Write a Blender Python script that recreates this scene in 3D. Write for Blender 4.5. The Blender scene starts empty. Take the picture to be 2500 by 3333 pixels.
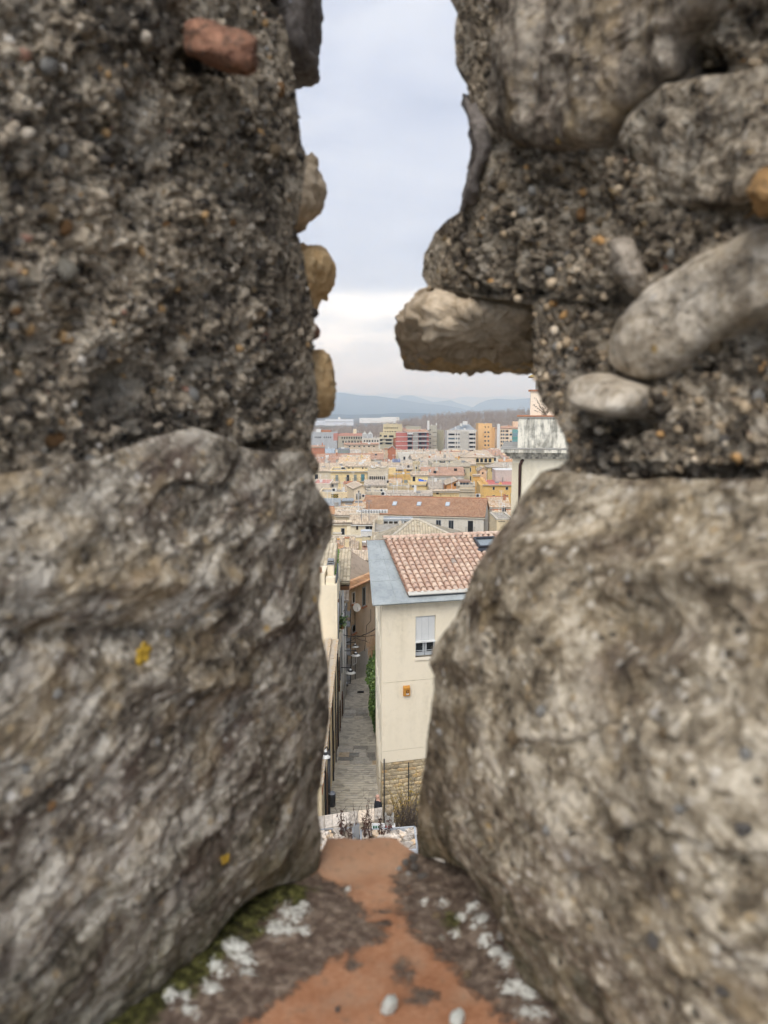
import bpy, bmesh, math, random
import numpy as np
from mathutils import Vector, Matrix

# ------------------------------------------------------------------ camera, sky, sun, exposure
scene = bpy.context.scene
COL = scene.collection
FPX = 2500.0                      # focal length in pixels of the 2500 x 3333 photograph
PITCH = math.atan(326.5 / FPX)    # the horizon lies above the middle of the frame
cam_data = bpy.data.cameras.new('camera')
cam_data.sensor_fit = 'VERTICAL'
cam_data.sensor_height = 36.0
cam_data.lens = 36.0 * FPX / 3333.0
cam_data.clip_start = 0.02
cam_data.clip_end = 90000.0
cam_data.dof.use_dof = True
cam_data.dof.focus_distance = 60.0
cam_data.dof.aperture_fstop = 7.0
cam = bpy.data.objects.new('camera', cam_data)
COL.objects.link(cam)
cam.location = (0, 0, 0)
cam.rotation_euler = (math.pi / 2 - PITCH, 0, 0)
scene.camera = cam

SUN_DIR = Vector((-0.17, -0.64, 0.75)).normalized()      # towards the sun: behind the camera, to the left
sun_el = math.asin(SUN_DIR.z)
sun_az = math.atan2(SUN_DIR.x, SUN_DIR.y)
world = bpy.data.worlds.new('World')
scene.world = world
world.use_nodes = True
sun_data = bpy.data.lights.new('sun', 'SUN')
sun_data.energy = 1.5
sun_data.angle = math.radians(40)
sun_data.color = (1.0, 0.96, 0.9)
sun = bpy.data.objects.new('sun', sun_data)
COL.objects.link(sun)
sun.rotation_euler = SUN_DIR.to_track_quat('Z', 'Y').to_euler()

vs = scene.view_settings
vs.view_transform = 'Standard'
vs.look = 'None'
vs.gamma = 1.0
vs.use_curve_mapping = False
vs.exposure = 0.92
scene.render.film_transparent = False
cy = scene.cycles
cy.max_bounces = 6
cy.diffuse_bounces = 3
cy.glossy_bounces = 3
cy.transmission_bounces = 4
cy.volume_bounces = 2
cy.transparent_max_bounces = 8
cy.use_denoising = True
cy.use_adaptive_sampling = True
cy.adaptive_threshold = 0.035
cy.adaptive_min_samples = 12
cy.volume_step_rate = 1.0

# ------------------------------------------------------------------ node helper
class G:
    def __init__(s, nt):
        s.nt = nt
    def n(s, t, **kw):
        nd = s.nt.nodes.new(t)
        for k, v in kw.items():
            setattr(nd, k, v)
        return nd
    def put(s, sock, v):
        if v is None:
            return
        if hasattr(v, 'is_output'):
            s.nt.links.new(v, sock)
        else:
            if sock.type == 'RGBA' and not hasattr(v, '__len__'):
                v = (v, v, v, 1)
            elif sock.type == 'RGBA' and len(v) == 3:
                v = (*v, 1)
            sock.default_value = v
    def obj(s):
        return s.n('ShaderNodeTexCoord').outputs['Object']
    def uv(s):
        return s.n('ShaderNodeTexCoord').outputs['UV']
    def mapping(s, vec, scale=(1, 1, 1), rot=(0, 0, 0), loc=(0, 0, 0)):
        m = s.n('ShaderNodeMapping')
        s.put(m.inputs['Vector'], vec)
        m.inputs['Scale'].default_value = scale
        m.inputs['Rotation'].default_value = rot
        m.inputs['Location'].default_value = loc
        return m.outputs[0]
    def noise(s, vec, scale, detail=4, rough=0.55, dist=0.0, out='Fac'):
        m = s.n('ShaderNodeTexNoise')
        s.put(m.inputs['Vector'], vec)
        m.inputs['Scale'].default_value = scale
        m.inputs['Detail'].default_value = detail
        m.inputs['Roughness'].default_value = rough
        m.inputs['Distortion'].default_value = dist
        return m.outputs[out]
    def vor(s, vec, scale, feature='F1', rnd=1.0):
        m = s.n('ShaderNodeTexVoronoi', feature=feature)
        s.put(m.inputs['Vector'], vec)
        m.inputs['Scale'].default_value = scale
        m.inputs['Randomness'].default_value = rnd
        return m
    def ramp(s, fac, stops, interp='LINEAR'):
        r = s.n('ShaderNodeValToRGB')
        cr = r.color_ramp
        cr.interpolation = interp
        while len(cr.elements) < len(stops):
            cr.elements.new(0.5)
        for e, (p, c) in zip(cr.elements, stops):
            e.position = p
            if not hasattr(c, '__len__'):
                c = (c, c, c)
            e.color = (*c[:3], 1)
        s.put(r.inputs[0], fac)
        return r.outputs[0]
    def mix(s, fac, a, b, blend='MIX'):
        m = s.n('ShaderNodeMix', data_type='RGBA', blend_type=blend)
        s.put(m.inputs[0], fac)
        s.put(m.inputs[6], a)
        s.put(m.inputs[7], b)
        return m.outputs[2]
    def math(s, op, a, b=None, c=None, clamp=False):
        m = s.n('ShaderNodeMath', operation=op, use_clamp=clamp)
        for i, v in enumerate((a, b, c)):
            if v is not None:
                s.put(m.inputs[i], v)
        return m.outputs[0]
    def sep(s, vec):
        m = s.n('ShaderNodeSeparateXYZ')
        s.put(m.inputs[0], vec)
        return m.outputs
    def comb(s, x, y, z):
        m = s.n('ShaderNodeCombineXYZ')
        for i, v in enumerate((x, y, z)):
            s.put(m.inputs[i], v)
        return m.outputs[0]
    def bump(s, h, strength=0.5, dist=0.01, normal=None):
        m = s.n('ShaderNodeBump')
        m.inputs['Strength'].default_value = strength
        m.inputs['Distance'].default_value = dist
        s.put(m.inputs['Height'], h)
        if normal is not None:
            s.put(m.inputs['Normal'], normal)
        return m.outputs[0]

def new_mat(name):
    m = bpy.data.materials.new(name)
    m.use_nodes = True
    nt = m.node_tree
    nt.nodes.clear()
    g = G(nt)
    out = g.n('ShaderNodeOutputMaterial')
    b = g.n('ShaderNodeBsdfPrincipled')
    b.inputs['Roughness'].default_value = 0.9
    b.inputs['Specular IOR Level'].default_value = 0.25
    nt.links.new(b.outputs[0], out.inputs[0])
    return m, g, b

def srgb(r, g, b):
    f = lambda c: ((c / 255) / 12.92) if c <= 10 else (((c / 255) + 0.055) / 1.055) ** 2.4
    return (f(r), f(g), f(b))

# ------------------------------------------------------------------ the overcast sky
def build_sky():
    nt = world.node_tree
    nt.nodes.clear()
    g = G(nt)
    out = g.n('ShaderNodeOutputWorld')
    bg = g.n('ShaderNodeBackground')
    nt.links.new(bg.outputs[0], out.inputs[0])
    sky = g.n('ShaderNodeTexSky', sky_type='NISHITA')
    sky.sun_disc = False
    sky.sun_elevation = sun_el
    sky.sun_rotation = sun_az
    vec = g.n('ShaderNodeTexCoord').outputs['Generated']
    x, y, z = g.sep(vec)
    az = g.math('ARCTAN2', x, y)
    el = g.math('ARCSINE', z)
    # stratus: long flat streaks, finer towards the horizon
    st = g.comb(g.math('MULTIPLY', az, 2.6), g.math('MULTIPLY', el, 11.0), 0.3)
    n1 = g.noise(st, 1.0, 5, 0.55, 0.5)
    n2 = g.noise(g.comb(g.math('MULTIPLY', az, 7.0), g.math('MULTIPLY', el, 34.0), 3.1), 1.0, 4, 0.55, 0.3)
    n3 = g.noise(g.comb(g.math('MULTIPLY', az, 3.2), g.math('MULTIPLY', el, 3.0), 7.7), 1.0, 4, 0.5, 0.2)
    upper = g.ramp(g.math('ADD', g.math('MULTIPLY', n1, 0.55), g.math('MULTIPLY', n3, 0.45)),
                   [(0.38, (3.5, 3.8, 4.7)), (0.5, (4.25, 4.55, 5.4)), (0.62, (5.1, 5.35, 6.0))])
    low = g.ramp(n2, [(0.36, (5.6, 5.85, 6.4)), (0.5, (7.1, 7.25, 7.5)), (0.62, (8.6, 8.6, 8.65))])
    # the base of the cloud sheet ends about nine degrees up, brighter sky beneath
    edge = g.math('ADD', el, g.math('MULTIPLY', g.math('SUBTRACT', n1, 0.5), 0.04))
    f = g.ramp(edge, [(0.142, 0.0), (0.158, 1.0)])
    hz = g.ramp(el, [(0.0, (5.4, 6.6, 8.6)), (0.06, (6.3, 7.0, 8.0))])
    low = g.mix(g.ramp(el, [(0.0, 0.75), (0.075, 0.0)]), low, hz)
    clouds = g.mix(f, low, upper)
    col = g.mix(0.93, sky.outputs[0], clouds)
    nt.links.new(col, bg.inputs[0])
    bg.inputs[1].default_value = 0.088
build_sky()

# ------------------------------------------------------------------ pixel rays, meshes, tags
CP, SP = math.cos(PITCH), math.sin(PITCH)

def ray(px, py):
    a = (px - 1250.0) / FPX
    b = -(py - 1666.5) / FPX
    return Vector((a, CP + b * SP, -SP + b * CP))

def P(px, py, Y):
    d = ray(px, py)
    return d * (Y / d.y)

def PZ(px, py, z):
    d = ray(px, py)
    return d * (z / d.z)

def Pnp(px, py, Y):
    a = (px - 1250.0) / FPX
    b = -(py - 1666.5) / FPX
    dy = CP + b * SP
    dz = -SP + b * CP
    return np.stack([a * Y / dy, Y * np.ones_like(a), dz * Y / dy], -1)

def tag(o, label=None, cat=None, group=None, kind=None):
    if label:
        o['label'] = label
    if cat:
        o['category'] = cat
    if group:
        o['group'] = group
    if kind:
        o['kind'] = kind
    return o

def empty(name, loc=(0, 0, 0), label=None, cat=None, group=None, kind=None, parent=None):
    o = bpy.data.objects.new(name, None)
    o.location = loc
    o.empty_display_size = 0.2
    COL.objects.link(o)
    if parent:
        o.parent = parent
    return tag(o, label, cat, group, kind)

def link(name, me, parent=None, keep_world=True):
    o = bpy.data.objects.new(name, me)
    COL.objects.link(o)
    if parent is not None:
        o.parent = parent
        if keep_world:
            loc = Vector((0, 0, 0))
            p = parent
            while p is not None:
                loc += p.location
                p = p.parent
            o.location = -loc
    return o

def grid_mesh(name, pts, mat, smooth=True, uv=None, closed_u=False):
    """pts: (rows, cols, 3)"""
    R, C = pts.shape[:2]
    me = bpy.data.meshes.new(name)
    idx = np.arange(R * C).reshape(R, C)
    if closed_u:
        nxt = np.roll(idx, -1, axis=1)
        q = np.stack([idx[:-1], nxt[:-1], nxt[1:], idx[1:]], -1).reshape(-1, 4)
    else:
        q = np.stack([idx[:-1, :-1], idx[:-1, 1:], idx[1:, 1:], idx[1:, :-1]], -1).reshape(-1, 4)
    fill_mesh(me, pts.reshape(-1, 3), q)
    me.materials.append(mat)
    if smooth:
        me.polygons.foreach_set('use_smooth', np.ones(len(me.polygons), dtype=bool))
    return me

def fill_mesh(me, v, q):
    v = np.asarray(v, dtype=np.float32)
    q = np.asarray(q, dtype=np.int32)
    n, k = q.shape
    me.vertices.add(len(v))
    me.vertices.foreach_set('co', v.ravel())
    me.loops.add(n * k)
    me.loops.foreach_set('vertex_index', q.ravel())
    me.polygons.add(n)
    me.polygons.foreach_set('loop_start', np.arange(0, n * k, k, dtype=np.int32))
    me.update(calc_edges=True)
    me.validate()

class MB:
    """collects simple shapes and builds them as one mesh object"""
    def __init__(s):
        s.v, s.f, s.uvs = [], [], {}
    def add(s, vs_, fs):
        o = len(s.v)
        s.v += [tuple(p) for p in vs_]
        s.f += [tuple(i + o for i in f) for f in fs]
        return s
    def hexa(s, p):
        """8 corners: bottom 0-3 counter-clockwise seen from above, top 4-7"""
        return s.add(p, [(3, 2, 1, 0), (4, 5, 6, 7), (0, 1, 5, 4), (1, 2, 6, 5), (2, 3, 7, 6), (3, 0, 4, 7)])
    def box(s, x0, x1, y0, y1, z0, z1):
        return s.hexa([(x0, y0, z0), (x1, y0, z0), (x1, y1, z0), (x0, y1, z0),
                       (x0, y0, z1), (x1, y0, z1), (x1, y1, z1), (x0, y1, z1)])
    def fbox(s, fr, u0, u1, d0, d1, z0, z1):
        """box in a building's own frame"""
        L = fr.at
        return s.hexa([L(u0, d0, z0), L(u1, d0, z0), L(u1, d1, z0), L(u0, d1, z0),
                       L(u0, d0, z1), L(u1, d0, z1), L(u1, d1, z1), L(u0, d1, z1)])
    def prism(s, poly, z0, z1):
        n = len(poly)
        vsx = [(x, y, z0) for x, y in poly] + [(x, y, z1) for x, y in poly]
        fs = [tuple(range(n - 1, -1, -1)), tuple(range(n, 2 * n))]
        fs += [(i, (i + 1) % n, n + (i + 1) % n, n + i) for i in range(n)]
        return s.add(vsx, fs)
    def slab(s, pts, off):
        """polygon of 3-D points extruded by vector off"""
        n = len(pts)
        off = Vector(off)
        vsx = [Vector(p) for p in pts] + [Vector(p) + off for p in pts]
        fs = [tuple(range(n)), tuple(range(2 * n - 1, n - 1, -1))]
        fs += [(i, n + i, n + (i + 1) % n, (i + 1) % n) for i in range(n)]
        return s.add(vsx, fs)
    def tube(s, pts, r, seg=6, r2=None, caps=True):
        pts = [Vector(p) for p in pts]
        n = len(pts)
        rings = []
        for i, p in enumerate(pts):
            t = (pts[min(i + 1, n - 1)] - pts[max(i - 1, 0)])
            t = t.normalized() if t.length > 1e-9 else Vector((0, 0, 1))
            a = t.cross(Vector((0, 0, 1)))
            if a.length < 1e-3:
                a = t.cross(Vector((1, 0, 0)))
            a.normalize()
            b = t.cross(a)
            rr = r if r2 is None else r + (r2 - r) * i / max(1, n - 1)
            rings.append([p + (a * math.cos(2 * math.pi * k / seg) + b * math.sin(2 * math.pi * k / seg)) * rr for k in range(seg)])
        vsx = [q for ring in rings for q in ring]
        fs = []
        for i in range(n - 1):
            for k in range(seg):
                k2 = (k + 1) % seg
                fs.append((i * seg + k, i * seg + k2, (i + 1) * seg + k2, (i + 1) * seg + k))
        if caps:
            fs.append(tuple(range(seg - 1, -1, -1)))
            fs.append(tuple((n - 1) * seg + k for k in range(seg)))
        return s.add(vsx, fs)
    def lathe(s, c, prof, seg=16):
        c = Vector(c)
        vsx, fs = [], []
        for r, z in prof:
            for k in range(seg):
                a = 2 * math.pi * k / seg
                vsx.append((c.x + r * math.cos(a), c.y + r * math.sin(a), c.z + z))
        for i in range(len(prof) - 1):
            for k in range(seg):
                k2 = (k + 1) % seg
                fs.append((i * seg + k, i * seg + k2, (i + 1) * seg + k2, (i + 1) * seg + k))
        fs.append(tuple(range(seg - 1, -1, -1)))
        fs.append(tuple((len(prof) - 1) * seg + k for k in range(seg)))
        return s.add(vsx, fs)
    def mesh(s, name, mat, smooth=False):
        me = bpy.data.meshes.new(name)
        me.from_pydata(s.v, [], s.f)
        if mat is not None:
            me.materials.append(mat)
        if smooth:
            me.polygons.foreach_set('use_smooth', np.ones(len(me.polygons), dtype=bool))
        me.update()
        return me
    def build(s, name, mat, parent=None, smooth=False):
        return link(name, s.mesh(name, mat, smooth), parent)

# ------------------------------------------------------------------ numpy noise
def _hash(ix, iy, iz, seed):
    h = (ix.astype(np.int64) * 374761393 + iy.astype(np.int64) * 668265263 + iz.astype(np.int64) * 2147483647 + seed * 974634777)
    h = (h ^ (h >> 13)) * 1274126177
    h = h ^ (h >> 16)
    return ((h & 0xFFFFFF) / float(0xFFFFFF))

def vnoise(p, seed=0):
    i = np.floor(p)
    f = p - i
    f = f * f * f * (f * (f * 6 - 15) + 10)
    i = i.astype(np.int64)
    r = 0
    for dx in (0, 1):
        for dy in (0, 1):
            for dz in (0, 1):
                w = (f[..., 0] if dx else 1 - f[..., 0]) * (f[..., 1] if dy else 1 - f[..., 1]) * (f[..., 2] if dz else 1 - f[..., 2])
                r = r + w * _hash(i[..., 0] + dx, i[..., 1] + dy, i[..., 2] + dz, seed)
    return r * 2 - 1

def fbm(p, octaves=4, seed=0, gain=0.5, ridged=False):
    a, t, r = 1.0, 0.0, 0
    for o in range(octaves):
        n = vnoise(p * (2 ** o) + o * 17.3, seed + o)
        if ridged:
            n = 1 - 2 * np.abs(n)
        r = r + a * n
        t += a
        a *= gain
    return r / t

def worley(p, seed=0):
    i = np.floor(p).astype(np.int64)
    best = np.full(p.shape[:-1], 9.0)
    second = np.full(p.shape[:-1], 9.0)
    for dx in (-1, 0, 1):
        for dy in (-1, 0, 1):
            for dz in (-1, 0, 1):
                c = i + np.array([dx, dy, dz])
                q = np.stack([_hash(c[..., 0], c[..., 1], c[..., 2], seed + k) for k in (1, 2, 3)], -1)
                d = np.sqrt((((c + q) - p) ** 2).sum(-1))
                second = np.minimum(second, np.maximum(best, d))
                best = np.minimum(best, d)
    return best, second

def facet(p, seed=0, tilt=1.0):
    """broken planes: every cell of the stone has its own tilt, with crisp steps between"""
    i = np.floor(p).astype(np.int64)
    best = np.full(p.shape[:-1], 9.0)
    out = np.zeros(p.shape[:-1])
    for dx in (-1, 0, 1):
        for dy in (-1, 0, 1):
            for dz in (-1, 0, 1):
                c = i + np.array([dx, dy, dz])
                q = np.stack([_hash(c[..., 0], c[..., 1], c[..., 2], seed + k) for k in (1, 2, 3)], -1)
                gr = np.stack([_hash(c[..., 0], c[..., 1], c[..., 2], seed + k) for k in (11, 12, 13)], -1) * 2 - 1
                v = p - (c + q)
                d = np.sqrt((v ** 2).sum(-1))
                m = d < best
                out = np.where(m, (v * gr).sum(-1) * tilt + (_hash(c[..., 0], c[..., 1], c[..., 2], seed + 21) - 0.5) * 0.5, out)
                best = np.minimum(best, d)
    return out

def interp(xs, pts):
    a = np.array(pts, dtype=float)
    return np.interp(xs, a[:, 0], a[:, 1])

# ------------------------------------------------------------------ materials of the rampart wall
def mat_mortar(name, dark=1.0, warm=0.0, seed=0.0, sootf=0.75, crust=None):
    m, g, b = new_mat(name)
    co = g.mapping(g.obj(), loc=(seed, seed * 0.7, seed * 1.3))
    wob = g.noise(co, 45, 4, 0.6, out='Color')
    cw = g.mix(0.03, co, wob, 'ADD')
    n1 = g.noise(co, 28, 5, 0.72, 0.5)
    n2 = g.noise(g.mapping(co, loc=(1, 5, 2)), 130, 5, 0.7, 0.3)
    nn = g.math('ADD', g.math('MULTIPLY', n1, 0.55), g.math('MULTIPLY', n2, 0.45))
    col = g.ramp(nn, [(0.40, tuple(0.45 * dark * c for c in (0.04, 0.034, 0.028))), (0.46, tuple(dark * c for c in (0.13, 0.104, 0.076))), (0.51, tuple(dark * c for c in (0.25, 0.205, 0.15))),
                      (0.565, tuple(dark * c for c in (0.38, 0.325, 0.25))), (0.63, tuple(0.85 * dark * c for c in (0.52, 0.465, 0.38)))])
    def grains(scale, lo, hi, keep):
        v = g.vor(cw, scale)
        c = g.sep(v.outputs['Color'])
        colr = g.ramp(c[0], [(0.0, (0.016, 0.015, 0.014)), (0.25, (0.07, 0.058, 0.047)), (0.45, (0.19, 0.16, 0.122)), (0.6, (0.34, 0.285, 0.21)),
                             (0.76, (0.5, 0.44, 0.36)), (0.88, (0.40, 0.25 + warm, 0.115)), (0.925, (0.68, 0.63, 0.55)), (0.98, (0.24, 0.24, 0.24))], 'CONSTANT')
        inside = g.ramp(v.outputs['Distance'], [(lo, 1.0), (hi, 0.0)])
        f = g.math('MULTIPLY', inside, g.ramp(c[1], [(keep, 0.0), (keep + 0.1, 1.0)]))
        return colr, f, v.outputs['Distance']
    c1, f1, d1 = grains(210, 0.3, 0.5, 0.4)
    c2, f2, d2 = grains(85, 0.28, 0.44, 0.62)
    col = g.mix(g.math('MULTIPLY', f1, 0.7), col, c1)
    col = g.mix(g.math('MULTIPLY', f2, 0.75), col, c2)
    soot = g.ramp(g.noise(g.mapping(co, loc=(6, 6, 1)), 13, 5, 0.72, 0.6), [(0.41, 1.0), (0.54, 0.0)])
    if crust:
        # black weathering crust towards the outer edge of the loophole
        xx = g.sep(g.obj())[0]
        cf = g.ramp(g.math('ADD', g.math('ADD', xx, 0.165), g.math('MULTIPLY', g.math('SUBTRACT', g.noise(co, 24, 5, 0.72), 0.5), 0.16)), [(0.0, 0.0), (0.07, 1.0)])
        soot = g.math('MAXIMUM', soot, g.math('MULTIPLY', cf, 0.5))
    col = g.mix(g.math('MULTIPLY', soot, sootf), col, (0.034, 0.031, 0.029))
    pale = g.ramp(g.noise(g.mapping(co, loc=(4, 2, 1)), 17, 5, 0.72, 0.5), [(0.55, 0.0), (0.63, 1.0)])
    col = g.mix(g.math('MULTIPLY', pale, 0.65), col, (0.56, 0.50, 0.41))
    moss = g.ramp(g.noise(g.mapping(co, loc=(9, 5, 3)), 14, 4, 0.6), [(0.62, 0.0), (0.72, 1.0)])
    col = g.mix(g.math('MULTIPLY', moss, 0.45), col, (0.06, 0.05, 0.014))
    g.put(b.inputs['Base Color'], col)
    h = g.math('ADD', g.math('MULTIPLY', n2, 1.2), g.math('ADD', g.math('MULTIPLY', d1, -0.7), g.math('MULTIPLY', d2, -1.0)))
    g.put(b.inputs['Normal'], g.bump(h, 1.0, 0.007))
    b.inputs['Roughness'].default_value = 0.95
    return m

def mat_stone(name, cols, band=(14, 40, 30), rot=(0, 0.5, 0), spots=0.5, seed=0.0, fine=1.0, brown=0.5, wb=0.36, ochre=0.45, algae=None):
    m, g, b = new_mat(name)
    co = g.mapping(g.obj(), loc=(seed, seed * 1.7, seed * 0.6))
    bd = g.mapping(g.mapping(co, rot=rot), scale=band)
    n1 = g.noise(bd, 1.0, 5, 0.62, 1.1)
    n2 = g.noise(co, 26, 5, 0.62, 0.4)
    n3 = g.noise(co, 230, 4, 0.65)
    n4 = g.noise(g.mapping(co, loc=(5, 3, 9)), 95, 5, 0.7, 0.2)
    mixn = g.math('ADD', g.math('MULTIPLY', n1, wb), g.math('ADD', g.math('MULTIPLY', n2, 0.62 - wb), g.math('ADD', g.math('MULTIPLY', n3, 0.17), g.math('MULTIPLY', n4, 0.27))))
    col = g.ramp(mixn, [(0.42, cols[0]), (0.48, cols[1]), (0.535, cols[2]), (0.6, cols[3])])
    br = g.ramp(g.noise(g.mapping(bd, loc=(3, 8, 2)), 0.8, 4, 0.6, 0.6), [(0.52, 0.0), (0.66, 1.0)])
    col = g.mix(g.math('MULTIPLY', br, brown), col, (0.075, 0.046, 0.036))
    v = g.vor(co, 130)
    vc = g.sep(v.outputs['Color'])
    sp = g.math('MULTIPLY', g.ramp(v.outputs['Distance'], [(0.26, 1.0), (0.46, 0.0)]), g.ramp(vc[0], [(0.55, 0.0), (0.62, 1.0)]))
    spc = g.ramp(vc[1], [(0.0, (0.58, 0.53, 0.45)), (0.3, (0.36, 0.27, 0.16)), (0.45, (0.045, 0.038, 0.03)), (0.75, (0.44, 0.39, 0.32))], 'CONSTANT')
    col = g.mix(g.math('MULTIPLY', sp, spots), col, spc)
    oc = g.ramp(g.noise(g.mapping(co, loc=(8, 4, 4)), 13, 5, 0.68, 0.4), [(0.52, 0.0), (0.64, 1.0)])
    col = g.mix(g.math('MULTIPLY', oc, ochre), col, (0.40, 0.30, 0.17))
    v2 = g.vor(g.mapping(co, loc=(2, 2, 2)), 60)
    vc2 = g.sep(v2.outputs['Color'])
    sp2 = g.math('MULTIPLY', g.ramp(v2.outputs['Distance'], [(0.14, 1.0), (0.26, 0.0)]), g.ramp(vc2[0], [(0.86, 0.0), (0.9, 1.0)]))
    col = g.mix(g.math('MULTIPLY', sp2, 0.8), col, g.ramp(vc2[1], [(0.0, (0.5, 0.47, 0.43)), (0.75, (0.42, 0.27, 0.08))], 'CONSTANT'))
    dk = g.ramp(g.noise(g.mapping(co, loc=(7, 1, 5)), 34, 5, 0.72, 0.8), [(0.36, 1.0), (0.47, 0.0)])
    col = g.mix(g.math('MULTIPLY', dk, 0.5), col, (0.035, 0.03, 0.025))
    if algae:
        # green growth creeping up from the damp sill
        zz = g.math('ADD', g.sep(g.obj())[2], g.math('MULTIPLY', g.math('SUBTRACT', g.noise(co, 18, 5, 0.7), 0.5), 0.22))
        av = g.n('ShaderNodeMapRange')
        g.put(av.inputs[0], zz)
        av.inputs[1].default_value, av.inputs[2].default_value, av.inputs[3].default_value, av.inputs[4].default_value = algae[0], algae[1], 1.0, 0.0
        col = g.mix(g.math('MULTIPLY', av.outputs[0], 0.6), col, (0.05, 0.048, 0.022))
    g.put(b.inputs['Base Color'], col)
    h = g.math('ADD', g.math('MULTIPLY', n2, 1.0), g.math('ADD', g.math('MULTIPLY', n4, 0.8), g.math('MULTIPLY', n3, 0.5)))
    g.put(b.inputs['Normal'], g.bump(h, 0.6 * fine, 0.006))
    b.inputs['Roughness'].default_value = 0.93
    return m

def mat_plainstone(name, c0, c1, scale=40, bumpd=0.003, grime=0.55):
    m, g, b = new_mat(name)
    co = g.obj()
    n0 = g.noise(co, scale, 5, 0.66, 0.5)
    n1 = g.noise(co, scale * 4.5, 5, 0.66)
    n = g.math('ADD', g.math('MULTIPLY', n0, 0.5), g.math('MULTIPLY', n1, 0.5))
    mid = tuple((p + q) / 2 for p, q in zip(c0, c1))
    col = g.ramp(n, [(0.38, c0), (0.5, mid), (0.6, c1)])
    gr = g.ramp(g.noise(g.mapping(co, loc=(3, 1, 2)), scale * 1.6, 5, 0.72, 0.4), [(0.38, 1.0), (0.5, 0.0)])
    col = g.mix(g.math('MULTIPLY', gr, grime), col, (0.05, 0.042, 0.034))
    g.put(b.inputs['Base Color'], col)
    g.put(b.inputs['Normal'], g.bump(n, 0.9, bumpd))
    b.inputs['Roughness'].default_value = 0.93
    return m

M_MORT_L = mat_mortar('mortar_dark', 2.1, 0.0, 0.0, 0.74, (0.0, 0.12))
M_MORT_R = mat_mortar('mortar_warm', 1.75, 0.02, 2.3, 0.5)
M_STONE_L = mat_stone('stone_streaked', [(0.038, 0.03, 0.023), (0.125, 0.104, 0.08), (0.265, 0.232, 0.185), (0.54, 0.495, 0.42)], band=(20, 7, 34), rot=(-0.42, 0.0, 0.0), spots=0.75, seed=0.0, brown=0.7, wb=0.5, algae=(-0.44, -0.30))
M_STONE_R = mat_stone('stone_mottled', [(0.046, 0.034, 0.023), (0.155, 0.123, 0.084), (0.305, 0.253, 0.18), (0.58, 0.51, 0.4)], band=(18, 14, 24), rot=(0.5, 0.0, 0.2), spots=0.85, seed=3.1, brown=0.5, wb=0.42, algae=(-0.42, -0.36))
M_STONE_T = mat_stone('stone_rough_grey', [(0.034, 0.027, 0.021), (0.11, 0.09, 0.069), (0.215, 0.18, 0.142), (0.4, 0.35, 0.285)], band=(14, 30, 20), rot=(0.2, 0.9, 0.0), spots=0.35, seed=6.2, brown=0.25)
M_SLAB = mat_stone('stone_pale_slab', [(0.2, 0.16, 0.115), (0.37, 0.31, 0.235), (0.53, 0.46, 0.365), (0.7, 0.63, 0.53)], band=(14, 8, 20), rot=(0.4, 0, 0), spots=0.5, seed=5.0, brown=0.35, ochre=0.3)
M_SLATE = mat_plainstone('stone_dark_slab', (0.12, 0.105, 0.095), (0.26, 0.23, 0.21))
M_OCHRE = mat_plainstone('stone_ochre', (0.52, 0.33, 0.15), (0.80, 0.60, 0.35), 26, 0.003, 0.2)
M_GREYTAN = mat_plainstone('stone_grey_tan', (0.40, 0.305, 0.2), (0.72, 0.60, 0.45), 24, 0.003, 0.25)
M_AMBER = mat_plainstone('stone_amber', (0.2, 0.11, 0.04), (0.5, 0.30, 0.13), 40, 0.003, 0.5)
M_PALE = mat_plainstone('stone_pale', (0.2, 0.165, 0.125), (0.46, 0.40, 0.33), 24)
M_BRICKF = mat_plainstone('brick_fragment', (0.13, 0.06, 0.04), (0.40, 0.21, 0.135), 60, 0.004, 0.8)
M_LICHEN_W = mat_plainstone('lichen_white', (0.5, 0.51, 0.46), (0.74, 0.75, 0.7), 200, 0.001, 0.25)
M_LICHEN_Y = mat_plainstone('lichen_yellow', (0.33, 0.2, 0.02), (0.55, 0.36, 0.05), 300, 0.001, 0.15)

def mat_pebbles(k=1.0, warm=(1, 1, 1)):
    m, g, b = new_mat('pebbles')
    r = g.n('ShaderNodeNewGeometry').outputs['Random Per Island']
    col = g.ramp(r, [(0.0, (0.05, 0.043, 0.037)), (0.15, (0.13, 0.11, 0.087)), (0.35, (0.25, 0.21, 0.16)), (0.6, (0.37, 0.31, 0.235)),
                     (0.82, (0.47, 0.41, 0.33)), (0.9, (0.42, 0.27, 0.13)), (0.94, (0.25, 0.24, 0.23)), (0.965, (0.62, 0.57, 0.5)), (0.985, (0.32, 0.18, 0.13))], 'CONSTANT')
    col = g.mix(1.0, col, tuple(k * w for w in warm), 'MULTIPLY')
    n = g.noise(g.obj(), 260, 4, 0.6)
    col = g.mix(0.5, col, g.ramp(n, [(0.3, 0.35), (0.7, 1.4)]), 'MULTIPLY')
    g.put(b.inputs['Base Color'], col)
    b.inputs['Roughness'].default_value = 0.85
    return m
M_PEB = mat_pebbles()
M_PEB_R = mat_pebbles(1.12, (1.06, 0.97, 0.84))

# ------------------------------------------------------------------ the rampart wall with its loophole
wall = empty('rampart_wall', (0, 0.8, -2.0), 'thick weathered rubble stone rampart wall, close up, with a narrow loophole', 'wall', kind='thing')
SILL_Z = -0.45

def sm(a, b, x):
    t = np.clip((x - a) / (b - a), 0, 1)
    return t * t * (3 - 2 * t)

def gauss(px, py, cx, cy, rx, ry):
    return np.exp(-(((px - cx) / rx) ** 2 + ((py - cy) / ry) ** 2))

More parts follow.
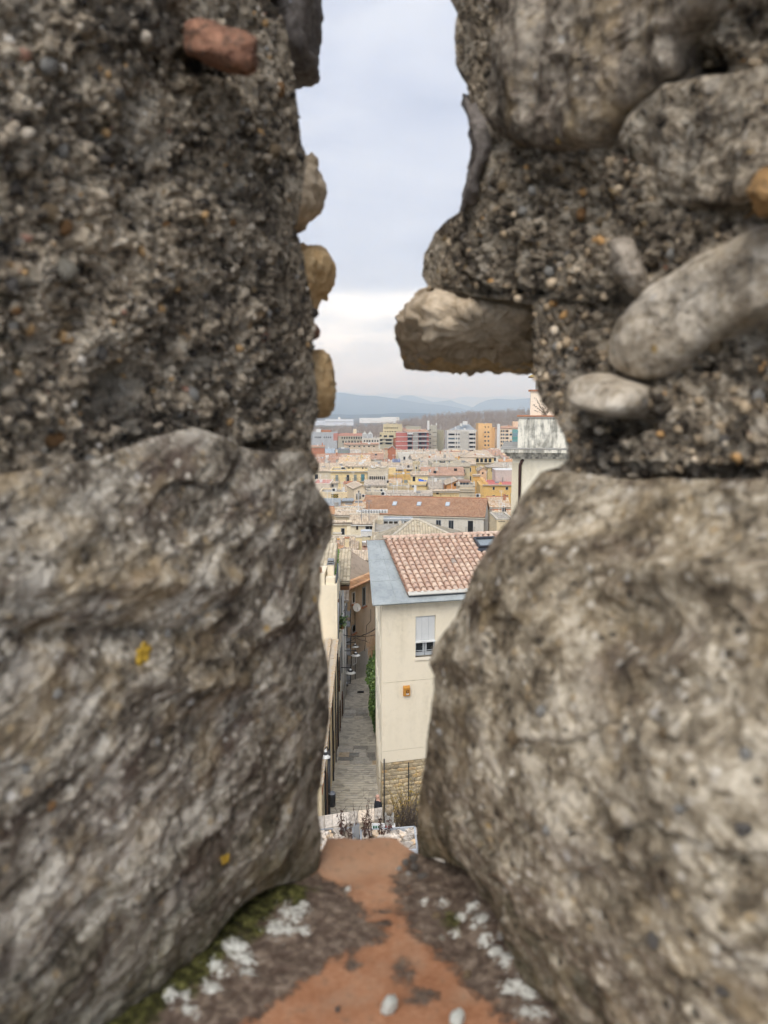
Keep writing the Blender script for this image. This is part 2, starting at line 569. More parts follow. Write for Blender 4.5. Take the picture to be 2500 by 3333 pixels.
def jamb(side, sil, pyE, top, bot, ye, k, yin, disp, ncol, back=1.15, extra_cols=True, throat=0.28, xout=None, ref=None):
    """One skin of a jamb. sil: silhouette (py, px); pyE: row positions along the silhouette;
    top/bot: upper and lower limits as (px, py); ye: depth of the edge (py, Y); k: splay (py, k)."""
    R = len(pyE)
    xe = interp(pyE, sil)
    Ye = interp(pyE, ye)
    K = interp(pyE, k)
    v = (pyE - pyE[0]) / (pyE[-1] - pyE[0])
    if xout is None:
        xout = -480.0 if side < 0 else 2980.0
    t = np.linspace(0, 1, ncol) ** 1.12
    px = xe[:, None] + t[None, :] * (xout - xe[:, None])
    if extra_cols:
        ex = np.array([-620., -900., -1800., -4200., -9000.])
        ex = ex if side < 0 else 2500 - ex
        px = np.concatenate([px, np.repeat(ex[None, :], R, 0)], 1)
    if top is None:
        py = np.repeat(pyE[:, None], px.shape[1], 1)
    else:
        T, B = interp(px, top), interp(px, bot)
        py = T * (1 - v[:, None]) + B * v[:, None]
        bl = sm(0.0, 0.4, np.abs(px - px[:, :1]) / 900.0)
        py = pyE[:, None] + (py - pyE[:, None]) * bl
    def ratio(px, py):
        a = (px - 1250.0) / FPX
        b = -(py - 1666.5) / FPX
        return a / (CP + b * SP)
    re = ratio(px[:, 0], py[:, 0])
    # the splay is one plane through a reference edge; what sticks out or lies back follows it
    xw = re * Ye if ref is None else ratio(interp(pyE, ref), pyE) * Ye
    r = ratio(px, py)
    Y = (xw + side * K * Ye)[:, None] / (r + side * K[:, None])
    Y = np.log(np.exp((Y - yin) * 60) + 1) / 60 + yin
    base = Pnp(px, py, Y)
    # the throat behind the edge, hidden from the camera's side of the slit
    th = []
    for dY in (back - 0.6, 0.30, 0.2, 0.12, 0.06, 0.025, 0.008):
        q = base[:, 0].copy()
        Yn = q[:, 1] + dY
        q[:, 0] = re * Yn + side * (throat * dY)
        q[:, 1] = Yn
        q[:, 2] = base[:, 0, 2]
        th.append(q)
    nth = len(th)
    pts = np.concatenate([np.stack(th, 1), base], 1)
    pxx = np.concatenate([np.repeat(px[:, :1], nth, 1), px], 1)
    pyy = np.concatenate([np.repeat(py[:, :1], nth, 1), py], 1)
    gu = np.gradient(pts, axis=1)
    gv = np.gradient(pts, axis=0)
    n = np.cross(gu, gv)
    n /= np.linalg.norm(n, axis=-1, keepdims=True) + 1e-12
    ref = np.array([-side * 0.75, -0.65, 0.0])
    sg = np.sign((n * ref).sum(-1))
    n *= np.where(sg == 0, 1, sg)[..., None]
    d = disp(pts, pxx, pyy, np.repeat(v[:, None], pxx.shape[1], 1))
    edge = np.abs(pxx - pxx[:, nth:nth + 1])
    w = 0.10 + 0.90 * sm(0, 190, edge)
    w = w * (1 - sm(-480, -620, pxx)) * (1 - sm(2980, 3120, pxx)) * (1 - sm(-900, -1200, pyy)) if side < 0 else w * (1 - sm(2980, 3120, pxx)) * (1 - sm(-900, -1200, pyy))
    pts = pts + n * (d * w)[..., None]
    return pts, pxx, pyy, n, nth

def mort_disp(seed, holes):
    def f(p, px, py, v):
        d = 0.022 * fbm(p * 8, 4, seed) + 0.012 * fbm(p * 30, 4, seed + 5)
        w = p + 0.012 * np.stack([fbm(p * 35, 2, seed + 31), fbm(p * 35, 2, seed + 32), fbm(p * 35, 2, seed + 33)], -1)
        b1, b2 = worley(w * 16, seed + 3)
        d += 0.026 * np.clip(b2 - b1, 0, 0.3) - 0.004
        b1, b2 = worley(w * 34, seed)
        d += 0.020 * np.clip(b2 - b1, 0, 0.35) - 0.004
        b1, b2 = worley(w * 85, seed + 9)
        d += 0.013 * np.clip(b2 - b1, 0, 0.4) - 0.003
        d += 0.004 * fbm(p * 200, 2, seed + 12)
        for cx, cy_, rx, ry, dep in holes:
            d = d - dep * gauss(px, py, cx, cy_, rx, ry)
        return d
    return f

def stone_disp(seed, bulge, freq, rx=0.0, feats=(), edgepow=8, inset=0.03, rid=0.012):
    """broken stone: strata tilted in the plane of the jamb, fractured into facets"""
    c, s_ = math.cos(rx), math.sin(rx)
    def f(p, px, py, v):
        q = p.copy()
        y, z = p[..., 1], p[..., 2]
        yy = y * c + z * s_
        zz = -y * s_ + z * c
        q[..., 0] = p[..., 0] * freq[0]
        q[..., 1] = yy * freq[1]
        q[..., 2] = zz * freq[2]
        d = rid * fbm(q, 3, seed, ridged=True) + 0.008 * fbm(p * 7, 3, seed + 3)
        wq = q + 0.25 * np.stack([fbm(p * 30, 2, seed + 51), fbm(p * 30, 2, seed + 52), fbm(p * 30, 2, seed + 53)], -1)
        d = d + 0.0055 * facet(wq * 0.55, seed + 60, 1.0) + 0.0035 * facet(wq * 1.6, seed + 70, 1.0)
        pb, _ = worley(p * 120, seed + 80)
        d = d - 0.004 * np.clip(0.45 - pb, 0, 1) * (fbm(p * 20, 2, seed + 81) > -0.1)
        d = d + 0.0028 * fbm(p * 60, 3, seed + 7) + 0.0016 * fbm(p * 180, 3, seed + 8)
        e = np.abs(2 * v - 1) ** edgepow
        d = d + bulge * (1 - e) - inset * e
        for cx, cy_, rx_, ry_, dep in feats:
            d = d - dep * gauss(px, py, cx, cy_, rx_, ry_)
        return d
    return f

def keep(px, lo, hi):
    return px

ext_top = np.array([-9000., -3500., -2000., -1200.])
ext_bot = np.array([3900., 5200.])
ROWS = np.concatenate([ext_top, np.linspace(-900, 3450, 670), ext_bot])

# --- left jamb
REF_ML = [(-9000, 985), (5200, 985)]
REF_MR = [(-9000, 1610), (5200, 1610)]
SIL_ML = [(-9000, 860), (-150, 862), (0, 882), (66, 928), (152, 942), (265, 961), (358, 968), (464, 981), (491, 993), (540, 998), (620, 985), (690, 975),
          (743, 955), (782, 975), (835, 988), (882, 995), (961, 1014), (1021, 1028), (1069, 1024), (1139, 1019), (1263, 1033), (1346, 1040),
          (1416, 1015), (1471, 1019), (1513, 1043), (1540, 1036), (1561, 1012), (1640, 985), (1700, 985), (2150, 985), (2840, 960), (5200, 900)]
YE_ML = [(-9000, 0.84), (1400, 0.80), (2844, 0.74), (5200, 0.7)]
K_ML = [(-9000, 0.62), (1400, 0.64), (2844, 0.665), (5200, 0.7)]
pL, pxL, pyL, nL, thL = jamb(-1, SIL_ML, ROWS, None, None, YE_ML, K_ML, 0.40,
                             mort_disp(11, [(400, 1255, 55, 60, 0.05), (900, 1455, 90, 16, 0.035), (690, 215, 150, 45, 0.02), (700, 2150, 700, 430, 0.03)]), 300, ref=REF_ML)
me = grid_mesh('mortar', pL, M_MORT_L)
mortL = link('mortar', me, wall)
tag(mortL, 'dark pebbly lime mortar on the left of the loophole')
SIL_SL = [(1440, 960), (1478, 991), (1520, 1006), (1589, 1026), (1645, 1067), (1693, 1081), (1749, 1074), (1790, 1054), (1832, 1041), (1929, 1040), (1970, 1033), (2040, 1043),
          (2150, 1063), (2331, 1070), (2439, 1052), (2548, 1042), (2584, 1032), (2656, 1034), (2729, 1045), (2801, 1042), (2850, 1034), (2900, 1010)]
TOP_SL = [(-9000, 1560), (-150, 1560), (0, 1545), (330, 1490), (520, 1420), (650, 1385), (760, 1400), (850, 1440), (960, 1470), (1100, 1490)]
BOT_SL = [(-9000, 3560), (330, 3420), (434, 3335), (506, 3270), (615, 3176), (723, 3075), (796, 3004), (868, 2968), (940, 2925), (998, 2890), (1060, 2862), (1200, 2850)]
rowsS = np.linspace(1470, 2870, 360)
pS, pxS, pyS, nS, thS = jamb(-1, SIL_SL, rowsS, TOP_SL, BOT_SL, [(1470, 0.775), (2000, 0.735), (2870, 0.705)], [(1470, 0.64), (2870, 0.665)], 0.385,
                             stone_disp(23, 0.010, (14, 7, 26), 0.42, [(620, 2210, 330, 40, -0.012), (420, 1900, 420, 45, -0.014), (300, 2060, 380, 40, 0.016), (930, 1990, 140, 60, -0.012), (560, 2480, 200, 90, -0.010)], inset=0.008, rid=0.005), 310, ref=[(1470, 1038), (2870, 1034)])
sl = link('stone', grid_mesh('stone', pS, M_STONE_L), wall)
tag(sl, 'large grey brown streaked block on the left')

# --- right jamb
SIL_MR = [(-9000, 1450), (-150, 1455), (0, 1466), (29, 1488), (123, 1477), (217, 1481), (250, 1517), (289, 1517), (330, 1530), (470, 1545), (560, 1560), (640, 1520), (694, 1492),
          (712, 1456), (752, 1416), (832, 1380), (897, 1376), (935, 1400), (965, 1560), (990, 1730), (1213, 1740), (1311, 1763), (1356, 1801), (1447, 1846), (1492, 1850), (1540, 1790),
          (1600, 1760), (1700, 1700), (1900, 1600), (2100, 1500), (2769, 1440), (5200, 1500)]
YE_MR = [(-9000, 0.82), (900, 0.80), (960, 0.80), (1213, 0.80), (1500, 0.76), (2769, 0.76), (5200, 0.76)]
K_MR = [(-9000, 0.52), (1000, 0.55), (1500, 0.5), (2769, 0.45), (5200, 0.45)]
pR, pxR, pyR, nR, thR = jamb(1, SIL_MR, ROWS, None, None, YE_MR, K_MR, 0.36,
                             mort_disp(41, [(1990, 1378, 95, 34, 0.10), (2000, 1378, 60, 20, 0.05), (2210, 200, 130, 60, 0.04), (1800, 1530, 110, 22, 0.018), (2460, 700, 60, 40, 0.03), (1900, 2400, 800, 700, 0.05)]), 300, ref=REF_MR)
mortR = link('mortar', grid_mesh('mortar', pR, M_MORT_R), wall)
tag(mortR, 'brown gravelly mortar on the right of the loophole')
SIL_SR = [(1500, 1830), (1534, 1763), (1560, 1742), (1621, 1692), (1693, 1660), (1717, 1638), (1765, 1606), (1813, 1575), (1861, 1545), (1939, 1518), (2004, 1490), (2062, 1445), (2113, 1410), (2163, 1399),
          (2200, 1417), (2243, 1419), (2300, 1409), (2385, 1396), (2463, 1388), (2589, 1368), (2699, 1361), (2769, 1361), (2850, 1372), (2900, 1400)]
TOP_SR = [(1200, 1600), (1763, 1545), (1830, 1535), (2000, 1560), (2200, 1565), (2500, 1560), (2650, 1560), (9000, 1500)]
BOT_SR = [(1200, 2770), (1361, 2790), (1440, 2870), (1520, 2960), (1640, 3110), (1810, 3335), (1900, 3440), (2650, 3900), (9000, 5000)]
rowsR = np.linspace(1534, 2790, 360)
pT, pxT, pyT, nT, thT = jamb(1, SIL_SR, rowsR, TOP_SR, BOT_SR, [(1534, 0.70), (1900, 0.635), (2300, 0.65), (2790, 0.742)], [(1534, 0.48), (2000, 0.44), (2790, 0.41)], 0.33,
                             stone_disp(57, 0.008, (14, 10, 20), -0.5, [(2300, 1900, 240, 60, -0.016), (2050, 2080, 160, 110, 0.012), (1700, 1800, 150, 90, -0.012), (2300, 2500, 200, 160, -0.01), (1500, 2150, 60, 40, -0.012), (2200, 2250, 200, 60, 0.014)], inset=0.006, rid=0.006), 310, ref=[(1534, 1570), (2000, 1475), (2300, 1412), (2790, 1361)])
sr = link('stone', grid_mesh('stone', pT, M_STONE_R), wall)
tag(sr, 'large tan mottled block low on the right')

# --- rough grey stone high on the right, a patch standing proud of the mortar
def patch(name, side, poly, mat, seed, lift, disp_amp, freq, src, n=90, label=None):
    """stone face set in a jamb: an outline in the jamb skin, lifted and broken"""
    pts, pxx, pyy, nn, nth = src
    poly = np.array(poly, float)
    c = poly.mean(0)
    m = len(poly)
    per = []
    for i in range(m):
        a, b_ = poly[i], poly[(i + 1) % m]
        for s_ in range(max(2, int(np.hypot(*(b_ - a)) / 14))):
            per.append(a + (b_ - a) * s_ / max(2, int(np.hypot(*(b_ - a)) / 14)))
    per = np.array(per)
    # round off the corners of the outline
    for _ in range(6):
        per = (np.roll(per, 1, 0) + per * 2 + np.roll(per, -1, 0)) / 4
    rings = np.concatenate([np.linspace(0.02, 0.8, n // 3), np.linspace(0.82, 1.0, 10), [1.02, 1.03]])
    S = rings[:, None]
    px = c[0] + (per[None, :, 0] - c[0]) * S
    py = c[1] + (per[None, :, 1] - c[1]) * S
    # smooth skin under it: the mean jamb plane again
    Y = skin_Y(side, px, py)
    base = Pnp(px, py, Y)
    nrm = np.array([-side * 0.62, -0.78, 0.0])
    q = base * np.array(freq)
    e = np.clip(rings, 0, 1.1)[:, None]
    d = lift * (1 - e ** 6) - 0.06 * sm(0.9, 1.03, e)
    d = d + disp_amp * fbm(q, 4, seed, ridged=True) + disp_amp * 0.6 * fbm(base * 22, 4, seed + 4) + 0.2 * disp_amp * fbm(base * 120, 2, seed + 6)
    pts2 = base + nrm * d[..., None]
    me = grid_mesh(name, pts2, mat, closed_u=True)
    o = link(name, me, wall)
    if label:
        tag(o, label)
    return o

def skin_Y(side, px, py):
    ye, k, sil, yin = (YE_ML, K_ML, REF_ML, 0.40) if side < 0 else (YE_MR, K_MR, REF_MR, 0.36)
    a = lambda X, Yp: ((X - 1250.0) / FPX) / (CP - (Yp - 1666.5) / FPX * SP)
    Ye, K, xs = interp(py, ye), interp(py, k), interp(py, sil)
    Y = (a(xs, py) * Ye + side * K * Ye) / (a(px, py) + side * K)
    return np.log(np.exp((Y - yin) * 60) + 1) / 60 + yin

SR = (pR, pxR, pyR, nR, thR)
SLs = (pL, pxL, pyL, nL, thL)
patch('stone', 1, [(1560, 300), (1600, 60), (1640, -160), (2480, -170), (2360, 40), (2250, 130), (2240, 260), (2120, 330), (2020, 430), (1960, 500), (1780, 520), (1640, 480), (1570, 420)],
      M_STONE_T, 71, 0.022, 0.016, (20, 14, 16), SR, label='rough dark grey broken stone high on the right')
patch('stone', 1, [(1960, 1160), (2005, 1050), (2080, 955), (2280, 835), (2480, 735), (2650, 680), (2670, 940), (2520, 1050), (2390, 1105), (2295, 1155), (2205, 1235), (2085, 1255), (1990, 1220)],
      M_SLAB, 83, 0.026, 0.008, (12, 12, 18), SR, label='broad pale rough slab rising to the right edge')
patch('stone', 1, [(1866, 1296), (1893, 1225), (1985, 1203), (2085, 1242), (2150, 1258), (2125, 1345), (2082, 1374), (1985, 1353), (1903, 1336)],
      M_SLAB, 85, 0.05, 0.006, (16, 16, 20), SR, label='small angular stone tip above the dark hole on the right')
patch('stone', 1, [(2060, 330), (2200, 260), (2330, 240), (2560, 200), (2600, 620), (2400, 700), (2200, 690), (2080, 560), (1990, 470)],
      M_MORT_R, 91, 0.016, 0.012, (14, 14, 18), SR, label='crusted lump of mortar on the right')

def rock(name, poly, Y, thick, mat, seed, amp=0.006, label=None, tilt=0.0, flat=0.55, smooth_n=3, parent=None, step=8):
    """a stone from its outline, at its own depth, with real thickness"""
    poly = np.array(poly, float)
    m = len(poly)
    per = []
    for i in range(m):
        a, b_ = poly[i], poly[(i + 1) % m]
        kk = max(2, int(np.hypot(*(b_ - a)) / step))
        for s_ in range(kk):
            per.append(a + (b_ - a) * s_ / kk)
    per = np.array(per)
    for _ in range(smooth_n):
        per = (np.roll(per, 1, 0) + per * 2 + np.roll(per, -1, 0)) / 4
    c = per.mean(0)
    prof = [(0.01, 0.0)] + [(t_, 0.55 * (1 - math.sqrt(max(0.0, 1 - t_ ** 2.6)))) for t_ in [0.06 * k_ for k_ in range(1, 15)] + [0.88, 0.92, 0.95, 0.975, 0.99]] + [(1.0, 0.55), (1.0, 0.65), (1.0, 0.75), (0.97, 0.9), (0.85, 0.98), (0.4, 1.0), (0.05, 1.0)]
    rows = []
    for s_, dpt in prof:
        dpt = dpt * flat / 0.55 if dpt < 0.55 else dpt
        px = c[0] + (per[:, 0] - c[0]) * s_
        py = c[1] + (per[:, 1] - c[1]) * s_
        Yv = Y + thick * dpt + tilt * (py - c[1])
        rows.append(Pnp(px, py, Yv))
    pts = np.stack(rows)
    cc = pts.mean((0, 1))
    gu = np.roll(pts, -1, 1) - np.roll(pts, 1, 1)
    gv = np.gradient(pts, axis=0)
    dirs = np.cross(gu, gv)
    dirs /= np.linalg.norm(dirs, axis=-1, keepdims=True) + 1e-12
    sg = np.sign((dirs * (pts - cc)).sum(-1, keepdims=True))
    dirs = dirs * np.where(sg == 0, 1, sg)
    d = amp * fbm(pts * 45, 4, seed) + amp * 0.7 * fbm(pts * 16, 2, seed + 3)
    d = d + amp * 0.9 * facet(pts * 24, seed + 40) + amp * 0.45 * facet(pts * 70, seed + 44) + 0.0012 * fbm(pts * 180, 2, seed + 5)
    dirs = dirs * sm(0.0, 0.3, np.array([q_[0] for q_ in prof]))[:, None, None]
    pts = pts + dirs * d[..., None]
    o = link(name, grid_mesh(name, pts, mat, closed_u=True), wall if parent is None else parent)
    if label:
        tag(o, label)
    return o

# stones that stick out into the slit
rock('stone', [(850, -260), (1040, -240), (1043, 0), (1043, 60), (1036, 170), (1030, 228), (1042, 255), (1032, 266), (975, 280), (900, 285), (850, 200)], 0.86, 0.22, M_SLATE, 5, 0.005, 'dark smooth slab at the top of the left edge', smooth_n=1)
rock('stone', [(930, 500), (1005, 510), (1030, 560), (1046, 612), (1046, 660), (1027, 702), (992, 726), (958, 745), (910, 720), (890, 600)], 0.86, 0.16, M_GREYTAN, 7, 0.007, 'rounded grey tan stone in the left edge')
rock('stone', [(930, 780), (985, 784), (1022, 795), (1060, 815), (1081, 850), (1088, 892), (1072, 940), (1042, 975), (1028, 1012), (960, 1010), (910, 900)], 0.88, 0.14, M_OCHRE, 9, 0.007, 'ochre stone sticking out of the left edge')
rock('stone', [(990, 1062), (1030, 1052), (1042, 1072), (1036, 1100), (990, 1110)], 0.86, 0.06, M_BRICKF, 10, 0.002)
rock('brick', [(960, 1150), (1062, 1149), (1080, 1163), (1085, 1250), (1086, 1318), (1076, 1350), (1050, 1358), (960, 1358)], 0.9, 0.12, M_OCHRE, 12, 0.004, 'worn ochre brick end sticking out of the left edge', flat=0.2, smooth_n=3)
rock('stone', [(1298, 1115), (1294, 1075), (1308, 1018), (1338, 975), (1400, 942), (1520, 928), (1700, 935), (1830, 960), (1840, 1215), (1733, 1211), (1600, 1204), (1500, 1204), (1318, 1192)], 0.86, 0.24, M_GREYTAN, 14, 0.008,
     'long tan stone jutting from the right edge', smooth_n=2, tilt=0.0004)
rock('stone', [(1300, 1150), (1420, 1120), (1560, 1080), (1740, 1020), (1830, 1020), (1838, 1213), (1733, 1209), (1600, 1203), (1500, 1203), (1325, 1191)], 0.93, 0.2, M_OCHRE, 15, 0.006, 'broken ochre underside of the jutting stone', smooth_n=1)
rock('stone', [(1500, 300), (1530, 310), (1600, 330), (1640, 420), (1600, 560), (1545, 690), (1500, 700), (1512, 630), (1530, 560), (1537, 480), (1526, 370)], 0.80, 0.12, M_SLATE, 17, 0.004, 'grey stone in the right edge')
rock('brick', [(603, 78), (650, 72), (760, 104), (828, 130), (826, 205), (800, 228), (690, 205), (610, 165)], 0.597, 0.07, M_BRICKF, 18, 0.004, 'broken red brick set in the mortar high on the left', flat=0.2, smooth_n=1)
rock('stone', [(1990, 790), (2060, 780), (2110, 900), (2120, 970), (2060, 960), (2010, 900)], 0.60, 0.05, M_PALE, 19, 0.004)
rock('stone', [(2420, 620), (2480, 560), (2560, 560), (2560, 690), (2470, 700)], 0.465, 0.05, M_AMBER, 20, 0.003)

# pebbles of the mortar: the larger ones each a part, the small grit joined
rng = np.random.default_rng(5)
def ico(sub):
    bm = bmesh.new()
    bmesh.ops.create_icosphere(bm, subdivisions=sub, radius=1.0)
    v = np.array([x.co[:] for x in bm.verts])
    f = np.array([[w.index for w in x.verts] for x in bm.faces])
    bm.free()
    return v, f
IV, IF = ico(1)
IV2, IF2 = ico(2)

def rand_rot():
    q = rng.normal(size=4)
    q /= np.linalg.norm(q)
    w, x, y, z = q
    return np.array([[1 - 2 * (y * y + z * z), 2 * (x * y - z * w), 2 * (x * z + y * w)], [2 * (x * y + z * w), 1 - 2 * (x * x + z * z), 2 * (y * z - x * w)],
                     [2 * (x * z - y * w), 2 * (y * z + x * w), 1 - 2 * (x * x + y * y)]])

def grit(name, src, count, inside, rmin, rmax, power, pmat=None):
    pts, pxx, pyy, nn, nth = src
    V, F = [], []
    ok = np.argwhere((pxx > -440) & (pxx < 2940) & (pyy > -850) & (pyy < 3400) & inside(pxx, pyy))
    ok = ok[ok[:, 1] >= nth]
    for i in range(count):
        r_, c_ = ok[rng.integers(len(ok))]
        rad = rmin + (rmax - rmin) * rng.random() ** power
        sc = np.array([1.0, rng.uniform(0.6, 1.0), rng.uniform(0.5, 0.9)]) * rad
        v = (IV * (1 + rng.uniform(-0.28, 0.2, (len(IV), 1)))) * sc
        v = v @ rand_rot().T + pts[r_, c_] + nn[r_, c_] * rad * rng.uniform(-0.25, 0.2)
        F.append(IF + len(IV) * i)
        V.append(v)
    me = bpy.data.meshes.new(name)
    fill_mesh(me, np.concatenate(V), np.concatenate(F))
    me.materials.append(pmat or M_PEB)
    o = link(name, me, wall)
    tag(o, kind='stuff')
    return o
inL = lambda x, y: (y < interp(x, TOP_SL) - 10)
inR = lambda x, y: (y < interp(x, TOP_SR) - 10) & (y > 520) | ((x > 2150) & (y < 560) & (y > 150)) | (y < -250)
grit('pebble_grit', SLs, 5600, inL, 0.0008, 0.0066, 4.2)
grit('pebble_grit', SR, 3400, inR, 0.0008, 0.0066, 4.0, M_PEB_R)

M_PEBS = [mat_plainstone('pebble_' + nme, tuple(c * 0.34 for c in col), tuple(c * 1.15 for c in col), 70, 0.003) for nme, col in
          (('cream', (0.5, 0.46, 0.38)), ('tan', (0.38, 0.28, 0.17)), ('orange', (0.42, 0.23, 0.1)), ('grey', (0.26, 0.24, 0.22)), ('white', (0.6, 0.58, 0.54)))]
peb_me = []
for kx in range(5):
    me = bpy.data.meshes.new('pebble')
    vv = IV2 * (1 + 0.42 * fbm(IV2 * 1.3 + kx * 5, 3, kx)[:, None]) * np.array([1.0, 0.8, 0.7])
    fill_mesh(me, vv, IF2)
    me.polygons.foreach_set('use_smooth', np.ones(len(me.polygons), dtype=bool))
    me.materials.append(M_PEBS[kx])
    peb_me.append(me)

def pebble_at(src, px, py, rpx, kind, parent=wall):
    pts, pxx, pyy, nn, nth = src
    dd = (pxx[:, nth:] - px) ** 2 + (pyy[:, nth:] - py) ** 2
    r_, c_ = np.unravel_index(np.argmin(dd), dd.shape)
    p = pts[r_, c_ + nth]
    rad = rpx * 0.86 / FPX * np.linalg.norm(p)
    o = bpy.data.objects.new('pebble', peb_me[kind])
    COL.objects.link(o)
    o.parent = parent
    q = p + nn[r_, c_ + nth] * rad * 0.0
    o.location = Vector(q) - parent.location
    o.scale = (rad, rad, rad)
    o.rotation_euler = rng.uniform(0, 6.28, 3)
    return o
for a in [(195, 880, 46, 0), (205, 1430, 38, 2), (645, 1285, 34, 4), (765, 1320, 20, 1), (900, 295, 24, 2), (865, 495, 32, 1), (155, 690, 38, 1), (200, 745, 28, 2), (280, 745, 26, 1),
          (195, 490, 30, 4), (140, 225, 32, 4), (745, 410, 18, 4), (845, 400, 16, 4), (700, 480, 24, 4), (815, 945, 15, 1), (540, 735, 16, 2), (730, 730, 14, 2), (545, 900, 14, 4),
          (60, 930, 30, 3), (70, 1060, 26, 4), (320, 1500, 30, 4), (430, 720, 22, 3), (330, 330, 24, 3), (310, 330, 20, 4), (60, 1010, 20, 2), (250, 1060, 26, 1), (340, 1150, 26, 3)]:
    pebble_at(SLs, *a)
for a in [(1628, 610, 26, 1), (1510, 780, 24, 3), (1730, 620, 20, 4), (2090, 665, 40, 1), (1860, 690, 22, 2), (1930, 720, 20, 1), (2350, 1130, 34, 1), (2290, 590, 40, 1), (2200, 530, 34, 3), (1810, 1130, 18, 4),
          (2480, 650, 40, 2), (2210, 830, 26, 4), (2330, 1420, 34, 3), (2450, 1270, 34, 4), (1880, 1320, 24, 3), (2050, 470, 26, 3), (1700, 690, 18, 4), (1770, 880, 22, 4), (1840, 830, 20, 3)]:
    pebble_at(SR, *a)
ST = (pT, pxT, pyT, nT, thT)
for a in [(1720, 2395, 34, 1), (1850, 2670, 24, 4), (1815, 2310, 26, 4), (2270, 2380, 28, 1), (1440, 2380, 18, 4), (2480, 2440, 26, 4), (2320, 2620, 22, 4), (2470, 2680, 30, 3), (2190, 3020, 26, 3), (1640, 3040, 20, 4), (2380, 3200, 26, 3)]:
    pebble_at(ST, *a)
SS = (pS, pxS, pyS, nS, thS)
for a in [(525, 2060, 20, 4), (455, 2060, 16, 4), (160, 2250, 24, 4), (130, 2610, 18, 2), (470, 2400, 16, 4), (60, 2500, 16, 4)]:
    pebble_at(SS, *a)

# --- the terracotta sill
def mat_sill():
    m, g, b = new_mat('terracotta_sill')
    at = g.n('ShaderNodeAttribute', attribute_name='grime')
    cr = g.sep(at.outputs['Color'])
    co = g.obj()
    n = g.noise(co, 30, 5, 0.6)
    n2 = g.noise(g.mapping(co, scale=(1, 3.5, 1)), 160, 4, 0.6)
    tc = g.ramp(g.math('ADD', g.math('MULTIPLY', n, 0.5), g.math('MULTIPLY', n2, 0.5)), [(0.36, (0.27, 0.12, 0.062)), (0.5, (0.38, 0.185, 0.10)), (0.64, (0.48, 0.27, 0.165))])
    yz = g.sep(co)[1]
    tc = g.mix(g.math('MULTIPLY', g.ramp(g.math('ADD', yz, g.math('MULTIPLY', n, 0.1)), [(0.68, 0.0), (0.77, 1.0)]), 0.55), tc, (0.52, 0.32, 0.2))
    spots = g.ramp(g.noise(co, 60, 8, 0.75), [(0.54, 0.0), (0.64, 1.0)])
    tc = g.mix(g.math('MULTIPLY', spots, 0.55), tc, (0.15, 0.11, 0.08))
    dust = g.ramp(g.noise(g.mapping(co, loc=(2, 3, 0)), 22, 7, 0.7), [(0.5, 0.0), (0.68, 1.0)])
    tc = g.mix(g.math('MULTIPLY', dust, 0.4), tc, (0.42, 0.30, 0.21))
    d1 = g.noise(co, 110, 5, 0.65)
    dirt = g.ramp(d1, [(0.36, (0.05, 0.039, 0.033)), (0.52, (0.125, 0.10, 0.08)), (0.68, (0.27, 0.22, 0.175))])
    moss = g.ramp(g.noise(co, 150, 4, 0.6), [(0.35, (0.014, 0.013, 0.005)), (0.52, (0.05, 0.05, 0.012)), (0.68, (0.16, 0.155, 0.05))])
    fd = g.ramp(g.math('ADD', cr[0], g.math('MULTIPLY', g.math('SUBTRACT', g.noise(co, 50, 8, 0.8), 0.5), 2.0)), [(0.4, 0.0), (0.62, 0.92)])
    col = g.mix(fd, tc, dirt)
    fm = g.ramp(g.math('ADD', cr[1], g.math('MULTIPLY', g.math('SUBTRACT', g.noise(co, 55, 7, 0.75), 0.5), 1.9)), [(0.42, 0.0), (0.66, 1.0)])
    col = g.mix(fm, col, moss)
    fl = g.ramp(g.math('ADD', cr[2], g.math('MULTIPLY', g.math('SUBTRACT', g.noise(co, 190, 8, 0.82), 0.5), 3.6)), [(0.62, 0.0), (0.8, 0.95)])
    col = g.mix(fl, col, g.ramp(g.noise(co, 420, 4, 0.6), [(0.35, (0.40, 0.40, 0.36)), (0.6, (0.72, 0.72, 0.67))]))
    g.put(b.inputs['Base Color'], col)
    h = g.math('ADD', g.math('MULTIPLY', n2, 0.5), g.math('MULTIPLY', g.math('MULTIPLY', d1, fd), 2.0))
    g.put(b.inputs['Normal'], g.bump(h, 0.6, 0.003))
    return m

Ys = np.concatenate([np.linspace(0.765, 0.44, 170), [0.38, 0.3]])
us = np.linspace(0, 1, 190)
xl = interp(-Ys, [(-0.80, -0.060), (-0.765, -0.060), (-0.72, -0.070), (-0.69, -0.09), (-0.66, -0.2), (-0.62, -0.4), (-0.3, -0.6)])
xr = interp(-Ys, [(-0.80, 0.0144), (-0.765, 0.0144), (-0.755, 0.018), (-0.742, 0.03), (-0.72, 0.055), (-0.69, 0.1), (-0.65, 0.3), (-0.3, 0.5)])
X = xl[:, None] + us[None, :] * (xr - xl)[:, None]
Yg = np.repeat(Ys[:, None], len(us), 1)
Yg = Yg + (Yg > 0.745) * 0.004 * fbm(np.stack([X * 40, Yg * 0, X * 0], -1), 3, 3)
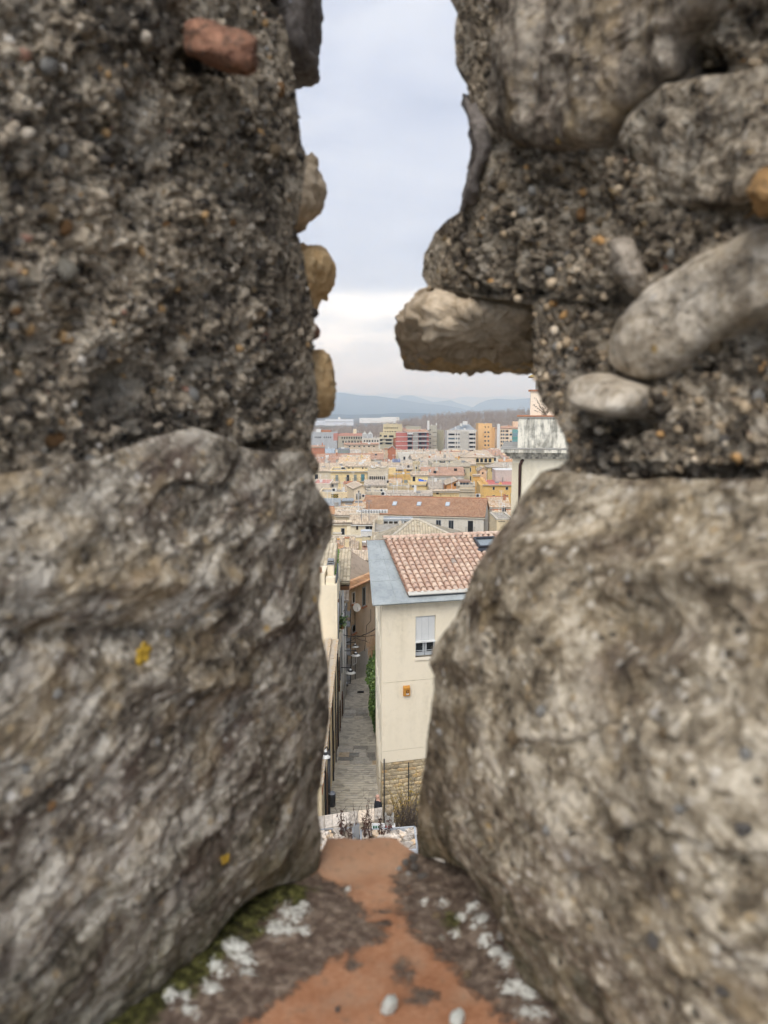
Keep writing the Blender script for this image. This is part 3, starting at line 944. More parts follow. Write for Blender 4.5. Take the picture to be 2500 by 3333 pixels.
# where the photograph shows bare tile: its left and right limits down the picture
depth = Yg * CP - SILL_Z * SP
up = Yg * SP + SILL_Z * CP
pyS2 = 1666.5 - FPX * up / depth
pxS2 = 1250 + FPX * X / depth
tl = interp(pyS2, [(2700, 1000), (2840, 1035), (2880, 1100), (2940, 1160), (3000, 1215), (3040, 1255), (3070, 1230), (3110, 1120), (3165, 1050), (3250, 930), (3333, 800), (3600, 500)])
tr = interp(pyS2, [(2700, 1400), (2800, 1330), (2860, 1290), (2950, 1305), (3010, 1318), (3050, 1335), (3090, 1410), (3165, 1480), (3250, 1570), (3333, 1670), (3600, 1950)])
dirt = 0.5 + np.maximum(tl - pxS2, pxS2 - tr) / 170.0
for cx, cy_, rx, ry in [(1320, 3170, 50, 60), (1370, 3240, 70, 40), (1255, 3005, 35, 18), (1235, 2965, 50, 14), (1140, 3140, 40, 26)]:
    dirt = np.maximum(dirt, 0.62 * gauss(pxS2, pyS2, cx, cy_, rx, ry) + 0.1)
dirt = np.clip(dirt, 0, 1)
jx = interp(pyS2, [(2800, 1060), (2844, 1034), (2909, 940), (2989, 796), (3061, 723), (3163, 615), (3322, 434), (3600, 150)])
moss = np.clip(1.0 - (pxS2 - jx - 10) / 190.0, 0, 1) * (pxS2 < 1250) * sm(2860, 2920, pyS2)
moss = np.maximum(moss, 0.55 * gauss(pxS2, pyS2, 1470, 3010, 60, 80))
lich = np.zeros_like(X)
for cx, cy_, r_ in [(950, 2985, 34), (985, 2965, 22), (905, 3030, 36), (935, 3035, 24), (985, 3035, 22), (780, 3105, 36), (800, 3135, 32), (745, 3110, 20), (715, 3165, 28), (690, 3225, 30), (805, 3175, 24), (560, 3265, 26), (600, 3255, 20), (700, 3160, 18), (620, 3300, 26),
                 (1560, 3030, 26), (1610, 3110, 22), (1645, 3140, 28), (1670, 3225, 38), (1720, 3240, 30), (1710, 3300, 26), (1540, 2985, 22), (1580, 3080, 20), (1500, 3000, 18), (1380, 2940, 14), (1130, 2898, 12), (1440, 2950, 18), (1480, 3050, 14), (1750, 3310, 26)]:
    lich = np.maximum(lich, gauss(pxS2, pyS2, cx, cy_, r_ * 1.5, r_ * 1.1))
Zs = SILL_Z + 0.0012 * fbm(np.stack([X * 60, Yg * 30, X * 0], -1), 3, 8)
hump = sm(0.4, 1.2, 0.5 + np.maximum(tl - pxS2, pxS2 - tr) / 150.0)
Zs = Zs + 0.0025 * sm(0.35, 0.7, lich * 0.8 + 0.7 * fbm(np.stack([X, Yg, X * 0], -1) * 190, 3, 2)) + hump * (0.002 + 0.0025 * fbm(np.stack([X, Yg, X * 0], -1) * 120, 5, 6)) + 0.006 * sm(0.35, 1.0, moss) + 0.02 * sm(0, 1, np.clip((pxS2 - tr - 120) / 300, 0, 1))
top = np.stack([X, Yg, Zs], -1)
lip = top[:1].copy()
lip[..., 2] -= 0.045
low2 = lip.copy()
low2[..., 1] -= 0.2
pts = np.concatenate([low2, lip, top], 0)
sill_me = grid_mesh('sill', pts, mat_sill())
ca = sill_me.color_attributes.new('grime', 'FLOAT_COLOR', 'POINT')
dd = np.concatenate([np.zeros((2, len(us))), dirt], 0)
mm = np.concatenate([np.zeros((2, len(us))), moss], 0)
ll = np.concatenate([np.zeros((2, len(us))), lich], 0)
ca.data.foreach_set('color', np.stack([dd, mm, ll, dd * 0 + 1], -1).astype(np.float32).ravel())
sill = link('sill', sill_me, wall)
tag(sill, 'orange terracotta tile sill stained with dirt, moss and lichen')

# loose stones on the sill
def on_sill(px, py):
    d = ray(px, py)
    return d * (SILL_Z / d.z)
def sill_stone(px, py, rpx, kind):
    p = on_sill(px, py)
    rad = rpx / FPX * p.length
    o = bpy.data.objects.new('pebble', peb_me[kind])
    COL.objects.link(o)
    o.parent = wall
    o.location = p + Vector((0, 0, rad * 0.45)) - wall.location
    o.scale = (rad, rad * 0.9, rad * 0.9)
    o.rotation_euler = rng.uniform(0, 6.28, 3)
IV3, IF3 = ico(4)
lump = bpy.data.meshes.new('pebble')
fill_mesh(lump, IV3 * (1 + 0.5 * fbm(IV3 * 1.2, 3, 4) + 0.16 * fbm(IV3 * 5, 3, 6) + 0.1 * fbm(IV3 * 13, 2, 7))[:, None] * np.array([1, .85, .6]), IF3)
lump.materials.append(M_LICHEN_W)
peb_me.append(lump)
for a in [(1262, 3292, 32, 5), (1490, 3325, 25, 5), (1345, 2800, 16, 3), (1320, 2815, 14, 3), (1300, 2832, 10, 4), (1350, 2830, 18, 3), (1375, 2860, 16, 3), (1330, 2850, 10, 4), (1420, 2990, 18, 1), (1520, 3180, 16, 1), (1440, 3060, 12, 0), (1100, 3290, 10, 3)]:
    sill_stone(*a)
def lichen_patch(src, px, py, rpx, mat):
    pts, pxx, pyy, nn, nth = src
    dd = (pxx[:, nth:] - px) ** 2 + (pyy[:, nth:] - py) ** 2
    r_, c_ = np.unravel_index(np.argmin(dd), dd.shape)
    p, n_ = pts[r_, c_ + nth], nn[r_, c_ + nth]
    rad0 = rpx / FPX * np.linalg.norm(p)
    t1 = np.cross(n_, [0, 0, 1.0]); t1 /= np.linalg.norm(t1)
    t2 = np.cross(n_, t1)
    V, F = [], []
    for j in range(12):
        a, rr, rad = rng.uniform(0, 6.28), rad0 * math.sqrt(rng.random()) * 0.75, rad0 * rng.uniform(0.3, 0.5)
        v = IV[:, :1] * t1 * rad * 1.1 + IV[:, 1:2] * t2 * rad + IV[:, 2:3] * n_ * rad * 0.25
        V.append(v + p + t1 * math.cos(a) * rr + t2 * math.sin(a) * rr + n_ * 0.002)
        F.append(IF + j * len(IV))
    me = bpy.data.meshes.new('lichen')
    fill_mesh(me, np.concatenate(V), np.concatenate(F))
    me.materials.append(mat)
    me.polygons.foreach_set('use_smooth', np.ones(len(me.polygons), dtype=bool))
    link('lichen', me, wall)
for a in [(425, 2125, 36, M_LICHEN_Y), (690, 2780, 18, M_LICHEN_Y)]:
    lichen_patch(SS, *a)

# what carries the loophole: the wall below the sill, down to the ground outside, and the wall-walk behind
b = MB()
b.box(-1.9, 1.9, 0.46, 0.74, -1.62, -0.50)
b.box(-6.0, 6.0, 0.55, 1.25, -17.0, -1.6)
lowwall = b.build('lower_wall', M_STONE_L, wall)
b = MB()
b.box(-6.0, 6.0, -2.2, 0.6, -1.9, -1.6)
walk = b.build('wall_walk', M_STONE_T)
tag(walk, 'stone wall-walk behind the rampart', kind='structure')

# ------------------------------------------------------------------ materials of the town
_mc = {}
def plaster(rgb, stain=0.25, seed=0.0, key=None):
    k = ('pl', rgb, stain)
    if k in _mc:
        return _mc[k]
    m, g, b = new_mat('plaster_%d_%d_%d' % rgb)
    c = srgb(*rgb)
    lum = 0.3 * c[0] + 0.6 * c[1] + 0.1 * c[2]
    c = tuple(0.84 * x + 0.16 * lum for x in c)
    co = g.obj()
    n = g.noise(co, 0.5, 5, 0.6)
    n2 = g.noise(g.mapping(co, scale=(1.6, 1.6, 0.16)), 1.0, 5, 0.65)
    n3 = g.noise(co, 7, 4, 0.6)
    mixn = g.math('ADD', g.math('MULTIPLY', n, 0.35), g.math('ADD', g.math('MULTIPLY', n2, 0.4), g.math('MULTIPLY', n3, 0.25)))
    dark = tuple(x * (1 - 0.75 * stain) * f for x, f in zip(c, (0.96, 0.95, 0.92)))
    lite = tuple(min(0.9, x * (1 + 0.22 * stain)) for x in c)
    g.put(b.inputs['Base Color'], g.ramp(mixn, [(0.36, dark), (0.5, c), (0.66, lite)]))
    g.put(b.inputs['Normal'], g.bump(n3, 0.2, 0.02))
    b.inputs['Roughness'].default_value = 0.92
    _mc[k] = m
    return m

def flat_mat(name, col, rough=0.6, metal=0.0, spec=0.4, var=0.12, scale=3.0):
    k = ('fl', name)
    if k in _mc:
        return _mc[k]
    m, g, b = new_mat(name)
    n = g.noise(g.obj(), scale, 4, 0.6)
    g.put(b.inputs['Base Color'], g.ramp(n, [(0.3, tuple(x * (1 - var) for x in col)), (0.7, tuple(min(1, x * (1 + var)) for x in col))]))
    b.inputs['Roughness'].default_value = rough
    b.inputs['Metallic'].default_value = metal
    b.inputs['Specular IOR Level'].default_value = spec
    _mc[k] = m
    return m

def glass_mat(name, col, rough=0.12):
    k = ('gl', name)
    if k in _mc:
        return _mc[k]
    m, g, b = new_mat(name)
    b.inputs['Base Color'].default_value = (*col, 1)
    b.inputs['Roughness'].default_value = rough
    b.inputs['Specular IOR Level'].default_value = 0.5
    _mc[k] = m
    return m

PAL = {
    'new': [(0.36, 0.205, 0.13), (0.42, 0.25, 0.16), (0.47, 0.30, 0.20), (0.38, 0.225, 0.145)],
    'house': [(0.50, 0.31, 0.225), (0.60, 0.405, 0.30), (0.67, 0.51, 0.39), (0.45, 0.31, 0.25)],
    'old': [(0.50, 0.40, 0.30), (0.62, 0.52, 0.40), (0.68, 0.58, 0.46), (0.40, 0.32, 0.245)],
    'grey': [(0.46, 0.40, 0.335), (0.56, 0.50, 0.425), (0.62, 0.56, 0.48), (0.36, 0.31, 0.26)],
    'moss': [(0.47, 0.405, 0.30), (0.57, 0.50, 0.375), (0.63, 0.56, 0.43), (0.38, 0.33, 0.24)],
    'brown': [(0.45, 0.285, 0.21), (0.51, 0.33, 0.24), (0.56, 0.38, 0.29), (0.40, 0.26, 0.195)],
    'orange': [(0.56, 0.30, 0.165), (0.63, 0.37, 0.21), (0.68, 0.45, 0.28), (0.48, 0.26, 0.15)],
    'mix': [(0.60, 0.40, 0.24), (0.70, 0.60, 0.46), (0.54, 0.34, 0.20), (0.74, 0.66, 0.54)],
}
def tiles(pal):
    k = ('ti', pal)
    if k in _mc:
        return _mc[k]
    m, g, b = new_mat('roof_tiles_' + pal)
    uv = g.uv()
    fl = g.n('ShaderNodeVectorMath', operation='FLOOR')
    g.put(fl.inputs[0], uv)
    wn = g.n('ShaderNodeTexWhiteNoise', noise_dimensions='2D')
    g.put(wn.inputs['Vector'], fl.outputs[0])
    p = PAL[pal]
    col = g.ramp(wn.outputs['Value'], [(0.0, p[0]), (0.33, p[1]), (0.66, p[2]), (1.0, p[3])])
    big = g.noise(g.obj(), 0.7, 4, 0.6)
    col = g.mix(0.55, col, g.ramp(big, [(0.3, (0.72, 0.72, 0.74)), (0.7, (1.2, 1.18, 1.15))]), 'MULTIPLY')
    # darker colour along the channels between tile columns
    fr = g.n('ShaderNodeVectorMath', operation='FRACTION')
    g.put(fr.inputs[0], uv)
    s_ = g.sep(fr.outputs[0])
    ch = g.ramp(s_[0], [(0.0, 1.0), (0.2, 0.0), (0.8, 0.0), (1.0, 1.0)])
    col = g.mix(g.math('MULTIPLY', ch, 0.45), col, tuple(x * 0.35 for x in p[3]))
    g.put(b.inputs['Base Color'], col)
    b.inputs['Roughness'].default_value = 0.88
    _mc[k] = m
    return m

def rand_tiles(name, pal):
    """colour by object, for tiles that are parts"""
    m, g, b = new_mat(name)
    r = g.n('ShaderNodeObjectInfo').outputs['Random']
    p = PAL[pal]
    col = g.ramp(r, [(0.0, (0.52, 0.36, 0.28)), (0.25, (0.57, 0.41, 0.32)), (0.55, (0.66, 0.51, 0.40)), (0.8, (0.60, 0.43, 0.33)), (0.94, (0.54, 0.36, 0.27)), (0.99, (0.42, 0.36, 0.315))])
    co = g.n('ShaderNodeTexCoord').outputs['Object']
    geo = g.n('ShaderNodeNewGeometry').outputs['Position']
    n = g.noise(geo, 4.5, 7, 0.7)
    col = g.mix(0.8, col, g.ramp(n, [(0.3, (0.55, 0.53, 0.52)), (0.5, (1.0, 1.0, 1.0)), (0.7, (1.28, 1.24, 1.16))]), 'MULTIPLY')
    g.put(b.inputs['Base Color'], col)
    g.put(b.inputs['Normal'], g.bump(g.noise(geo, 40, 3, 0.6), 0.3, 0.01))
    b.inputs['Roughness'].default_value = 0.85
    return m

def mat_zinc():
    m, g, b = new_mat('zinc_sheet')
    co = g.obj()
    n = g.noise(co, 1.2, 5, 0.6)
    n2 = g.noise(co, 9, 5, 0.7)
    col = g.ramp(g.math('ADD', g.math('MULTIPLY', n, 0.6), g.math('MULTIPLY', n2, 0.4)), [(0.35, (0.27, 0.30, 0.305)), (0.5, (0.36, 0.39, 0.39)), (0.65, (0.45, 0.485, 0.48))])
    v = g.vor(co, 16)
    sp = g.math('MULTIPLY', g.ramp(v.outputs['Distance'], [(0.1, 1.0), (0.2, 0.0)]), g.ramp(g.sep(v.outputs['Color'])[0], [(0.75, 0.0), (0.8, 1.0)]))
    col = g.mix(g.math('MULTIPLY', sp, 0.6), col, (0.5, 0.52, 0.5))
    g.put(b.inputs['Base Color'], col)
    b.inputs['Metallic'].default_value = 0.1
    b.inputs['Roughness'].default_value = 0.55
    return m
M_ZINC = mat_zinc()

def mat_rubble(name, c):
    m, g, b = new_mat(name)
    r = g.n('ShaderNodeObjectInfo').outputs['Random']
    geo = g.n('ShaderNodeNewGeometry').outputs['Position']
    n = g.noise(geo, 6, 5, 0.65)
    col = g.ramp(r, [(0.0, tuple(x * 0.55 for x in c)), (0.4, c), (0.75, tuple(min(0.8, x * 1.25) for x in c)), (1.0, (c[0] * 1.15, c[1] * 0.95, c[2] * 0.7))])
    col = g.mix(0.7, col, g.ramp(n, [(0.3, 0.5), (0.7, 1.35)]), 'MULTIPLY')
    g.put(b.inputs['Base Color'], col)
    g.put(b.inputs['Normal'], g.bump(n, 0.6, 0.03))
    return m
M_RUBBLE = mat_rubble('rubble_yellow', (0.46, 0.38, 0.25))
M_RUBBLE_W = mat_rubble('flagstone_white', (0.6, 0.53, 0.45))
M_PAVE = mat_rubble('paving_grey', (0.48, 0.45, 0.395))
M_DARK = flat_mat('dark_opening', (0.012, 0.012, 0.013), 0.6)
M_PANE = glass_mat('window_pane', (0.022, 0.026, 0.03))
M_PANEB = glass_mat('window_pane_bluish', (0.10, 0.14, 0.17))
M_WHITE = flat_mat('white_paint', (0.68, 0.68, 0.66), 0.6)
M_GREYM = flat_mat('grey_metal', (0.3, 0.31, 0.32), 0.5, 0.3)
M_IRON = flat_mat('dark_iron', (0.03, 0.03, 0.032), 0.6)
M_BROWN = flat_mat('brown_paint', (0.06, 0.028, 0.022), 0.5)
M_TEAL = flat_mat('teal_shutter', (0.09, 0.24, 0.28), 0.6)
M_SHUT = flat_mat('grey_green_shutter', (0.26, 0.30, 0.27), 0.7)
M_WOOD = flat_mat('dark_wood', (0.12, 0.06, 0.03), 0.7)
M_STONET = flat_mat('stone_trim', (0.52, 0.47, 0.38), 0.9, var=0.2)
M_CONC = flat_mat('concrete', (0.33, 0.32, 0.29), 0.9, var=0.25, scale=0.9)
M_TERR = flat_mat('terracotta_trim', (0.42, 0.19, 0.1), 0.85, var=0.2, scale=4)
M_BLUE = flat_mat('blue_tarp', (0.03, 0.12, 0.55), 0.5, var=0.3, scale=2)
M_GRAV = flat_mat('roof_gravel', (0.36, 0.33, 0.28), 0.95, var=0.3, scale=1.5)
M_PINKT = flat_mat('pink_terrace', (0.52, 0.27, 0.22), 0.9, var=0.15, scale=0.6)
M_SOLAR = flat_mat('solar_panel', (0.10, 0.13, 0.24), 0.3, var=0.15)
M_GREYR = flat_mat('grey_sheet_roof', (0.30, 0.325, 0.34), 0.6, var=0.15, scale=0.5)

# ------------------------------------------------------------------ ground
def gz(Y):
    return float(np.interp(Y, [-50, 26.2, 27.2, 29, 74, 120, 500, 700, 2500, 60000], [-15.3, -15.3, -16.6, -17.0, -26.9, -30.5, -33, -39, -44.5, -45]))
def alley_z(Y):
    return -16.7 - 0.207 * (Y - 29)
def xL(Y):
    return -2.46 - 0.0271 * (Y - 32.2)
def xR(Y):
    return -0.0266 * (Y - 32.2)

m, g, bs = new_mat('ground_earth')
co = g.obj()
n = g.noise(co, 0.004, 6, 0.6)
n2 = g.noise(co, 0.08, 5, 0.6)
g.put(bs.inputs['Base Color'], g.ramp(g.math('ADD', g.math('MULTIPLY', n, 0.6), g.math('MULTIPLY', n2, 0.4)), [(0.35, (0.10, 0.085, 0.06)), (0.5, (0.15, 0.125, 0.09)), (0.62, (0.10, 0.115, 0.06))]))
M_GROUND = m
Yr = np.concatenate([[-60, 1.0, 10, 20, 26.2, 27.2], np.linspace(29, 120, 14), [180, 260, 400, 500, 600, 700, 1000, 1600, 2500, 5000, 9000, 15000, 30000, 44000]])
Xr = np.array([-44000, -20000, -8000, -3000, -1000, -300, -100, -40, -15, 0, 15, 40, 100, 300, 1000, 3000, 8000, 20000, 44000.])
gp = np.zeros((len(Yr), len(Xr), 3))
for i, yv in enumerate(Yr):
    gp[i, :, 0] = Xr
    gp[i, :, 1] = yv
    gp[i, :, 2] = gz(yv)
ground = link('ground', grid_mesh('ground', gp, M_GROUND, smooth=False))
tag(ground, 'earth ground sloping down from the rampart to the plain', kind='structure')

# ------------------------------------------------------------------ building kit
class Frame:
    def __init__(s, x, y, rot):
        s.o = Vector((x, y, 0))
        r = math.radians(rot)
        s.u = Vector((math.cos(r), math.sin(r), 0))
        s.n = Vector((-math.sin(r), math.cos(r), 0))
    def at(s, u, d, z):
        p = s.o + s.u * u + s.n * d
        return (p.x, p.y, z)
    def hit(s, px, py, d=0.0):
        """where the sight line of a pixel meets the facade plane: (u, z)"""
        r = ray(px, py)
        o = s.o + s.n * d
        t = o.dot(s.n) / r.dot(s.n)
        p = r * t
        return (p - o).dot(s.u), p.z

def proj(p):
    dep = p[1] * CP - p[2] * SP
    return 1250 + FPX * p[0] / dep, 1666.5 - FPX * (p[1] * SP + p[2] * CP) / dep

def tile_mesh(name, A, B_, C, D, pal, pitch=0.24, row=0.42, amp=0.055, seg=4, mat=None, thick=0.12, maxcol=170, maxrow=40):
    A, B_, C, D = [np.array(q, float) for q in (A, B_, C, D)]
    w = max(np.linalg.norm(B_ - A), np.linalg.norm(C - D))
    h = max(np.linalg.norm(D - A), np.linalg.norm(C - B_))
    nc = int(min(maxcol, max(2, round(w / pitch))))
    nr = int(min(maxrow, max(2, round(h / row))))
    nrm = np.cross(B_ - A, D - A)
    nrm /= np.linalg.norm(nrm)
    if nrm[2] < 0:
        nrm = -nrm
    s = np.linspace(0, 1, nc * seg + 1)
    ph = (s * nc) % 1.0
    wave = amp * np.sqrt(np.clip(1 - (2 * np.where(ph > 1 - 1e-9, 0, ph) - 1) ** 2, 0, 1))
    tt, lift, rid = [], [], []
    for r_ in range(nr):
        tt += [r_ / nr, (r_ + 1) / nr - 1e-4]
        lift += [0.035, 0.0]
        rid += [r_ + 0.02, r_ + 0.98]
    tt, lift, rid = np.array(tt), np.array(lift), np.array(rid)
    bot = A[None] * (1 - s[:, None]) + B_[None] * s[:, None]
    top = D[None] * (1 - s[:, None]) + C[None] * s[:, None]
    pts = bot[None] * (1 - tt[:, None, None]) + top[None] * tt[:, None, None]
    wl, wt = np.linalg.norm(B_ - A), np.linalg.norm(C - D)
    if wt < 0.7 * wl:
        # a hip: the columns run straight up the slope and end at the hips
        e = (B_ - A) / wl
        dl, dr = (D - A) @ e, wl + (C - B_) @ e
        perp = (D - A) - e * dl
        uu_ = np.clip(s[None, :] * wl, dl * tt[:, None], (wl + (dr - wl) * tt)[:, None])
        pts = A + e * uu_[..., None] + perp * tt[:, None, None]
    # old roofs sag and tiles lie unevenly
    wob = 0.03 * fbm(pts * 0.35, 2, 4)
    pts = pts + nrm * (wave[None, :] + lift[:, None] + wob)[..., None]
    # underside, so that the roof has thickness
    under0 = np.stack([A, B_, C, D]) - nrm * thick
    R, Cn = pts.shape[:2]
    idx = np.arange(R * Cn).reshape(R, Cn)
    q = np.stack([idx[:-1, :-1], idx[:-1, 1:], idx[1:, 1:], idx[1:, :-1]], -1).reshape(-1, 4)
    n0 = R * Cn
    edge = [[n0 + 3, n0 + 2, n0 + 1, n0], [n0, n0 + 1, idx[0, -1], idx[0, 0]], [n0 + 1, n0 + 2, idx[-1, -1], idx[0, -1]],
            [n0 + 2, n0 + 3, idx[-1, 0], idx[-1, -1]], [n0 + 3, n0, idx[0, 0], idx[-1, 0]]]
    q = np.concatenate([q, np.array(edge)])
    me = bpy.data.meshes.new(name)
    v = np.concatenate([pts.reshape(-1, 3), under0])
    fill_mesh(me, v, q)
    me.materials.append(mat or tiles(pal))
    uvl = me.uv_layers.new(name='uv')
    uu = np.concatenate([np.repeat((s * nc * 0.9999)[None], R, 0).ravel(), [0.5] * 4])
    vv = np.concatenate([np.repeat(rid[:, None], Cn, 1).ravel(), [0.5] * 4])
    li = np.zeros(len(me.loops), dtype=np.int32)
    me.loops.foreach_get('vertex_index', li)
    uvl.data.foreach_set('uv', np.stack([uu[li], vv[li]], -1).astype(np.float32).ravel())
    return me

def rise_to(fr, u, z0, tan, yridge, d0=0.0):
    lo, hi = 0.05, 80.0
    for _ in range(50):
        mid = (lo + hi) / 2
        if proj(fr.at(u, d0 + mid, z0 + mid * tan))[1] > yridge:
            lo = mid
        else:
            hi = mid
    return hi

def window(par, fr, u0, u1, z0, z1, style='dark', d=0.0):
    w = u1 - u0
    if style == 'hole':
        b = MB().fbox(fr, u0, u1, d - 0.012, d + 0.05, z0, z1)
        return b.build('window', M_DARK, par)
    if style == 'arch':
        n = 10
        zc = z1 - w / 2
        pts = [fr.at(u0, d - 0.02, z0), fr.at(u1, d - 0.02, z0)] + [fr.at((u0 + u1) / 2 + w / 2 * math.cos(a), d - 0.02, zc + w / 2 * math.sin(a)) for a in [math.pi * i / n for i in range(n + 1)]]
        b = MB().slab(pts, fr.n * 0.1)
        o = b.build('window', M_PANE, par)
        rim = [((u0 + u1) / 2 + (w / 2 + 0.06) * math.cos(a), zc + (w / 2 + 0.06) * math.sin(a)) for a in [math.pi * i / n for i in range(n + 1)]]
        rim = [(u1 + 0.06, z0)] + rim + [(u0 - 0.06, z0)]
        MB().tube([fr.at(a, d - 0.02, c) for a, c in rim], 0.08, 4).build('frame', M_STONET, o)
        return o
    fw = min(0.09, w * 0.12)
    fm = {'dark': M_GREYM, 'white': M_WHITE, 'teal': M_GREYM, 'shut': M_GREYM, 'stone': M_STONET, 'wood': M_WOOD, 'pale': M_WHITE}[style]
    pm = {'dark': M_PANE, 'white': M_PANE, 'teal': M_TEAL, 'shut': M_SHUT, 'stone': M_PANE, 'wood': M_PANE, 'pale': M_PANEB}[style]
    b = MB()
    b.fbox(fr, u0, u0 + fw, d - 0.06, d + 0.05, z0, z1).fbox(fr, u1 - fw, u1, d - 0.06, d + 0.05, z0, z1)
    b.fbox(fr, u0 + fw, u1 - fw, d - 0.057, d + 0.05, z1 - fw, z1).fbox(fr, u0 + fw, u1 - fw, d - 0.075, d + 0.05, z0, z0 + fw)
    if w > 0.8 and style in ('dark', 'white', 'stone'):
        b.fbox(fr, (u0 + u1) / 2 - fw / 2.5, (u0 + u1) / 2 + fw / 2.5, d - 0.05, d + 0.05, z0 + fw, z1 - fw)
    o = b.build('window', fm, par)
    MB().fbox(fr, u0 + fw, u1 - fw, d - 0.02, d + 0.04, z0 + fw, z1 - fw).build('pane', pm, o)
    return o

def balcony(par, fr, u0, u1, z, d=0.0, out=0.5, mat=None):
    b = MB().fbox(fr, u0, u1, d - out, d, z - 0.12, z)
    o = b.build('balcony', M_STONET if mat is None else mat, par)
    r = MB()
    n = max(3, int((u1 - u0) / 0.22))
    for i in range(n + 1):
        uu = u0 + (u1 - u0) * i / n
        r.fbox(fr, uu - 0.015, uu + 0.015, d - out, d - out + 0.03, z, z + 0.9)
    r.fbox(fr, u0, u1, d - out - 0.01, d - out + 0.04, z + 0.9, z + 0.95)
    r.build('railing', M_IRON, o)
    return o

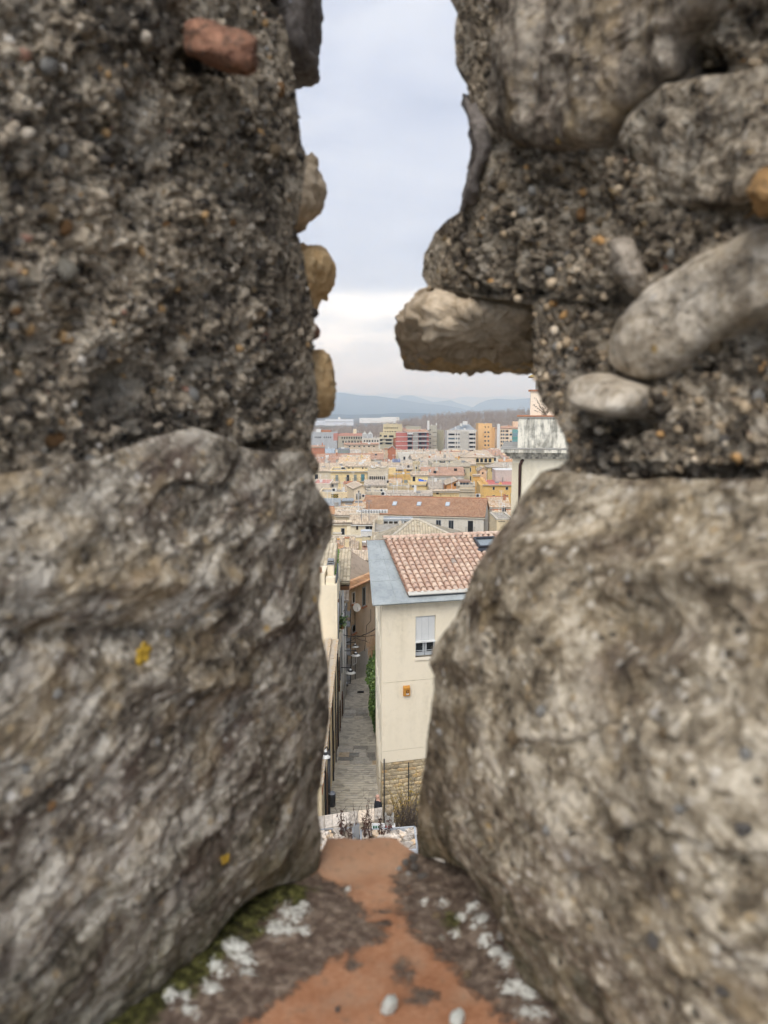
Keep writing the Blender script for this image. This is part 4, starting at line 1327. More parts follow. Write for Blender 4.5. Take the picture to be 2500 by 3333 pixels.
FOOT = []      # occupied plots
def Bd(name, label, x0, x1, yt, Y, rot=0.0, col=(226, 208, 168), roof=('flat', 0.4), depth=9.0, wins=(), cat='building', zb=None, group=None, stain=0.3, wallmat=None, cornice=None, clutter=True):
    """a building whose facade top runs from pixel x0 to x1 at height yt, its left corner Y metres away"""
    p0 = P(x0, yt, Y)
    fr = Frame(p0.x, p0.y, rot)
    zt = p0.z
    u1 = fr.hit(x1, yt)[0]
    if zb is None:
        zb = gz(Y) - 0.5
    kind = roof[0]
    if kind in ('tile', 'hip'):
        pitch = math.tan(math.radians(roof[3] if len(roof) > 3 else 23))
        run = rise_to(fr, u1 / 2, zt, pitch, roof[1], -0.3)
        depth = 2 * (run - 0.3)
    elif kind == 'shed':
        pitch = math.tan(math.radians(roof[3] if len(roof) > 3 else 18))
        run = rise_to(fr, u1 / 2, zt, pitch, roof[1], -0.3)
        depth = run - 0.3
    c = fr.at(u1 / 2, depth / 2, 0)
    root = empty(name, (c[0], c[1], gz(c[1])), label, cat, group)
    W = wallmat or plaster(col, stain)
    b = MB()
    L = fr.at
    ov = 0.3
    if kind == 'tile':
        zr = zt + (depth / 2 + ov) * pitch - ov * pitch
        b.add([L(0, 0, zb), L(u1, 0, zb), L(u1, depth, zb), L(0, depth, zb), L(0, 0, zt), L(u1, 0, zt), L(u1, depth, zt), L(0, depth, zt), L(0, depth / 2, zr - 0.02), L(u1, depth / 2, zr - 0.02)],
              [(3, 2, 1, 0), (0, 1, 5, 4), (2, 3, 7, 6), (1, 2, 6, 9, 5), (3, 0, 4, 8, 7), (4, 5, 9, 8), (6, 7, 8, 9)])
    elif kind == 'shed':
        zr = zt + depth * pitch
        b.add([L(0, 0, zb), L(u1, 0, zb), L(u1, depth, zb), L(0, depth, zb), L(0, 0, zt), L(u1, 0, zt), L(u1, depth, zr), L(0, depth, zr)],
              [(3, 2, 1, 0), (4, 5, 6, 7), (0, 1, 5, 4), (1, 2, 6, 5), (2, 3, 7, 6), (3, 0, 4, 7)])
    elif kind == 'gable':
        ua, za = fr.hit(roof[1], roof[2])
        b.add([L(0, 0, zb), L(u1, 0, zb), L(u1, depth, zb), L(0, depth, zb), L(0, 0, zt), L(u1, 0, zt), L(u1, depth, zt), L(0, depth, zt), L(ua, 0, za), L(ua, depth, za)],
              [(3, 2, 1, 0), (0, 1, 5, 8, 4), (2, 3, 7, 9, 6), (1, 2, 6, 5), (3, 0, 4, 7), (4, 8, 9, 7), (8, 5, 6, 9)])
    else:
        b.fbox(fr, 0, u1, 0, depth, zb, zt)
    b.build('wall', W, root)
    seg = 4 if Y > 130 else 6
    tp = 0.24 if Y < 200 else (0.34 if Y < 350 else 0.6)
    if kind == 'tile':
        up = 0.06
        e0 = zt - ov * pitch + up
        zr2 = zt + depth / 2 * pitch + up
        rf = link('roof', tile_mesh('roof', L(-0.25, -ov, e0), L(u1 + 0.25, -ov, e0), L(u1 + 0.25, depth / 2, zr2), L(-0.25, depth / 2, zr2), roof[2], tp, 0.42, seg=seg), root)
        bk = link('roof', tile_mesh('roof', L(u1 + 0.25, depth + ov, e0), L(-0.25, depth + ov, e0), L(-0.25, depth / 2, zr2), L(u1 + 0.25, depth / 2, zr2), roof[2], tp * 2, 0.8, seg=seg), root)
        MB().tube([L(-0.3, depth / 2, zr2 + 0.07), L(u1 + 0.3, depth / 2, zr2 + 0.07)], 0.13, 6).build('ridge', M_STONET if roof[2] in ('old', 'grey', 'moss') else M_TERR, rf)
        MB().fbox(fr, -0.2, u1 + 0.2, -ov + 0.05, -0.002, zt - 0.35, zt - 0.14).build('cornice', M_STONET if cornice is None else cornice, root)
    elif kind == 'shed':
        up = 0.06
        rf = link('roof', tile_mesh('roof', L(-0.2, -ov, zt - ov * pitch + up), L(u1 + 0.2, -ov, zt - ov * pitch + up), L(u1 + 0.2, depth + 0.1, zt + depth * pitch + up), L(-0.2, depth + 0.1, zt + depth * pitch + up), roof[2], tp, 0.42, seg=seg), root)
        MB().fbox(fr, -0.1, u1 + 0.1, -ov + 0.05, -0.002, zt - 0.32, zt - 0.14).build('cornice', M_STONET if cornice is None else cornice, root)
    elif kind == 'gable':
        for sgn, ue in ((-1, -0.3), (1, u1 + 0.3)):
            ub = ue
            zz = zt - 0.3 * (za - zt) / max(0.3, abs(ua - (0 if sgn < 0 else u1)))
            q = [L(ub, depth, zz + 0.06), L(ub, -0.25, zz + 0.06), L(ua, -0.25, za + 0.06), L(ua, depth, za + 0.06)]
            if sgn > 0:
                q = [q[1], q[0], q[3], q[2]]
            link('roof', tile_mesh('roof', *q, roof[3], tp, 0.42, seg=seg), root)
    elif kind == 'hip':
        # ridge between two pixels, hips down to the corners
        xa, xb = roof[4], roof[5]
        zr2 = zt + depth / 2 * pitch + 0.06
        ua = fr.hit(xa, roof[1], depth / 2)[0]
        ub = fr.hit(xb, roof[1], depth / 2)[0]
        e0 = zt - ov * pitch + 0.06
        c0, c1, c2, c3 = L(-ov, -ov, e0), L(u1 + ov, -ov, e0), L(u1 + ov, depth + ov, e0), L(-ov, depth + ov, e0)
        ra, rb = L(ua, depth / 2, zr2), L(ub, depth / 2, zr2)
        rf = None
        for q in ((c0, c1, rb, ra), (c1, c2, rb, rb), (c2, c3, ra, rb), (c3, c0, ra, ra)):
            rf = link('roof', tile_mesh('roof', *q, roof[2], tp, 0.42, seg=seg), root)
        tr_ = M_STONET
        for a_, b_ in ((c0, ra), (c1, rb), (ra, rb)):
            MB().tube([Vector(a_) + Vector((0, 0, 0.08)), Vector(b_) + Vector((0, 0, 0.1))], 0.12, 6).build('ridge', tr_, rf)
    elif kind == 'flat':
        h = roof[1]
        rm = roof[2] if len(roof) > 2 else M_GRAV
        t = 0.25
        MB().fbox(fr, t, u1 - t, t, depth - t, zt, zt + 0.06).build('roof', rm, root)
        if h > 0:
            p_ = MB()
            p_.fbox(fr, -0.05, u1 + 0.05, -0.06, t, zt + 0.003, zt + h).fbox(fr, -0.05, u1 + 0.05, depth - t, depth + 0.05, zt + 0.003, zt + h)
            p_.fbox(fr, -0.05, t, t, depth - t, zt + 0.003, zt + h).fbox(fr, u1 - t, u1 + 0.05, t, depth - t, zt + 0.003, zt + h)
            p_.build('parapet', roof[3] if len(roof) > 3 else W, root)
    if Y > 100 and clutter:
        # vents, flues, tanks and aerials
        rc_ = random.Random(int(x0 * 7 + yt))
        dmax = depth * (.45 if kind in ('tile', 'hip') else .9)
        for _ in range(int(min(9, 1 + u1 / 2.2))):
            uu, dd = rc_.uniform(.06, .9) * u1, rc_.uniform(.15, .95) * dmax
            zz = zt + (dd * pitch if kind in ('tile', 'hip', 'shed') else 0)
            if kind in ('gable',) or (kind == 'hip' and not .35 < uu / u1 < .65):
                continue
            t_ = rc_.random()
            if t_ < .35:
                s2 = rc_.uniform(.2, .45)
                MB().fbox(fr, uu, uu + s2 * 1.6, dd, dd + s2, zz - .3, zz + rc_.uniform(.6, 1.5)).build('flue', rc_.choice((W, M_WHITE, M_TERR, M_CONC)), root)
            elif t_ < .6:
                MB().fbox(fr, uu, uu + rc_.uniform(.6, 1.4), dd, dd + .6, zz - .1, zz + rc_.uniform(.35, .9)).build('vent', rc_.choice((M_WHITE, M_GREYM, M_WHITE, M_IRON)), root)
            else:
                hgt = rc_.uniform(1.2, 3.0)
                b3 = MB().tube([fr.at(uu, dd, zz - .1), fr.at(uu, dd, zz + hgt)], .045, 4)
                for q_ in range(3):
                    b3.tube([fr.at(uu - .45, dd, zz + hgt - .2 * q_), fr.at(uu + .45, dd, zz + hgt - .2 * q_)], .025, 3)
                b3.build('antenna', rc_.choice((M_GREYM, M_WHITE)), root)
    for w in wins:
        if w[0] == 'g':
            _, wx0, wy0, wx1, wy1, nx, ny, fw, fh, st = w
            for i in range(nx):
                for j in range(ny):
                    cx0 = wx0 + (wx1 - wx0) * i / nx
                    cx1 = wx0 + (wx1 - wx0) * (i + 1) / nx
                    cy0 = wy0 + (wy1 - wy0) * j / ny
                    cy1 = wy0 + (wy1 - wy0) * (j + 1) / ny
                    mx, my = (cx0 + cx1) / 2, (cy0 + cy1) / 2
                    hw, hh = (cx1 - cx0) * fw / 2, (cy1 - cy0) * fh / 2
                    a = fr.hit(mx - hw, my)[0]
                    bb = fr.hit(mx + hw, my)[0]
                    z1_, z0_ = fr.hit(mx, my - hh)[1], fr.hit(mx, my + hh)[1]
                    window(root, fr, a, bb, z0_, z1_, st)
        else:
            wx0, wy0, wx1, wy1, st = w[:5]
            a, z1_ = fr.hit(wx0, wy0)
            bb, _ = fr.hit(wx1, wy0)
            z0_ = fr.hit((wx0 + wx1) / 2, wy1)[1]
            window(root, fr, a, bb, z0_, z1_, st)
            if len(w) > 5:
                balcony(root, fr, a - 0.35, bb + 0.35, z0_)
    xs = [L(a_, b_, 0)[0] for a_ in (0, u1) for b_ in (0, depth)]
    ys = [L(a_, b_, 0)[1] for a_ in (0, u1) for b_ in (0, depth)]
    FOOT.append((min(xs), max(xs), min(ys), max(ys)))
    root_info = {'root': root, 'fr': fr, 'u1': u1, 'zt': zt, 'zb': zb, 'depth': depth}
    return root_info

def pbox(info, name, x0, y0, x1, y1, d0, d1, mat, parent=None):
    """a part given by its pixel rectangle at depth d0 behind the facade"""
    fr = info['fr']
    a, z1_ = fr.hit(x0, y0, d0)
    b_, _ = fr.hit(x1, y0, d0)
    z0_ = fr.hit((x0 + x1) / 2, y1, d0)[1]
    return MB().fbox(fr, a, b_, d0, d1, z0_, z1_).build(name, mat, parent or info['root'])

# ------------------------------------------------------------------ the alley
rnd = random.Random(3)
M_PAVEM, g, bs = new_mat('alley_paving')
co = g.obj()
v = g.vor(g.mapping(co, scale=(3.4, 2.4, 1.0)), 1.0)
n = g.noise(co, 1.3, 5, 0.65)
c_ = g.ramp(g.math('ADD', g.math('MULTIPLY', g.sep(v.outputs['Color'])[0], 0.5), g.math('MULTIPLY', n, 0.5)), [(0.25, (0.38, 0.355, 0.305)), (0.5, (0.52, 0.485, 0.42)), (0.75, (0.62, 0.58, 0.5))])
g.put(bs.inputs['Base Color'], c_)
g.put(bs.inputs['Normal'], g.bump(g.noise(co, 12, 4, 0.6), 0.4, 0.03))
bs.inputs['Roughness'].default_value = 0.8
rows_ = []
Ya = 26.6
k_ = 0
while Ya < 78:
    landing = (39.0 < Ya < 43.6) or (51.5 < Ya < 56.0)
    st = 0.40 if not landing else 0.9
    lip = 0.045 if not landing else 0.0
    for (yy, dz) in ((Ya, lip), (Ya + st * 0.82, lip * 0.6), (Ya + st * 0.86, -0.02), (Ya + st * 0.99, -0.02)):
        rows_.append([(xL(yy) - 0.3 + (xR(yy) + 0.5 - xL(yy) + 0.3) * t, yy, alley_z(yy) + dz + (0.012 * math.sin(37 * t + k_ * 5.1) if not landing else 0) - 0.05 * math.sin(math.pi * t)) for t in [i / 14 for i in range(15)]])
    Ya += st
    k_ += 1
alley = link('alley', grid_mesh('alley', np.array(rows_), M_PAVEM, smooth=False))
tag(alley, 'stepped grey stone paved alley running downhill', kind='structure')
for ya, yb in ((39.1, 43.5), (51.6, 55.9)):
    yy = ya
    while yy < yb - 0.3:
        dy = rnd.uniform(0.7, 1.25)
        dy = min(dy, yb - yy)
        x_ = xL(yy) + 0.1
        while x_ < xR(yy) - 0.15:
            w = min(rnd.uniform(0.45, 0.9), xR(yy) - 0.05 - x_)
            b = MB()
            zz = lambda Yv: alley_z(Yv) + rnd.uniform(-0.006, 0.006)
            a_, c2 = x_ + 0.015, x_ + w - 0.015
            y0, y1 = yy + 0.015, yy + dy - 0.015
            za, zb_ = alley_z(y0) + 0.0 - 0.03, alley_z(y1) - 0.03
            h = rnd.uniform(0.05, 0.065)
            b.hexa([(a_, y0, za - .03), (c2, y0, za - .03), (c2, y1, zb_ - .03), (a_, y1, zb_ - .03), (a_ + .01, y0 + .01, za + h), (c2 - .01, y0 + .01, za + h), (c2 - .01, y1 - .01, zb_ + h), (a_ + .01, y1 - .01, zb_ + h)])
            b.build('paving_slab', M_PAVE, alley)
            x_ += w
        yy += dy
def on_alley(px, py):
    r = ray(px, py)
    t = -10.697 / (r.z + 0.207 * r.y)
    return r * t
def cover(name, label, px, py, w, l, mat, cross=True):
    p = on_alley(px, py)
    root = empty(name, p, label, 'drain')
    b = MB()
    q = lambda dx, dy, h: (p.x + dx, p.y + dy, alley_z(p.y + dy) + h)
    b.hexa([q(-w, -l, 0), q(w, -l, 0), q(w, l, 0), q(-w, l, 0), q(-w, -l, .06), q(w, -l, .06), q(w, l, .06), q(-w, l, .06)])
    b.build('frame', mat, root)
    b = MB()
    if cross:
        b.tube([q(-w * .8, -l * .8, .07), q(w * .8, l * .8, .07)], 0.02, 4).tube([q(w * .8, -l * .8, .07), q(-w * .8, l * .8, .07)], 0.02, 4)
    else:
        for i in range(7):
            xx = -w * .85 + 1.7 * w * i / 6
            b.tube([q(xx, -l * .9, .065), q(xx, l * .9, .065)], 0.02, 4)
    b.build('rib' if cross else 'grate_bars', M_CONC if cross else M_IRON, root)
cover('hatch_cover', 'pale hatch cover with a cross in the lower alley landing', 1153, 2459, 0.28, 0.42, M_CONC)
cover('hatch_cover', 'smaller pale hatch cover in the upper alley landing', 1177, 2323, 0.22, 0.34, M_CONC)
cover('drain_grate', 'dark oblong drain grate in the alley steps', 1174, 2253, 0.27, 0.3, M_IRON, False)

# ------------------------------------------------------------------ the cream house beside the alley
TH, AL = math.radians(14.5), math.radians(23.5)
HP0 = P(1214, 1967, 28.55)
HU = Vector((math.cos(TH), math.sin(TH), 0))
HS = Vector((-math.sin(TH) * math.cos(AL), math.cos(TH) * math.cos(AL), math.sin(AL)))
HN = HU.cross(HS).normalized()
def rp(a, b_, h=0.0):
    return HP0 + HU * a + HS * b_ + HN * h
def rhit(px, py):
    r = ray(px, py)
    p = r * (HP0.dot(HN) / r.dot(HN)) - HP0
    return p.dot(HU), p.dot(HS)
hn = Vector((-math.sin(TH), math.cos(TH), 0))
c0 = HP0 + hn * 0.40 + HU * 0.46
hf = Frame(c0.x, c0.y, 14.5)
HZT = HP0.z + 0.40 * math.tan(AL) - 0.10
HZB = -18.2
house = empty('cream_house', (3.5, 33, -17), 'cream plastered house with pink tiled roof and zinc edge beside the alley', 'house')
HPL = plaster((230, 217, 189), 0.15)
# plan: near corner, right end, rear, and the skewed alley side
HL = 8.6
HD = 7.2
far = Vector((-0.40, 36.9, 0))
zr = HP0.z + 4.43 * math.sin(AL)
def joint_z(py):
    return hf.hit(1300, py)[1]
zj1, zj2, zst = joint_z(2219), joint_z(2441), joint_z(2478)
wu0, wz1 = hf.hit(1353, 2007)
wu1, _ = hf.hit(1418, 2007)
wz0 = hf.hit(1385, 2137)[1]
b = MB()
th_ = 0.28
for za, zb_ in ((zst, zj2 - 0.008), (zj2 + 0.008, zj1 - 0.008)):
    b.fbox(hf, 0, HL, 0, th_, za, zb_)
b.fbox(hf, 0, wu0, 0, th_, zj1 + 0.008, HZT).fbox(hf, wu1, HL, 0, th_, zj1 + 0.008, HZT)
b.fbox(hf, wu0, wu1, 0, th_, wz1, HZT).fbox(hf, wu0, wu1, 0, th_, zj1 + 0.008, wz0)
b.build('front_wall', HPL, house)
b = MB()
lc = hf.at(0.02, 0.03, 0)
rc = hf.at(HL - 0.02, 0.03, 0)
rr = hf.at(HL - 0.02, HD, 0)
b.prism([(lc[0], lc[1] + 0.25), (rc[0], rc[1] + 0.25), (rr[0], rr[1]), (far.x, far.y)], HZB, HZT - 0.02)
b.add([(lc[0], lc[1] + .25, HZT - .02), (rc[0], rc[1] + .25, HZT - .02), (rr[0], rr[1], HZT - .02), (far.x, far.y, HZT - .02), rp(1.0, 4.3, -0.15), rp(8.6, 4.3, -0.15)], [(3, 0, 4), (1, 2, 5), (0, 1, 5, 4), (2, 3, 4, 5)])
core = b.build('side_wall', plaster((240, 232, 212), 0.12), house)  # paler plaster than the front: light on this side is put into the colour
MB().fbox(hf, 0.03, HL - 0.03, 0.016, 0.2, zst, HZT - 0.05).fbox(hf, 0.02, HL - 0.02, 0.1, 0.3, zst - 0.1, zst + 0.0) if False else None
# alley side: raised plaster strips between tall slits
side_dir = (far - Vector((lc[0], lc[1] + 0.25, 0)))
side_len = side_dir.length
sf = Frame(far.x, far.y, math.degrees(math.atan2(-side_dir.y, -side_dir.x)))
def side_hit(px, py):
    return sf.hit(px, py)
for i in range(6):
    u_ = 0.5 + i * 1.15
    for (z0, z1) in ((-8.9 - 0.25 * (i % 2), -7.4), (-11.6, -9.4 - 0.2 * (i % 2)), (-13.6, -12.0)):
        w = MB().fbox(sf, u_, u_ + 0.42, -0.035, 0.02, z0, z1)
        o = w.build('window', M_CONC, house)
        MB().fbox(sf, u_ + 0.06, u_ + 0.36, -0.045, 0.01, z0 + 0.06, z1 - 0.06).build('pane', M_PANE, o)
    MB().fbox(sf, u_ + 0.55, u_ + 0.95, -0.05, -0.001, -15.6, HZT - 0.12).build('plaster_strip', plaster((240, 232, 212), 0.12), house)
# rubble plinth, front and along the alley
def stone_variants(n, seed):
    out = []
    rg = random.Random(seed)
    for k in range(n):
        m = 9
        front, mid = [], []
        for i in range(m):
            a = 2 * math.pi * i / m
            c, s = math.cos(a), math.sin(a)
            pw = 0.55
            x = math.copysign(abs(c) ** pw, c) * rg.uniform(0.86, 1.0)
            z = math.copysign(abs(s) ** pw, s) * rg.uniform(0.84, 1.0)
            front.append((x * 0.78, -1.0 + rg.uniform(-0.1, 0.25), z * 0.76))
            mid.append((x, -0.35, z))
        back = [(x, 1.0, z) for x, y, z in mid]
        vs_ = front + mid + back + [(rg.uniform(-.2, .2), -1.15, rg.uniform(-.2, .2))]
        fs = []
        for r in range(2):
            for i in range(m):
                j = (i + 1) % m
                fs.append((r * m + i, (r + 1) * m + i, (r + 1) * m + j, r * m + j))
        fs += [(3 * m, i, (i + 1) % m) for i in range(m)]
        me = bpy.data.meshes.new('stone')
        me.from_pydata(vs_, [], fs)
        me.update()
        out.append(me)
    return out
SV = stone_variants(6, 9)
for me_ in SV:
    me_.materials.append(M_RUBBLE)
def rubble(parent, fr, u0, u1, z0, z1, course=0.24, proud=0.05, var=SV, name='stone', lim=400, d=0.0):
    z = z0
    rg = random.Random(int(u1 * 100))
    root_loc = Vector((0, 0, 0))
    p = parent
    while p is not None:
        root_loc += p.location
        p = p.parent
    cnt = 0
    ang = math.atan2(fr.u.y, fr.u.x)
    while z < z1 - 0.08:
        h = min(course * rg.uniform(0.7, 1.35), z1 - z)
        u = u0 - rg.uniform(0, 0.2)
        while u < u1 and cnt < lim:
            w = rg.uniform(0.22, 0.55)
            uu0, uu1 = max(u, u0), min(u + w, u1)
            if uu1 - uu0 > 0.08:
                o = bpy.data.objects.new(name, var[rg.randrange(len(var))])
                COL.objects.link(o)
                o.parent = parent
                c = Vector(fr.at((uu0 + uu1) / 2, d, z + h / 2)) - root_loc
                o.location = c
                o.rotation_euler = (rg.uniform(-.05, .05), rg.uniform(-.12, .12), ang)
                o.scale = ((uu1 - uu0) / 2 * 0.98, proud * rg.uniform(0.7, 1.2), h / 2 * 0.97)
                cnt += 1
            u += w
        z += h
base_ = MB().fbox(hf, 0.02, HL, 0.06, 0.35, HZB, zst - 0.001).build('plinth', plaster((176, 158, 124), 0.4), house)
rubble(base_, hf, 0.0, 6.0, -17.0, zst - 0.02, 0.19, 0.035, d=0.062)
b = MB()
b.hexa([(0.02, 29.3, -18.0), (0.30, 29.3, -18.0), (0.2, 37.0, -20), (-0.25, 37.0, -20), (0.06, 29.3, -14.2), (0.30, 29.3, -14.2), (0.2, 37.0, -16.4), (-0.38, 37.0, -16.4)])
b.build('plinth', plaster((158, 138, 104), 0.6), house)
# downpipe at the corner
MB().tube([hf.at(0.07, -0.06, zst + 0.2), hf.at(0.07, -0.06, -16.9)], 0.024, 8).build('drain_pipe', M_IRON, house, smooth=True)
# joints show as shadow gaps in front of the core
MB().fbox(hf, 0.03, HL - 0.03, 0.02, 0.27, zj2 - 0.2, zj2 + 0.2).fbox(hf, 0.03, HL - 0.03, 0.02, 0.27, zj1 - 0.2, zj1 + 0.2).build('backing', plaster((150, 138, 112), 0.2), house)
# zinc roof strip and eave
def roof_slab(name, pts, h0, h1, mat, par):
    lo = [rp(a, b_, h0) for a, b_ in pts]
    return MB().slab(lo, HN * (h1 - h0)).build(name, mat, par)
zinc = roof_slab('roof_edge', [(0, 0), (8.9, 0), (8.9, 0.5), (1.62, 0.5), (1.62, 4.43), (0.75, 4.43)], -0.09, 0.0, M_ZINC, house)
for b0 in (1.45, 2.95):
    aL = 0.75 * b0 / 4.43
    MB().tube([rp(aL, b0, 0.004), rp(1.56, b0, 0.004)], 0.016, 5).build('seam', M_ZINC, zinc)
MB().tube([rp(0.95, 0.05, 0.004), rp(1.25, 4.4, 0.004)], 0.012, 5).build('seam', M_ZINC, zinc)
MB().tube([rp(0.0, 0.0, 0.0), rp(0.75, 4.43, 0.0)], 0.03, 6).build('seam', M_ZINC, zinc)
MB().tube([rp(0.0, 0.0, -0.03), rp(8.9, 0.0, -0.03)], 0.035, 6).build('gutter_edge', M_ZINC, zinc)
MB().slab([rp(1.5, 0.28, 0.0), rp(8.9, 0.28, 0.0), rp(8.9, 0.28, 0.11), rp(1.5, 0.28, 0.11)], HS * 0.12).build('eave_board', flat_mat('slate_grey', (0.09, 0.10, 0.11), 0.6), zinc)
MB().slab([rp(1.48, 0.24, 0.11), rp(8.9, 0.24, 0.11), rp(8.9, 0.24, 0.15), rp(1.48, 0.24, 0.15)], HS * 0.22).build('eave_trim', flat_mat('pale_trim', (0.55, 0.53, 0.47), 0.7), zinc)
# roof bed and tiles: each cover tile a piece
roof = roof_slab('roof', [(1.5, 0.36), (8.8, 0.36), (8.8, 4.40), (1.5, 4.40)], -0.06, 0.05, flat_mat('tile_bed', (0.16, 0.095, 0.065), 0.95), house)
bk = MB()
bk.slab([rp(0.7, 4.43, -0.09), rp(8.9, 4.43, -0.09), rp(8.9, 4.43, -0.09) + hn * 4.2 - Vector((0, 0, 1.8)), rp(2.6, 4.43, -0.09) + hn * 4.2 - Vector((0, 0, 1.8))], Vector((0, 0, 0.1)))
bk.build('rear_roof', tiles('house'), house)
MT = rand_tiles('house_tiles', 'house')
def barrel(name, r0, r1, length, seg=7, th=0.014):
    """half-round tile, wide end down the slope, tapering upwards"""
    V, Fc = [], []
    for (yy, r) in ((0.0, r0), (length, r1)):
        for lay in (0, th):
            for i in range(seg + 1):
                a = math.pi * i / seg
                V.append((-(r - lay) * math.cos(a), yy, (r - lay) * math.sin(a) * 0.92))
    n = seg + 1
    for i in range(seg):
        Fc.append((i, i + 1, 2 * n + i + 1, 2 * n + i))
        Fc.append((n + i + 1, n + i, 3 * n + i, 3 * n + i + 1))
        Fc.append((i + 1, i, n + i, n + i + 1))
        Fc.append((2 * n + i, 2 * n + i + 1, 3 * n + i + 1, 3 * n + i))
    me = bpy.data.meshes.new(name)
    me.from_pydata(V, [], Fc)
    me.materials.append(MT)
    me.polygons.foreach_set('use_smooth', np.ones(len(Fc), dtype=bool))
    me.update()
    return me
TM = barrel('roof_tile', 0.108, 0.088, 0.40)
PITCH_T, NROW = 0.262, 13
EXP = 4.0 / NROW
tile_objs = 0
roofloc = house.location + roof.location
Rm = Matrix((HU, HS, HN)).transposed()
rest = MB()
sky_a0, sky_b1 = rhit(1538, 1764)
sky_b0 = rhit(1556, 1795)[1]
rg = random.Random(21)
for ci in range(28):
    ac = 1.54 + 0.13 + ci * PITCH_T
    # channel tile under the covers
    for ri in range(NROW):
        bb = 0.40 + ri * EXP
        if sky_a0 - 0.05 < ac < sky_a0 + 1.15 and sky_b0 - 0.22 < bb < sky_b1 + 0.05:
            continue
        if ci < 22:
            o = bpy.data.objects.new('roof_tile', TM)
            COL.objects.link(o)
            o.parent = roof
            M_ = Rm.copy()
            rot = Matrix.Rotation(math.radians(rg.uniform(-1.6, 1.6)), 3, 'Z') @ Matrix.Rotation(math.radians(-4.2 + rg.uniform(-0.7, 0.7)), 3, 'X')
            o.rotation_euler = (M_ @ rot).to_euler()
            o.location = rp(ac + rg.uniform(-.006, .006), bb + rg.uniform(-.012, .012), 0.085) - roofloc - roof.parent.location * 0
            o.location = rp(ac + rg.uniform(-.006, .006), bb + rg.uniform(-.012, .012), 0.085)
            tile_objs += 1
        else:
            base_i = len(rest.v)
            seg = 5
            for yy, r in ((0, .108), (.4, .088)):
                for i in range(seg + 1):
                    a = math.pi * i / seg
                    rest.v.append(tuple(rp(ac - r * math.cos(a), bb + yy, 0.085 + r * math.sin(a) - yy * 0.07)))
            for i in range(seg):
                rest.f.append((base_i + i, base_i + i + 1, base_i + seg + 2 + i, base_i + seg + 1 + i))
ro = rest.build('roof_tile_rest', MT, roof)
tag(ro, kind='stuff')
pan = MB()
for ci in range(28):
    ac = 1.54 + ci * PITCH_T
    for ri in range(NROW):
        bb = 0.36 + ri * EXP
        if sky_a0 - 0.1 < ac < sky_a0 + 1.2 and sky_b0 - 0.1 < bb < sky_b1:
            continue
        base_i = len(pan.v)
        for yy, w, h in ((0, .085, 0.072), (.33, .105, 0.05)):
            for dx, dz in ((-w, .05), (-w * .6, .015), (0, 0), (w * .6, .015), (w, .05)):
                pan.v.append(tuple(rp(ac + dx, bb + yy, h + dz)))
        for i in range(4):
            pan.f.append((base_i + i, base_i + i + 1, base_i + 6 + i, base_i + 5 + i))
po = pan.build('channel_tiles', flat_mat('channel_tile', (0.30, 0.18, 0.125), 0.9, var=0.35, scale=3), roof)
tag(po, kind='stuff')
# the tiles were placed in world space: shift them into the roof's own space
for ch in roof.children:
    if ch.name.startswith('roof_tile') and ch.data == TM:
        ch.location = ch.location - (house.location + roof.location)
RM = barrel('ridge_tile', 0.12, 0.105, 0.42)
for i in range(20):
    o = bpy.data.objects.new('ridge_tile', RM)
    COL.objects.link(o)
    o.parent = roof
    zax = Vector((0, 0, 1))
    o.rotation_euler = Matrix((-hn, HU, zax)).transposed().to_euler()
    o.location = rp(1.42 + i * 0.365, 4.42, 0.1) + Vector((0, 0, rg.uniform(0, .012))) - (house.location + roof.location)
# skylight
sk = empty('skylight', rp(sky_a0 + .5, (sky_b0 + sky_b1) / 2, 0.1) - house.location, parent=house)
def rbox(a0, a1, b0, b1, h0, h1, name, mat, par):
    return MB().slab([rp(a0, b0, h0), rp(a1, b0, h0), rp(a1, b1, h0), rp(a0, b1, h0)], HN * (h1 - h0)).build(name, mat, par)
M_SKF = flat_mat('skylight_frame', (0.05, 0.055, 0.065), 0.45)
sa, sb, s0, s1 = sky_a0, sky_a0 + 0.98, sky_b0, sky_b1
b = MB()
for a0, a1, b0, b1 in ((sa, sa + .08, s0, s1), (sb - .08, sb, s0, s1), (sa + .08, sb - .08, s0, s0 + .08), (sa + .08, sb - .08, s1 - .08, s1)):
    b.slab([rp(a0, b0, 0.05), rp(a1, b0, 0.05), rp(a1, b1, 0.05), rp(a0, b1, 0.05)], HN * 0.22)
b.build('frame', M_SKF, sk)
rbox(sa + .08, sb - .08, s0 + .08, s1 - .08, 0.1, 0.16, 'pane', glass_mat('skylight_glass', (0.25, 0.29, 0.31), 0.08), sk)
rbox(sa - .08, sb + .08, s0 - .2, s0 - 0.002, 0.1, 0.17, 'flashing', M_SKF, sk)
# eave mortar plugs under the first tiles
b = MB()
for ci in range(28):
    ac = 1.54 + 0.13 + ci * PITCH_T
    b.slab([rp(ac - .085, 0.43, 0.06), rp(ac + .085, 0.43, 0.06), rp(ac + .06, 0.43, 0.14), rp(ac, 0.43, 0.165), rp(ac - .06, 0.43, 0.14)], HS * 0.03)
b.build('eave_mortar', flat_mat('eave_mortar', (0.33, 0.29, 0.19), 0.95), roof)
